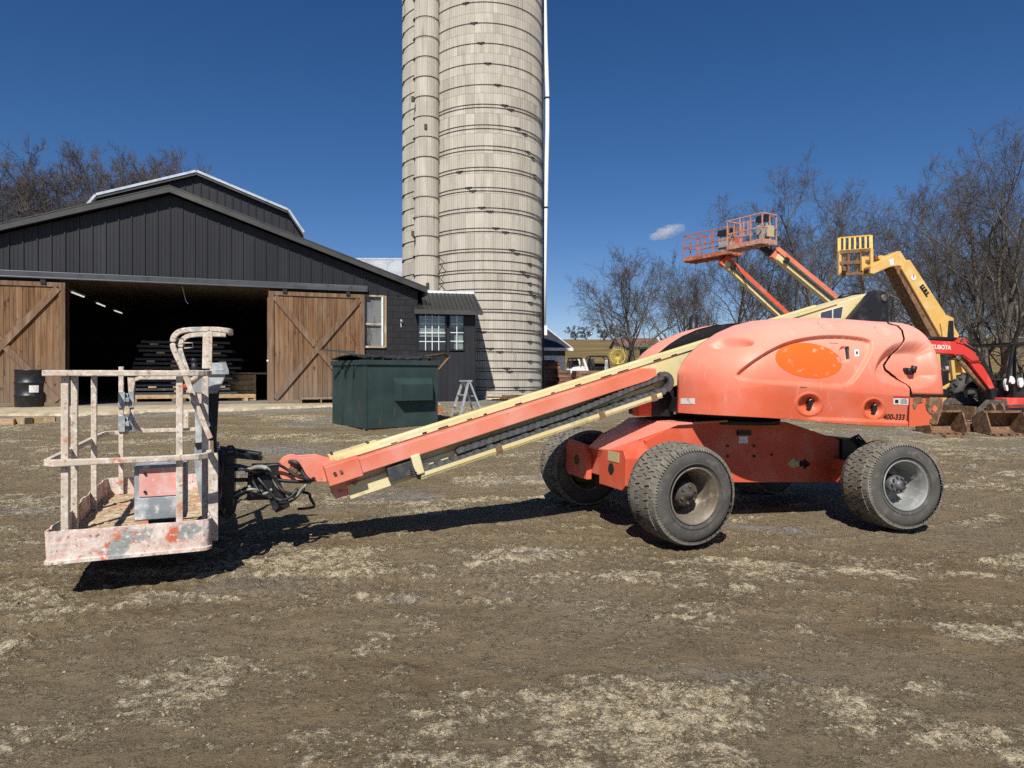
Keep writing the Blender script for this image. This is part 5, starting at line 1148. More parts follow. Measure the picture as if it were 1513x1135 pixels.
def kick(side_pts, h, seed):
    r = random.Random(seed); G = []
    pts = []
    for (a, b) in zip(side_pts, side_pts[1:]):
        n = max(1, int(math.dist(a, b)/.05))
        for k in range(n): pts.append((a[0]+(b[0]-a[0])*k/n, a[1]+(b[1]-a[1])*k/n))
    pts.append(side_pts[-1]); nrm = []
    m = MB()
    rows = []
    for i, p in enumerate(pts):
        q = pts[min(i+1, len(pts)-1)]; o = pts[max(i-1, 0)]; d = np.array([q[0]-o[0], q[1]-o[1]]); d /= np.linalg.norm(d)+1e-9; nn = np.array([d[1], -d[0]])
        wv = .008*math.sin(i*.9+seed)+r.uniform(-.003, .003)
        rows.append([(*(np.array(p)+nn*o_), z) for o_, z in ((.012, 0), (.012, .02), (0, .024), (wv*.5, h*.6), (wv, h+r.uniform(-.004, .004)), (wv-.010, h), (wv*.5-.012, h*.5), (-.012, .02))])
    m.grid(rows, False); return m
nearK = [(.0+.02, .0)]+[(x, y) for x, y in K[0:7]]
k1 = kick([(0.004, .10), (.004, .02), (.02, .0), (.3, 0), (.6, 0)]+K[0:6]+[(PLn, .35)], .205, 1); k1.build('kick_plate', 'kick_paint', plat)
k2 = kick([(0, PW-.1), (0, 1.8), (0, 1.0), (0, .10)], .20, 2); k2.build('kick_plate', 'kick_paint', plat)
k3 = kick([(PLn, PW-.06), (PLn-.06, PW), (.5, PW), (.06, PW), (.02, PW-.02), (0, PW-.1)], .20, 3); k3.build('kick_plate', 'kick_paint', plat)
k4 = kick([(PLn, .35), (PLn, 1.2), (PLn, PW-.06)], .20, 4); k4.build('kick_plate', 'kick_paint', plat)
RT, RMd = 1.195, .633; w0 = .038
def rail(pts, nm='guard_rail', w=w0, mt='worn_paint', **k): return MB().bar(pts, w, up=(0, 0, 1), **k).build(nm, mt, plat, bev=.006)
def path3(P, z): return [(x, y, z) for x, y in P]
top = [(.85, 0)]+[]
rail(path3([(-.01, -.012), (.3, -.012), (.80, -.012), (.86, .0), (.905, .04), (.925, .10), (.93, .22)], RT)); rail(path3([(.012, .025), (.012, 1.2), (.012, 2.3), (.03, 2.40), (.12, 2.43), (.20, 2.43)], RT)); rail(path3([(.80, 2.43), (.88, 2.42), (.93, 2.36), (.93, 1.6)], RT))
rail(path3([(.20, 2.43), (.08, 2.425), (.02, 2.36), (.0, 2.2), (0, 1.0), (-.004, .10), (.008, .03), (.05, -.01), (.3, -.012), (.78, -.012), (.86, .0), (.91, .05), (.93, .12), (.93, .3)], RMd))
def post(x, y, z0=.05, z1=RT, w=.042): MB().box2((x-w/2, y-w/2, z0), (x+w/2, y+w/2, z1-.02)).build('post', 'worn_paint', plat, bev=.005)
post(.103, .030); post(.753, .030); post(.030, .78); post(.030, 1.63); post(.142, 2.40, .05, RT+.09); post(.82, 2.40); post(.905, .30, .0, RT+.02, .045); post(.905, 1.75)
# swing gate on the far side
gt = [(.225, 2.44, 1.16), (.225, 2.44, .80), (.235, 2.44, .74), (.27, 2.44, .675), (.33, 2.44, .645), (.60, 2.44, .645), (.80, 2.44, .645)]
rail([(.80, 2.44, 1.16), (.30, 2.44, 1.16), (.245, 2.44, 1.14)]+gt, 'gate', .034)
for z in (.95, .72): MB().box2((.12, 2.36, z-.075), (.175, 2.38, z+.075)).box2((.20, 2.41, z-.075), (.245, 2.425, z+.075)).cyl((.188, 2.40, z-.06), (.188, 2.40, z+.06), .014, n=8).box2((.17, 2.37, z-.02), (.21, 2.42, z+.02)).build('gate_hinge', 'worn_grey', plat)
MB().box2((.62, 2.40, .66), (.72, 2.42, .82)).build('gate_latch', 'worn_paint', plat)
# guard hoops round the control box
def pp_(px, py, y): return PF.on(px, py, y)
def sm(P, k=4):
    out = []
    for i in range(len(P)-1):
        p0, p1, p2, p3 = P[max(i-1, 0)], P[i], P[i+1], P[min(i+2, len(P)-1)]
        for j in range(k): t = j/k; out.append(.5*((2*p1)+(-p0+p2)*t+(2*p0-5*p1+4*p2-p3)*t*t+(-p0+3*p1-3*p2+p3)*t**3))
    return out+[P[-1]]
hA = [pp_(x, y, .16) for x, y in ((311, 648), (300, 622), (288, 592), (272, 550), (258, 519), (255.5, 508), (257, 498), (264, 491), (276, 488), (296, 487), (318, 487), (333, 488.5))]
hA += [hA[-1]+np.array([.03, .03, -.005]), hA[-1]+np.array([.035, .09, -.012])]
rail(sm(hA), 'guard_hoop', .036)
hB = [pp_(x, y, .62) for x, y in ((300, 628), (292, 600), (281, 560), (268, 523), (267, 511), (270, 502), (279, 496.5), (296, 494.5), (318, 494.5), (334, 495))]
rail(sm(hB), 'guard_hoop', .034)
for (x, y, z, u0, u1) in ((303.5, 493, 545, .62, .62), (310, 490, 545, .16, .16)):
    a, b = pp_(x, y, u0), pp_(x-1, z, u1); MB().beam(a, b, .036, .036, (0, 1, 0)).build('hoop_post', 'worn_paint', plat, bev=.005)
for (x, y, s) in ((264, 505, .2), (278, 511, .62)):
    c = pp_(x, y, s); MB().tube([c+np.array(d) for d in ((-.03, -.03, .02), (.03, -.03, .02), (.035, -.03, -.015), (-.025, -.03, -.02))], .005, 5, closed=True).build('hoop_clip', 'worn_paint', plat)
a, b = pp_(298, 552, .05), pp_(273, 573, .30); MB().cyl(a, b, .022, n=12).build('toe_bar', 'worn_paint', plat)
MB().cyl(b+(a-b)*-.06, b+(a-b)*.3, .0225, n=12).build('bar_end', 'lift_orange', plat)
# control box: slanted console with joystick
c0, c1 = pp_(275, 553, .55), pp_(331, 580, .80); cb = MB()
cb.prism([(c0[0], c1[2]), (c1[0]-.05, c1[2]), (c1[0], c0[2]-.04), (c1[0]+.02, c0[2]+.05), (c0[0]+.02, c0[2]+.0)], .50, .86)
cbx = cb.build('control_box', 'worn_grey', plat, bev=.01)
MB().box2((c0[0]-.01, .48, c0[2]+.0), (c1[0]+.03, .88, c0[2]+.03)).prism([(c1[0]-.10, c0[2]+.03), (c1[0]+.03, c0[2]+.03), (c1[0]+.01, c0[2]+.09), (c1[0]-.09, c0[2]+.085)], .50, .86).build('box_lid', 'worn_grey', cbx)
MB().cyl((c0[0]+.06, .62, c0[2]+.02), (c0[0]+.05, .62, c0[2]+.09), .028, .018, n=10).cyl((c0[0]+.05, .62, c0[2]+.09), (c0[0]+.05, .62, c0[2]+.12), .022, n=10).build('joystick', 'rubber_hose', cbx)
# support column, diagonal brace, side frame
cq = [pp_(x, y, .85) for x, y in ((288, 600), (301, 600), (303, 690), (315, 655), (316, 740), (305, 747), (298, 744), (292, 700), (286, 668))]
col_ = MB(); pl = [pp_(x, y, .9) for x, y in ((287.5, 598), (303, 596), (306, 650), (306, 744), (298, 746), (291, 712), (286, 676), (289, 652))]
col_.prism([(q[0], q[2]) for q in pl], .86, 1.06); col_.build('support_column', 'worn_grey', plat, bev=.012)
pl = [pp_(x, y, .9) for x, y in ((288, 654), (304, 652), (304, 658), (289, 660))]; MB().prism([(q[0], q[2]) for q in pl], .84, 1.08).build('column_band', 'black_paint', plat)
a, b = pp_(283, 585, .42), pp_(312, 640, .42); MB().beam(a, b, .05, .03, (0, 1, 0)).build('brace', 'worn_grey', plat, bev=.004)
a, b = pp_(318, 545, .95), pp_(312, 650, .95); MB().beam(a, b, .08, .06, (0, 1, 0)).build('brace', 'black_paint', plat, bev=.004)
a = pp_(314, 640, .40); MB().box(a, (.05, .10, .10)).build('bracket', 'black_paint', plat)
a = pp_(306, 745, .12); 
MB().box2((PLn-.02, .26, .0), (PLn+.05, .34, .62)).build('side_post', 'worn_paint', plat, bev=.006)
MB().box2((PLn+.02, .5, .02), (PLn+.06, 1.9, .10)).box2((PLn+.02, .5, .50), (PLn+.06, 1.9, .56)).box2((PLn+.02, .9, .10), (PLn+.07, 1.0, .5)).box2((PLn+.02, 1.4, .10), (PLn+.07, 1.5, .5)).build('side_frame', 'black_paint', plat)
# storage cabinet hung inside the near rail
s0, s1 = pp_(198, 688, .05), pp_(276, 765, .05); sx0, sx1, sz1, sz0 = s0[0], s1[0]-.0, s0[2], s1[2]
cab = MB().box2((sx0, .05, sz0), (sx1, .27, sz1)).build('cabinet', 'worn_grey', plat, bev=.012)
M('cabinet_panel', (.66, .30, .25), .7, layers=[((.68, .42, .37), 14, .42, .66), ((.58, .16, .10), 2, .55, .7), ((.62, .50, .46), 40, .6, .7)], bump=[(40, .4, .004)])
px0, pz0 = pp_(205, 735, .045), 0
MB().box2((sx0+.03, .040, px0[2]), (sx1-.015, .050, sz1-.02)).build('cabinet_door', 'cabinet_panel', cab, bev=.003)
for x in (sx0+.065, sx1-.05):
    for z in (px0[2]+.035, sz1-.055): MB().cyl((x, .028, z), (x, .042, z), .009, n=8).build('bolt', 'black_paint', cab)
MB().box2((sx0+.008, .040, sz0+.008), (sx1-.008, .050, px0[2]-.006)).build('cabinet_tray', 'worn_grey', cab, bev=.004)
MB().box2((sx0+.08, .08, .05), (sx1-.06, .25, sz0)).build('cabinet_foot', 'black_paint', cab)
MB().tube([(PLn-.12, .28, .06), (PLn-.06, .35, .14), (PLn-.05, .5, .07)], .03, 8).build('foot_pedal', 'worn_grey', plat)
MB().box2((.52, .42, .046), (.74, .75, .06)).build('foot_plate', 'rusty_steel', plat)
# things lying crumpled in the platform corner
MB().add(*[([tuple(v*np.array([.06, .05, .035])*(1+.5*(np.random.RandomState(i).rand()-.5))+np.array([.86, .16, .09])) for i, v in enumerate(iv)]), [tuple(f) for f in jf]]).build('mud_lump', 'dirty_floor', plat)
# ================================================================== THE REST OF THE YARD
def frame_thing(name, label, cat, fr, group=None): return thing(name, label, cat, fr.o, fr.rot, group)
def wheel(parent, c, r, w, ax=(0, 1, 0), rim='rim_rusty', tyre='tyre_side', lugs=0, name='wheel'):
    """simple wheel with its own tyre, tread blocks, rim and hub; placed by its mesh"""
    c = np.asarray(c, float); a = np.asarray(ax, float); a /= np.linalg.norm(a); h = w/2
    b = MB().lathe([(r*.56, -h*.8), (r*.62, -h), (r*.82, -h*1.02), (r*.94, -h*.82), (r*.97, -h*.4), (r*.97, h*.4), (r*.94, h*.82), (r*.82, h*1.02), (r*.62, h), (r*.56, h*.8)], c, a, 28)
    o = b.build(name, tyre, parent)
    if lugs:
        t = MB(); x = np.cross(a, (0, 0, 1.)); x /= np.linalg.norm(x); y = np.cross(a, x)
        for i in range(lugs):
            for s in (-1, 1):
                an = 6.283*(i+(.5 if s > 0 else 0))/lugs; d = x*math.cos(an)+y*math.sin(an); d2 = x*math.cos(an+.16)+y*math.sin(an+.16)
                t.beam(c+d*r*.985+a*s*h*.95, c+d2*r*.985+a*s*h*.02, r*.07, r*.07, d)
        t.build('tread', tyre, o, kind='stuff')
    MB().lathe([(r*.57, -h*.85), (r*.50, -h*.7), (r*.46, -h*.1), (r*.0, -h*.05)], c, a, 24).lathe([(r*.57, h*.85), (r*.50, h*.7), (r*.46, h*.1), (r*.0, h*.05)], c, a, 24).build('rim', rim, o)
    MB().cyl(c-a*h*.5, c+a*h*.5, r*.16, n=12).build('hub', 'hub_grime_shade', o)
    return o
M('wood_pale', (.42, .29, .16), .85, layers=[((.30, .19, .10), 4, .45, .65, (1, 1, 3)), ((.50, .38, .24), 9, .55, .7)], rnd=.16, off=True, spec=.15)
M('wood_grey', (.23, .18, .13), .9, layers=[((.13, .10, .075), 5, .45, .65, (.4, 3, 3)), ((.34, .28, .21), 9, .52, .7)], rnd=.18, off=True, spec=.12)
M('board_black', (.035, .037, .040), .6, layers=[((.10, .10, .10), 8, .55, .72)], rnd=.3, off=True)
M('board_brown', (.22, .115, .075), .9, layers=[((.07, .045, .035), 4, .45, .62, (.3, 1, 1)), ((.32, .24, .18), 9, .58, .72)], rnd=.22, off=True, spec=.1)
M('bin_green', (.021, .040, .037), .55, layers=[((.034, .058, .053), 2, .42, .7), ((.05, .055, .045), 5, .60, .72, (1, 1, .3)), ((.16, .07, .04), 12, .70, .76)], bump=[(6, .2, .01)], spec=.4)
M('lid_plastic', (.016, .017, .018), .5, layers=[((.045, .045, .045), 5, .5, .7)], spec=.4)
M('aluminium', (.55, .56, .57), .4, .5, layers=[((.35, .36, .37), 8, .5, .7), ((.62, .52, .36), 12, .62, .7)])
M('drum_plastic', (.012, .013, .015), .42, layers=[((.04, .04, .04), 6, .55, .72)], spec=.45)
M('machine_yellow', (.62, .37, .10), .55, layers=[((.66, .47, .22), 3, .45, .7), ((.22, .12, .05), 11, .66, .75)], spec=.35)
M('machine_yellow_bright', (.66, .38, .03), .5, layers=[((.30, .16, .05), 9, .64, .74)])
M('machine_red', (.62, .045, .035), .42, layers=[((.70, .13, .09), 3, .5, .72), ((.25, .04, .03), 11, .66, .76)], spec=.4)
M('machine_white', (.72, .72, .70), .5, layers=[((.5, .5, .48), 6, .55, .72)])
M('machine_green', (.03, .16, .035), .45); M('rake_yellow', (.62, .46, .10), .7); M('red_paint', (.55, .03, .025), .5)
M('rust_orange', (.46, .13, .06), .75, layers=[((.24, .10, .05), 7, .45, .65), ((.58, .25, .17), 5, .55, .72)])
M('dusty_pink', (.52, .26, .20), .7, layers=[((.36, .20, .14), 6, .45, .65), ((.62, .42, .36), 9, .55, .72)])
M('roof_brown', (.17, .09, .07), .9)
# ---------------------------------------------------------------- green dumpster
o = ground_at(540, 637); DFr = Fr((o[0], o[1], o[2]-.01), 38); bn = frame_thing('dumpster', 'dark green steel dumpster with a sagging black lid in front of the barn', 'dumpster', DFr)
DX = DFr.on(647, 600, 0)[0]; DY = 1.62; DZ = DFr.on(541, 532, 0)[2]; q = DFr.on(645, 533, 0)[2]; DZ = (DZ+q)/2
b = MB(); t = .03
b.box2((0, 0, .07), (DX, t, DZ-.10)); b.box2((0, DY-t, .07), (DX, DY, DZ-.10)); b.box2((0, t, .07), (t, DY-t, DZ-.10)); b.box2((DX-t, t, .07), (DX, DY-t, DZ-.10)); b.box2((0, 0, .05), (DX, DY, .075))
body = b.build('body', 'bin_green', bn, bev=.006)
b = MB(); b.box2((-.03, -.035, DZ-.10), (DX+.03, .03, DZ)); b.box2((-.03, DY-.03, DZ-.10), (DX+.03, DY+.035, DZ)); b.box2((-.03, .03, DZ-.10), (.03, DY-.03, DZ)); b.box2((DX-.03, .03, DZ-.10), (DX+.03, DY-.03, DZ)); b.build('rim', 'bin_green', bn, bev=.008)
for y in (.02, .76, DY-.1): MB().box2((.0, y, 0), (DX, y+.08, .05)).build('skid', 'rusty_steel', bn)
for x in (.0,): MB().box2((-.012, -.012, .04), (.03, .03, DZ-.10)).build('corner_post', 'bin_green', bn)
for y in (.55, 1.08): MB().box2((-.02, y, .07), (.0, y+.06, DZ-.10)).build('rib', 'bin_green', bn)
p0, p1 = DFr.on(583, 560, 0), DFr.on(637, 591, 0); xa, xb, zt, zb_ = p0[0], p1[0], p0[2]+.02, p1[2]
pk_ = MB()
for (u0, u1) in ((xa+.05, xb-.06),):
    pk_.add([(xa-.02, 0, zt), (xb+.02, 0, zt), (u1, -.17, zt-.13), (u0, -.17, zt-.13), (u0, -.17, zb_), (u1, -.17, zb_), (xa, 0, zb_), (xb, 0, zb_)], [(0, 3, 2, 1), (3, 4, 5, 2), (0, 6, 4, 3), (1, 2, 5, 7), (6, 7, 5, 4)])
pk_.build('fork_pocket', 'bin_green', bn, bev=.004)
for y in (.38, .80): MB().tube([(-.01, y, DZ-.11), (-.05, y+.05, DZ-.2), (-.03, y+.10, DZ-.36)], .012, 6).build('side_rod', 'black_metal', bn)
ld = MB(); G_ = []
for i in range(15):
    u = i/14; G_.append([(-.02+(DX+.04)*u, DY*v, DZ+.02+.075*math.sin(math.pi*v)*(.8+.2*math.sin(u*5))+.018*math.sin(u*9+v*3)-.02*abs(math.sin(u*7))*v+(.02 if i % 2 else 0)) for v in np.linspace(0, 1, 12)])
lid = ld.grid(G_, False).build('lid', 'lid_plastic', bn); m_ = lid.modifiers.new('thick', 'SOLIDIFY'); m_.thickness = .02
for i in range(7): x = .15+i*(DX-.3)/6; MB().box2((x-.02, -.015, DZ+.004), (x+.02, .12, DZ+.055)).build('lid_rib', 'lid_plastic', bn)
gb = MB(); a, b_ = DFr.on(478, 517.5, 1.1), DFr.on(524, 520, .5); gb.beam(a, b_, .06, .03); gb.beam(b_+(-.3, .15, -.0), b_+(.05, -.2, -.07), .03, .03); gb.build('lid_bar', 'bin_green', bn)
rb_ = thing('rusty_steel_angle', 'bent rusty steel angle leaning on the right end of the dumpster', 'steel scrap', DFr.w((DX-.1, .35, DZ-.02)), DFr.rot)
l_ = [DFr.on(px, py, .5)-np.array([DX-.1, .35, DZ-.02]) for px, py in ((628, 526), (657, 522), (664, 527), (648, 546))]
for a, c in zip(l_, l_[1:]): MB().beam(a, c, .07, .012).beam(a+(0, .03, -.03), c+(0, .03, -.03), .012, .06).build('flange', 'rusty_steel', rb_)
# ---------------------------------------------------------------- step ladder
o = ground_at(676, 618); LD = Fr((o[0]-.06, o[1]+.1, o[2]), -60); ldr = frame_thing('step_ladder', 'short aluminium step ladder standing open between dumpster and silo', 'step ladder', LD)
hh = .84
for s in (-.21, .21):
    MB().beam((s*1.15, 0, 0), (s*.72, .26, hh), .03, .055, (0, 1, 0)).build('rail', 'aluminium', ldr); MB().beam((s*1.12, .62, .0), (s*.72, .30, hh-.02), .025, .04, (0, 1, 0)).build('rear_leg', 'aluminium', ldr)
for k, z in enumerate((.26, .53)): f = z/hh; w_ = .21*(1.15-.43*f); MB().box2((-w_, .26*f-.04, z-.015), (w_, .26*f+.05, z+.01)).build('step', 'aluminium', ldr)
for z in (.25, .5): w_ = .2; MB().box2((-w_, .62-.32*z/hh-.01, z-.015), (w_, .62-.32*z/hh+.01, z+.015)).build('rear_brace', 'aluminium', ldr)
MB().box2((-.17, .18, hh-.01), (.17, .36, hh+.03)).build('cap', 'aluminium', ldr, bev=.006)
# ---------------------------------------------------------------- black plastic drum
o = ground_at(31, 605); rr = 21.5*o[1]/1000; hh = 59*o[1]/1000
dm = thing('plastic_drum', 'black plastic drum standing by the left barn door', 'drum', (o[0], o[1]+rr, o[2]))
MB().lathe([(0, 0), (rr*.93, 0), (rr*.98, hh*.04), (rr*.98, hh*.31), (rr*1.02, hh*.325), (rr*1.02, hh*.35), (rr*.98, hh*.365), (rr*.98, hh*.64), (rr*1.02, hh*.655), (rr*1.02, hh*.68), (rr*.98, hh*.695), (rr*.97, hh*.96), (rr*1.0, hh*.97), (rr*1.0, hh), (rr*.93, hh), (rr*.92, hh*.95), (0, hh*.93)], (0, 0, 0), (0, 0, 1), 32).build('body', 'drum_plastic', dm)
MB().grid([[(rr*1.005*math.cos(a), rr*1.005*math.sin(a), z) for z in (hh*.42, hh*.60)] for a in np.radians(np.linspace(-62, -30, 6))]).build('label', 'decal_white', dm)
# ---------------------------------------------------------------- scraps of timber, pallets
def beam_thing(name, label, cat, p, d, size, mt, group=None, yaw=0):
    t = MB().box((0, 0, size[2]/2), size).build(name, mt, bev=.004); t.location = tuple(map(float, p)); t.rotation_euler = (d, 0, yaw); tag(t, label, cat, group); return t
o = ground_at(10, 628)
for k, (dx, dy, sz, yaw, lb) in enumerate(((0, 0, (.30, .16, .13), .3, 'short sawn timber block lying nearest the left edge'), (.24, .16, (.26, .2, .14), -.2, 'pale squared timber offcut in the middle of the small heap'), (.42, .36, (.62, .14, .12), .45, 'longest timber offcut at the right of the small heap'))):
    beam_thing('timber_block', lb, 'timber', (o[0]+dx, o[1]+dy, gz(o[0]+dx, o[1]+dy)), 0, sz, 'wood_pale', 'timber offcuts at the left edge of the yard', yaw)
def pallet(name, label, fr, w, d, mt, layers=1, group=None):
    t = frame_thing(name, label, 'pallet', fr, group)
    for x in (0, w/2-.02, w-.04): MB().box2((x, 0, .02), (x+.04, d, .11)).build('runner', mt, t)
    for i in range(6): y = i*(d-.10)/5; MB().box2((0, y, .112), (w, y+.09, .132)).build('slat', mt, t)
    for i in range(3): y = i*(d-.10)/2; MB().box2((0, y, 0), (w, y+.09, .018)).build('slat', mt, t)
    return t
q = BF.on(444, 601, -.75); pf = Fr(BF.w((q[0], -.80, .014)), 19.7); pt = pallet('pallet', 'weathered wooden pallet on the slab against the right barn door', pf, 1.15, .65, 'wood_grey'); pt.scale = (1, 1, 1.35)
# stack of black boards on pale bearers inside the barn
SB = Fr(BF.w((-4.15, 2.3, .02)), 19.7)
pl2 = frame_thing('pallet', 'long pale timber pallet under the board stack inside the barn', 'pallet', SB)
for i, y in enumerate((0, .55, 1.1)): MB().box2((0, y, .10), (3.75, y+.09, .22)).build('runner', 'wood_pale', pl2)
for x in (.2, 1.8, 3.4): MB().box2((x, -.02, 0), (x+.12, 1.2, .098)).build('runner', 'wood_pale', pl2)
st = frame_thing('board_stack', 'tall stack of black boards with pale spacers inside the barn doorway', 'board stack', Fr(BF.w((-4.15, 2.3, .24)), 19.7)); z = .0; r = random.Random(12)
for k in range(13):
    x0 = .25+r.uniform(-.12, .12)+(.15 if k > 8 else 0); x1 = 3.1+r.uniform(-.15, .3)-(.3 if k > 8 else 0)
    for y in (.0, .28, .56, .84): MB().box2((x0+r.uniform(-.03, .03), y, z), (x1+r.uniform(-.05, .05), y+.25, z+.075)).build('board', 'board_black', st)
    z += .077
    for x in (1.35+r.uniform(-.1, .1), x0+.35, x1-.4)[:(3 if k % 2 else 1)]: MB().box2((x, -.03, z), (x+.22, 1.1, z+.055)).build('spacer', 'wood_pale', st)
    z += .057
cr = frame_thing('timber_crate', 'wooden crate half in shadow right of the board stack in the barn', 'crate', Fr(BF.w((-1.25, 2.7, .02)), 19.7))
for k in range(5): MB().box2((0, 0, k*.17), (.85, .03, k*.17+.155)).build('slat', 'wood_pale', cr); MB().box2((0, .03, k*.17), (.03, .9, k*.17+.155)).build('slat', 'wood_pale', cr)
MB().box2((.0, -.03, 0), (.08, 0, .85)).box2((.77, -.03, 0), (.85, 0, .85)).build('post', 'wood_pale', cr); MB().box2((-.1, -.02, .86), (1.7, .8, .92)).build('lid_board', 'wood_pale', cr)
bk = beam_thing('timber_block', 'dark timber block on the slab in front of the board stack', 'timber', BF.w((-2.55, 1.35, .02)), 0, (.35, .14, .14), 'wood_grey', None, .9)
# timber heap at the foot of the silo
o = ground_at(762, 592); r = random.Random(3)
for k in range(9):
    x, y = o[0]+r.uniform(-.45, .55), 22.9+r.uniform(-.25, .25)
    beam_thing('old_board', 'old grey brown board in the low heap at the foot of the silo', 'board', (x, y, .57+.045*(k % 4)), 0, (r.uniform(.9, 1.7), .16, .045), 'board_brown', 'old boards heaped at the foot of the silo', r.uniform(-.25, .25))
for k, (px, py) in enumerate(((647, 611), (641, 603))):
    o = ground_at(px, py); beam_thing('brick_block', ('pale red block on the ground between dumpster and ladder', 'second smaller block beside the dumpster foot')[k], 'block', o, 0, (.22, .14, .15), 'rust_orange', None, .5)
# ---------------------------------------------------------------- stacked brown boards beyond the silo
def board_stack(px0, px1, pyt, Y, n, d, label, yaw=.1):
    a, b = at(px0, 575, Y), at(px1, 575, Y); zg = gz(a[0], Y); ht = EYE-(pyt-HYP)*Y/1000-zg; t = thing('brown_board_stack', label, 'board stack', (a[0], Y, zg), (0, 0, yaw), 'stacks of brown boards beyond the silo'); w_ = b[0]-a[0]; hl = ht/n; r = random.Random(int(px0))
    for k in range(n):
        m = max(1, int(w_/1.1))
        for j in range(m): MB().box2((w_*j/m+r.uniform(-.03, .03), r.uniform(-.04, .04), k*hl+.005), (w_*(j+1)/m-.03, d, (k+1)*hl-.025)).build('board', 'board_brown', t)
        MB().box2((0, .05, k*hl-.02), (w_, d-.05, k*hl+.004)).build('bearer', 'board_brown', t)
    return t
board_stack(803, 829, 533, 31.5, 8, 1.2, 'tallest stack of brown boards, right against the silo'); board_stack(826, 844, 546, 31.0, 6, 1.2, 'low narrow stack of brown boards beside the white skid loader'); board_stack(852, 935, 547, 32.5, 6, 1.2, 'long low stack of brown boards under the utility vehicle')
# ---------------------------------------------------------------- white skid loader
def base(px, Y): x = (px-CXP)*Y/1000; return np.array([x, Y, gz(x, Y)])
SKF = Fr(base(846, 48), 14); sk = frame_thing('skid_loader', 'white skid loader with a black cage and red wheel hubs, beyond the silo', 'skid loader', SKF)
def pol(fr, pts, y): return [(q[0], q[2]) for q in (fr.on(px, py, y) for px, py in pts)]
MB().prism(pol(SKF, [(841, 549), (847, 543), (861, 541), (869, 546), (869, 556), (842, 557)], 0), 0, 1.1).build('body', 'machine_white', sk, bev=.02)
for y in (-.1, 1.05): MB().prism(pol(SKF, [(861, 530), (864, 530), (870, 548), (866, 548)], -.1), y, y+.15).build('lift_arm', 'machine_white', sk)
cg = MB()
A = [SKF.on(px, py, 0) for px, py in ((844, 543), (846, 530), (859, 530), (858, 542))]
for y in (0, .95):
    for a, b in zip(A, A[1:]): cg.beam(a+(0, y, 0), b+(0, y, 0), .07, .07)
cg.beam(A[1], A[1]+(0, .95, 0), .07, .07); cg.prism([(A[1][0]-.02, A[1][2]), (A[2][0]+.05, A[2][2]), (A[2][0]+.05, A[2][2]+.08), (A[1][0]-.02, A[1][2]+.08)], -.03, 1.0); cg.build('cage', 'black_metal', sk)
MB().box2((A[0][0]+.05, .35, A[0][2]-.1), (A[3][0]-.02, .8, A[1][2]-.12)).build('seat_cab_fill', 'interior_dark', sk)  # dark block added to fill the cage with the shade of its inside
for px in (846.5, 864): q = SKF.on(px, 558, -.05); wheel(sk, (q[0], -.12, .32), .33, .26, rim='red_paint'); wheel(sk, (q[0], 1.25, .32), .33, .26, rim='red_paint')
# black utility vehicle
UF = Fr(base(870, 52), 6); ut = frame_thing('utility_vehicle', 'small black roofed utility vehicle behind the long board stack', 'utility vehicle', UF)
P = [UF.on(px, py, 0) for px, py in ((868, 548), (871, 529), (874, 527), (895, 526.5), (899, 529), (901, 548))]
b = MB(); 
for y in (0, 1.3):
    for i in (0, 1, 3, 4): b.beam(P[i]+(0, y, 0), P[i+1]+(0, y, 0), .08, .08)
b.build('roll_cage', 'black_metal', ut); MB().box2((P[2][0], -.05, P[2][2]), (P[3][0]+.05, 1.35, P[2][2]+.09)).build('roof', 'lid_plastic', ut, bev=.02)
MB().box2((P[0][0]+.25, .05, P[0][2]+.05), (P[0][0]+.55, 1.25, P[1][2]-.05)).build('seat_cab_fill', 'board_black', ut); MB().box2((P[0][0]-.1, 0, .3), (P[5][0]+.15, 1.3, P[0][2]+.08)).build('body', 'lid_plastic', ut, bev=.03); q = UF.on(871.5, 537, .7); q2 = UF.on(897, 549, .7); MB().box2((q[0], .68, q2[2]), (q2[0], .72, q[2])).build('dark_back_panel', 'lid_plastic', ut); MB().box2((P[4][0]-.28, .03, P[0][2]), (P[4][0]-.06, .06, P[1][2]-.15)).build('door_edge', 'machine_white', ut)  # back panel added dark inside the cage so the vehicle reads solid black
for x in (P[0][0]+.15, P[5][0]-.1):
    for y in (.0, 1.3): wheel(ut, (x, y, .3), .3, .22, rim='hub_grey')
# yellow rake wheel with tines, black wheel beside it
RF = Fr(base(912, 40), 5); rk = frame_thing('hay_rake', 'yellow spoked hay rake wheel standing up beyond the utility vehicle', 'hay rake', RF); c = RF.on(913, 527, 0); R_ = .60
MB().tube([(c[0]+R_*.72*math.cos(a), 0, c[2]+R_*.72*math.sin(a)) for a in np.linspace(0, 6.283, 25)[:-1]], .02, 6, closed=True).build('rim', 'rake_yellow', rk)
for k in range(28): a = 6.283*k/28; d = np.array([math.cos(a), 0, math.sin(a)]); e = np.array([math.cos(a+.25), 0, math.sin(a+.25)]); MB().tube([c+d*.08, c+d*R_*.72, c+e*R_], .013, 5).build('tine', 'rake_yellow', rk)
MB().beam((c[0], .1, 0), (c[0], .1, c[2]), .12, .1).build('stand', 'rake_yellow', rk); MB().beam((c[0]-.3, .12, .35), (c[0]+1.0, .12, .35), .1, .1).build('frame_bar', 'rake_yellow', rk); q = RF.on(922, 532, .3); wheel(rk, (q[0], .4, q[2]), .3, .2, (.5, 1, .2))
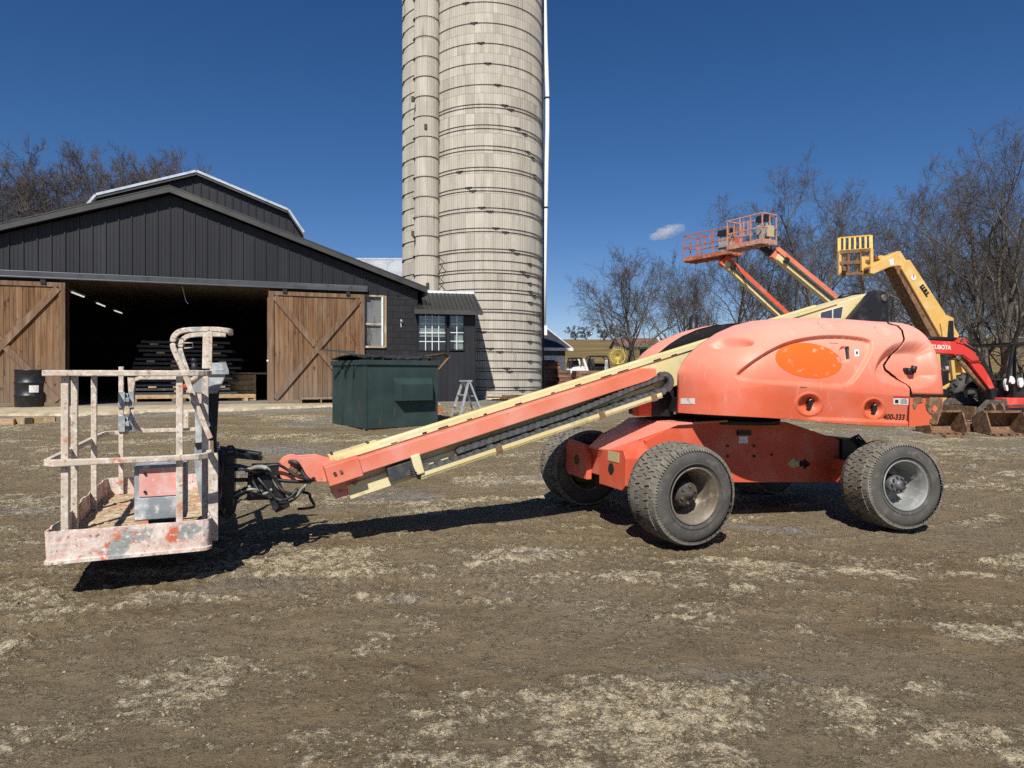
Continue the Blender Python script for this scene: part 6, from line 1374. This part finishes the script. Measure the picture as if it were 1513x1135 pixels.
# green tractor
TFm = Fr(base(950, 43), 12); tr_ = frame_thing('green_tractor', 'green tractor with a glazed cab, half hidden by the cream boom', 'tractor', TFm)
a, b_ = TFm.on(956, 512, 0), TFm.on(986, 530, 0); MB().box2((a[0], -.1, a[2]-.16), (b_[0]+.1, 1.5, a[2]+.02)).build('roof', 'machine_green', tr_, bev=.03)
MB().box2((a[0]+.08, 0, 1.0), (b_[0], 1.4, a[2]-.16)).build('cab_glass', 'black_metal', tr_)
for x in (a[0]+.08, (a[0]+b_[0])/2, b_[0]): MB().box2((x-.05, -.04, 1.0), (x+.05, .04, a[2]-.16)).build('cab_post', 'machine_green', tr_)
h0, h1 = TFm.on(917, 536, .2), TFm.on(957, 545, .2); MB().box2((h0[0], .2, h1[2]-.3), (h1[0]+.1, 1.2, h0[2]+.04)).build('bonnet', 'machine_green', tr_, bev=.04); MB().box2((h0[0]+.1, .35, .45), (b_[0], 1.05, 1.0)).build('chassis', 'black_metal', tr_)
for x, r_ in ((h0[0]+.45, .5), (b_[0]-.4, .78)):
    for y in (-.15, 1.5): wheel(tr_, (x, y, r_), r_, .38, rim='rake_yellow', lugs=14)
# far house on the rise
HF = Fr((at(938, 511, 150)[0], 150, field_z(0, 150)-.9), 8); hs = frame_thing('far_house', 'far white house with a brown roof behind the spreading bare tree', 'house', HF)
MB().box2((-3, 0, 0), (6, 8, 1.5)).prism([(0, 1.5), (8, 1.5), (4, 3.5)], -3, 6, lambda a, b, c: (b, a, c)).build('wall', 'white_wall', hs); MB().add([(-3.5, -.5, 1.45), (6.4, -.5, 1.45), (6.4, 4, 3.7), (-3.5, 4, 3.7), (-3.5, 8.5, 1.45), (6.4, 8.5, 1.45)], [(0, 1, 2, 3), (3, 2, 5, 4)]).build('roof', 'roof_brown', hs); MB().add([(6.42, -.55, 1.4), (6.42, 4, 3.65), (6.42, 4, 3.9), (6.42, -.55, 1.65), (6.7, -.55, 1.4), (6.7, 4, 3.65), (6.7, 4, 3.9), (6.7, -.55, 1.65)], [(0,1,2,3), (7,6,5,4), (0,3,7,4), (1,5,6,2), (2,6,7,3)]).build('gable_trim', 'white_frame', hs)
for x in (-2, 1, 4): MB().box2((x, -.04, .5), (x+.9, .02, 1.2)).build('window', 'black_metal', hs)
# ---------------------------------------------------------------- two boom lifts further back, baskets raised
def far_lift(label, basket, yaw, Lx, Wy, head, pivot, c_rail, c_tube, c_box, ybase):
    root_xy = at(*pivot); rz = gz(root_xy[0], root_xy[1]); fr = Fr((root_xy[0], root_xy[1], rz), 4)
    t = frame_thing('boom_lift', label, 'boom lift', fr, 'boom lifts in the yard'); TM = Matrix.Translation(fr.o)@Matrix([list(r) for r in fr.R]).to_4x4()
    # boom
    a, b = fr.l(at(*head)), fr.l(at(*pivot)); d = b-a; ln = np.linalg.norm(d); x = d/ln; y = np.array([0, 1., 0]); y = y-x*np.dot(x, y); y /= np.linalg.norm(y); z = np.cross(x, y); R = np.array([x, y, z]).T; c = (a+b)/2
    def bb(p0, p1, s0, s1, q0, q1): return MB().box(a+R@np.array([(p0+p1)/2, (s0+s1)/2, (q0+q1)/2]), (p1-p0, s1-s0, q1-q0), R)
    bm = bb(.15, ln, -.15, .15, -.34, -.03).build('boom', 'lift_cream', t, bev=.01)
    bb(.0, ln*.62, -.20, .10, -.10, .07).build('outer_tube', c_tube, bm); bb(.55, ln*.6, -.24, -.155, -.20, -.115).build('power_track', 'track_plastic', bm); bb(.0, .25, -.14, .14, -.38, -.02).build('boom_head', c_tube, bm); bb(.45, .62, -.25, -.15, -.26, -.06).build('track_clamp', 'black_paint', bm); bb(ln*.60, ln*.63, -.24, -.14, -.28, .02).build('track_end', 'track_plastic', bm)
    # platform
    pf = Fr(at(*basket), yaw); pm = Matrix.Translation(pf.o)@Matrix([list(r) for r in pf.R]).to_4x4()
    p = MB().box2((0, 0, .05), (Lx, Wy, .09))
    for k in range(5): p.box2((0, Wy*k/4-.03 if k else 0, 0), (Lx, Wy*k/4+.03, .05))
    p.box2((Lx*.45, 0, -.02), (Lx*.55, Wy, .05)); pl = p.build('platform', c_rail, t); pl.matrix_parent_inverse = TM.inverted(); pl.matrix_basis = pm
    for (x0, y0, x1, y1) in ((-.012, 0, .012, Wy), (Lx-.012, 0, Lx+.012, Wy), (0, -.012, Lx, .012), (0, Wy-.012, Lx, Wy+.012)): MB().box2((x0, y0, .03), (x1, y1, .20)).build('kick_plate', c_rail, pl)
    for zz in (.64, 1.16):
        for q0, q1 in (((0, 0), (0, Wy)), ((0, Wy), (Lx, Wy)), ((Lx, Wy), (Lx, 0)), ((Lx, 0), (0, 0))): MB().beam((*q0, zz), (*q1, zz), .042, .042).build('guard_rail', c_rail, pl)
    for (x0, y0) in ((0, .02), (0, Wy*.33), (0, Wy*.62), (0, Wy-.02), (Lx, Wy-.02), (Lx, Wy*.5), (Lx, .02), (Lx*.5, 0), (Lx*.5, Wy)): MB().box2((x0-.02, y0-.02, .08), (x0+.02, y0+.02, 1.16)).build('post', c_rail, pl)
    for y0 in (.40, .52): MB().box2((-.02, Wy*y0-.02, .45), (.02, Wy*y0+.02, 1.0)).build('gate_post', c_rail, pl)
    MB().box2((-.02, Wy*.40, .42), (.02, Wy*.62, .46)).build('gate', c_rail, pl)
    MB().prism([(.52, .98), (.86, .98), (.86, 1.2), (.6, 1.22)], Wy*.12, Wy*.42, lambda a, b, c: (a*Lx/.92, b, c)).build('control_box', 'black_paint', pl); MB().box2((Lx*.55, Wy*.1, .30), (Lx*.85, Wy*.38, .85)).build('support_column', 'worn_grey', pl)
    MB().box2((.30*Lx, -.04, .30), (.75*Lx, .02, .72)).build('cabinet', c_box, pl)
    MB().tube([(Lx*.9, .3, .4), (Lx+.2, .4, .0), (Lx+.3, .5, -.3), (Lx+.1, .6, -.25), (Lx, .6, .1)], .03, 6).build('hose', 'rubber_hose', pl)
    MB().beam((Lx*.8, Wy*.35, .02), pf.l(fr.w(a+x*.2+z*-.2)), .22, .22).build('rotator', 'black_paint', pl)
    # machine under the boom
    pz = b[2]; MB().prism([(-1.5, .95), (1.0, .9), (1.15, 1.25), (1.1, 1.75), (-.2, 1.95), (-1.1, 1.8), (-1.55, 1.35)], -1.0, -.22).prism([(-1.5, .95), (1.0, .9), (1.15, 1.25), (1.1, 1.75), (-.2, 1.95), (-1.1, 1.8), (-1.55, 1.35)], .22, 1.0).build('hood', 'lift_orange', t, bev=.08)
    MB().prism([(-.5, .9), (.5, .9), (.28, pz+.12), (.0, pz+.15), (-.28, pz-.1)], -.2, .2).build('mast', 'black_paint', t); MB().cyl((0, 0, .8), (0, 0, .95), .5, n=24).build('slew_ring', 'black_paint', t)
    MB().box2((-1.35, -.45, .35), (1.35, .45, .82)).build('chassis', 'lift_orange', t, bev=.03)
    for wx in (-1.22, 1.22):
        for wy in (-.9, .9): wheel(t, (wx, wy, .41), .42, .36, lugs=18)
    return t
far_lift('raised boom lift with the orange basket, lower and further left of the pair', (1077, 376, 28.0), 35, .9, 2.4, (1070, 379, 28.6), (1234, 531, 29.5), 'rust_orange', 'lift_orange', 'lift_orange', 0)
far_lift('raised boom lift with the dusty pink basket, upper and further right of the pair', (1127, 360, 25.3), 31, .8, 1.7, (1146, 368, 25.9), (1330, 520, 27), 'dusty_pink', 'lift_pink', 'decal_tan', 0)
# ---------------------------------------------------------------- yellow telescopic handler
TH = Fr(base(1380, 20.5), 6); th = frame_thing('telescopic_handler', 'yellow telescopic handler with its boom raised and a fork carriage at the tip', 'telehandler', TH)
def thp(pts, y): return pol(TH, pts, y)
MB().prism(thp([(1332, 397), (1337, 384), (1345, 384), (1418, 495), (1412, 508), (1396, 508)], -.28), -.28, .28).build('boom', 'machine_yellow', th, bev=.02)
MB().prism(thp([(1317, 393), (1334, 394), (1398, 508), (1378, 508)], -.1), -.20, .28).build('boom_underside', 'rusty_steel', th)
MB().prism(thp([(1287, 393), (1310, 380), (1327, 371), (1331, 371), (1339, 384), (1337, 394), (1326, 393), (1314, 395), (1291, 405), (1286, 404)], -.22), -.22, .22).build('boom_nose', 'machine_yellow', th, bev=.02)
MB().prism(thp([(1294, 379), (1298, 378), (1312, 381), (1310, 386), (1296, 384)], 0), -.1, .1).build('tilt_cylinder', 'machine_yellow', th)
MB().prism(thp([(1390, 478), (1400, 466), (1409, 470), (1411, 492), (1404, 500), (1393, 498)], -.34), -.34, -.26).build('boom_collar', 'machine_yellow', th, bev=.01)
MB().prism(thp([(1402, 474), (1408, 474), (1409, 500), (1400, 500)], -.36), -.38, -.345).build('collar_slot', 'black_metal', th)
# letters and round emblem on the boom side
A = TH.on(1358, 418, -.285); Bq = TH.on(1374, 441, -.285); an = math.atan2(Bq[2]-A[2], Bq[0]-A[0]); c = (A+Bq)/2
text('LULL', .165, 'decal_black', th, 'boom_letters', Matrix.Translation((c[0], -.285, c[2]))@Matrix.Rotation(-an, 4, 'Y')@Matrix.Rotation(math.radians(90), 4, 'X'), 0, .02, .002)
q = TH.on(1350, 410, -.285); MB().cyl((q[0], -.287, q[2]), (q[0], -.281, q[2]), .085, n=18).build('emblem', 'decal_white', th); MB().prism(thp([(1349, 405.5), (1351, 405.5), (1350.5, 411), (1349.5, 411)], -.29), -.2905, -.2875).build('emblem_mark', 'decal_red', th)
MB().prism(thp([(1313, 384), (1320, 382), (1321, 391), (1316, 392)], -.225), -.226, -.221).build('sticker', 'decal_white', th)
# fork carriage
CFr = Fr(at(1288, 404, 19.9), -30); ca = MB(); 
c0 = TH.l(at(1287, 404, 20.4)); wd = .86; dirw = np.array([-.85, .53, 0])
def cpnt(u, z, f=0): return c0+dirw*u+np.array([-.53, -.85, 0])*f+np.array([0, 0, z])
U = wd
for (u0, z0, u1, z1, w_, mt, nm) in ((0, 0, 0, .72, .09, 'machine_yellow', 'carriage_post'), (U, 0, U, .72, .09, 'machine_yellow', 'carriage_post'), (0, .02, U, .02, .10, 'rusty_steel', 'carriage_bar'), (0, .36, U, .36, .10, 'rusty_steel', 'carriage_bar'), (0, .70, U, .70, .10, 'rusty_steel', 'carriage_bar'), (.28, .02, .28, .70, .08, 'rusty_steel', 'carriage_post'), (.62, .02, .62, .70, .08, 'rusty_steel', 'carriage_post')): MB().beam(cpnt(u0, z0), cpnt(u1, z1), w_, w_).build(nm, mt, th)
for k in range(7): u = U*k/6; MB().beam(cpnt(u, .72, .02), cpnt(u, 1.16, -.10), .055 if k not in (0, 6) else .09, .03).build('backrest_bar', 'machine_yellow_bright', th)
MB().beam(cpnt(0, .73, .02), cpnt(U, .73, .02), .05, .07).build('backrest_rail', 'machine_yellow_bright', th); MB().beam(cpnt(0, 1.16, -.10), cpnt(U, 1.16, -.10), .05, .04).build('backrest_rail', 'machine_yellow_bright', th)
for u in (.14, .74): MB().beam(cpnt(u, .0), cpnt(u, .0, 1.1), .12, .05).beam(cpnt(u, 0), cpnt(u, .55), .12, .05).build('fork', 'rusty_steel', th)
MB().box(c0+np.array([-.12, .18, .30]), (.30, .28, .42)).build('carriage_mount', 'machine_yellow', th)
# body
MB().prism(thp([(1270, 578), (1385, 580), (1392, 573), (1440, 545), (1446, 575), (1440, 580), (1412, 603), (1270, 603)], -.55), -.55, .55).build('body', 'machine_yellow', th, bev=.02)
MB().prism(thp([(1410, 508), (1420, 508), (1443, 560), (1436, 578), (1428, 578)], -.3), -.35, .35).build('boom_mount', 'machine_yellow', th, bev=.02)
for (a, b_) in (((1404, 516), (1410, 572)), ((1384, 515), (1388, 575))): MB().beam(TH.on(*a, -.6), TH.on(*b_, -.6), .10, .10).build('cab_post', 'machine_yellow', th)
MB().prism(thp([(1380, 511), (1413, 511), (1413, 517), (1380, 516)], -.6), -.65, .15).build('cab_roof', 'machine_yellow', th); MB().prism(thp([(1388, 548), (1402, 548), (1402, 576), (1388, 576)], -.5), -.5, -.1).build('seat_cab_fill', 'black_metal', th); MB().prism(thp([(1391, 524), (1403, 524), (1402, 546), (1392, 546)], -.2), -.2, -.15).build('cab_panel', 'worn_grey', th)
for k, x in enumerate((1434, 1300)):
    q = TH.on(x, 590, -.75); wheel(th, (q[0], -.72, .58), .60, .42, lugs=16, rim='black_metal'); wheel(th, (q[0], .72, .58), .60, .42, lugs=16, rim='black_metal')
MB().box2((TH.on(1300, 600, 0)[0], -.6, .5), (TH.on(1440, 600, 0)[0], .6, .7)).build('axle_frame', 'black_metal', th)
# ---------------------------------------------------------------- red mini excavator
XV = Fr(base(1490, 17.6), 10); xv = frame_thing('mini_excavator', 'red mini excavator at the right edge with its boom folded forward', 'excavator', XV)
def xp(pts, y): return pol(XV, pts, y)
bm = MB().prism(xp([(1340, 501), (1420, 505.5), (1428, 508), (1436, 515), (1447, 532), (1474, 574), (1470, 578), (1465, 578), (1441, 547), (1430, 532), (1422, 526), (1412, 526), (1410, 523.5), (1340, 518)], -.12), -.12, .12).build('boom', 'machine_red', xv, bev=.012)
MB().prism(xp([(1412, 506), (1419, 499), (1425, 499), (1430, 510)], -.13), -.14, .14).build('boom_bracket', 'machine_red', xv)
MB().cyl(XV.on(1340, 499, 0), XV.on(1421, 502, 0), .055, n=12).build('arm_cylinder', 'black_metal', xv); q = XV.on(1421, 502, -.15); MB().cyl((q[0], -.16, q[2]), (q[0], .16, q[2]), .05, n=12).build('pin', 'bolt_steel', xv)
MB().cyl(XV.on(1417, 531, .0), XV.on(1466, 592, .0), .06, n=12).build('boom_cylinder', 'rusty_steel', xv); q = XV.on(1416, 529, -.14); MB().cyl((q[0], -.17, q[2]), (q[0], .17, q[2]), .05, n=12).build('pin', 'bolt_steel', xv)
c = XV.on(1390.5, 513.4, -.125); k = 17.6/1000
text('KUBOTA', 8.6*k, 'decal_white', xv, 'boom_letters', Matrix.Translation((c[0], -.1245, c[2]))@Matrix.Rotation(math.radians(3), 4, 'Y')@Matrix.Rotation(math.radians(90), 4, 'X'), .12, .003, .002, .92)
for k in range(3): MB().tube([XV.on(px, py, -.14+.04*k) for px, py in ((1424+k, 507), (1440+k*2, 517), (1452+k*2, 536), (1466+k*2, 560), (1476, 582))], .018, 6).build('hose', 'rubber_hose', xv)
MB().tube([XV.on(px, py, -.16) for px, py in ((1413, 524), (1424, 525), (1436, 534), (1447, 533), (1452, 536))], .014, 6).build('hose', 'rubber_hose', xv)
MB().prism(xp([(1458, 575), (1476, 572), (1484, 590), (1482, 606), (1466, 606), (1460, 590)], -.1), -.22, .22).build('swing_post', 'black_metal', xv, bev=.01)
MB().prism(xp([(1486, 588), (1560, 588), (1560, 603), (1486, 603)], -.6), -.65, -.25).build('body', 'machine_red', xv, bev=.03); _q = xp([(1520, 586), (1585, 586), (1585, 603), (1520, 603)], -.2); MB().prism(_q, -.245, .75).build('counterweight', 'black_metal', xv, bev=.03); MB().prism(xp([(1500, 562), (1560, 558), (1560, 588), (1500, 588)], -.5), -.45, .1).build('floor_console', 'black_metal', xv)
MB().prism(smooth_poly(xp([(1484, 562), (1492, 555), (1498, 557), (1500, 566), (1495, 568), (1492, 563), (1488, 568), (1490, 578), (1486, 577)], -.55)), -.56, -.5).build('fender', 'machine_white', xv); pass
MB().prism(smooth_poly(xp([(1505, 560), (1511, 557), (1513, 570), (1506, 574)], -.55)), -.56, -.5).build('panel', 'machine_white', xv)
for (a, b_) in (((1487, 568), (1497, 510)), ((1497, 508), (1570, 508)), ((1562, 508), (1562, 560))): MB().beam(XV.on(*a, -.55), XV.on(*b_, -.55), .06, .06).build('canopy_frame', 'black_metal', xv); MB().beam(XV.on(*a, -.55)+(0, 1.2, 0), XV.on(*b_, -.55)+(0, 1.2, 0), .06, .06).build('canopy_frame', 'black_metal', xv)
MB().prism(xp([(1494, 506), (1572, 505), (1572, 509), (1494, 509)], -.6), -.6, .75).build('canopy', 'black_metal', xv)
for (px, py) in ((1505, 552), (1509, 550)): a = XV.on(px, py, -.3); MB().cyl(a, a+(.0, 0, -.25), .02, n=8).cyl(a, a+(0, 0, .05), .035, n=8).build('lever', 'black_metal', xv)
for y0 in (-.75, .45):
    q0, q1 = XV.on(1452, 606, -.7)[0], XV.on(1560, 606, -.7)[0]; MB().tube([(q0+.15, y0+.15, .05), (q1, y0+.15, .05), (q1+.15, y0+.15, .2), (q1, y0+.15, .38), (q0+.2, y0+.15, .36), (q0, y0+.15, .2)], .05, 4, closed=True, ry=.16, up=(0, 1, 0)).build('track', 'hub_grime_shade', xv)
    MB().box2((q0+.1, y0+.02, .1), (q1+.05, y0+.28, .32)).build('track_frame', 'black_metal', xv)
b = MB(); q0 = XV.on(1440, 600, -.7); b.box2((q0[0], -.7, .02), (q0[0]+.06, .8, .36)); b.build('dozer_blade', 'rusty_steel', xv)
# ---------------------------------------------------------------- rusty buckets on the ground
def bucket(px, py, label, w_, ears):
    o = ground_at(px, py); fr = Fr(o, 4); t = frame_thing('digger_bucket', label, 'bucket', fr, 'rusty digger buckets on the ground'); h = .46
    prof = [(0, .0), (.30, .0), (.46, .05), (.52, .18), (.50, .32), (.38, .44), (.22, .47)]
    sh = MB(); n = len(prof); vs = [(x, y, z) for x in (0, w_) for y, z in prof]+[(x, y+(.02 if z > .01 else 0), z+.02) for x in (0, w_) for y, z in prof]
    MB().grid([[(x, y, z) for y, z in prof] for x in np.linspace(0, w_, 4)], False).build('shell', 'rusty_steel', t).modifiers.new('thick', 'SOLIDIFY').thickness = .02
    for x in (0, w_-.03): MB().prism([(a, c) for a, c in prof]+[(.12, .47), (-.02, .10)], x, x+.03, lambda a, b, c: (b, a, c)).build('side_plate', 'rusty_steel', t)
    for k in range(5): x = w_*(k+.5)/5; MB().box2((x-.05, -.09, -.005), (x+.05, .04, .03)).build('tooth', 'rusty_steel', t)
    MB().box2((0, .18, .455), (w_, .26, .50)).build('top_bar', 'rusty_steel', t)
    if ears:
        for x in (w_*.30, w_*.55): MB().prism([(.2, .48), (.45, .45), (.42, .60), (.30, .66), (.22, .58)], x, x+.04, lambda a, b, c: (b, a, c)).build('ear', 'rusty_steel', t)
    return t
bucket(1375, 642, 'rusty digger bucket directly behind the rear of the near lift', .82, False); bucket(1463, 643, 'rusty digger bucket with upright ears at the right edge of the yard', .86, True)
o = ground_at(1432, 636); pg = beam_thing('steel_plate', 'low brown steel plate lying between the two rusty buckets', 'steel plate', o, .0, (.52, .35, .16), 'rusty_steel', None, .05)
o = ground_at(1408, 646); beam_thing('stone_slab', 'flat pale stone slab in front of the left rusty bucket', 'stone', (o[0], o[1], o[2]-.01), 0, (.4, .12, .06), 'rusty_steel', None, .1)
# something low out of view on the left, and its shadow, are not modelled
# ---------------------------------------------------------------- the one small cloud
cm_ = bpy.data.materials.new('cloud_vapour'); cm_.use_nodes = True; N = NT(cm_); N.n.remove(N.n['Principled BSDF'])
vp = N.new('ShaderNodeVolumePrincipled'); vp.inputs['Color'].default_value = (1, 1, 1, 1); vp.inputs['Anisotropy'].default_value = .2
tc = N.new('ShaderNodeTexCoord'); nz = noise(N, coords(N, 'Object', (1, 1.6, 2.0)), .034, 5, .3); sp_n = N.new('ShaderNodeVectorMath'); sp_n.operation = 'LENGTH'
mp = N.new('ShaderNodeMapping'); mp.inputs['Scale'].default_value = (1/48, 1/32, 1/17); N.link(tc.outputs['Object'], mp.inputs[0]); N.link(mp.outputs[0], sp_n.inputs[0])
den = mathn(N, 'MULTIPLY', mapr(N, mathn(N, 'SUBTRACT', nz, mathn(N, 'MULTIPLY', sp_n.outputs['Value'], .30)),   .20, .50), .05); N.link(den, vp.inputs['Density']); N.link(vp.outputs[0], N.n['Material Output'].inputs['Volume']); MATS['cloud_vapour'] = cm_
c = at(985, 343, 1500); iv_, jf_ = icosa(); cl = MB().add([tuple(v*np.array([50, 34, 18])) for v in iv_], [tuple(f) for f in jf_]).build('cloud', 'cloud_vapour'); cl.location = tuple(map(float, c)); cl.rotation_euler = (0, math.radians(-14), 0); tag(cl, 'single small white wisp of cloud in the blue sky above the bare tree', 'cloud')
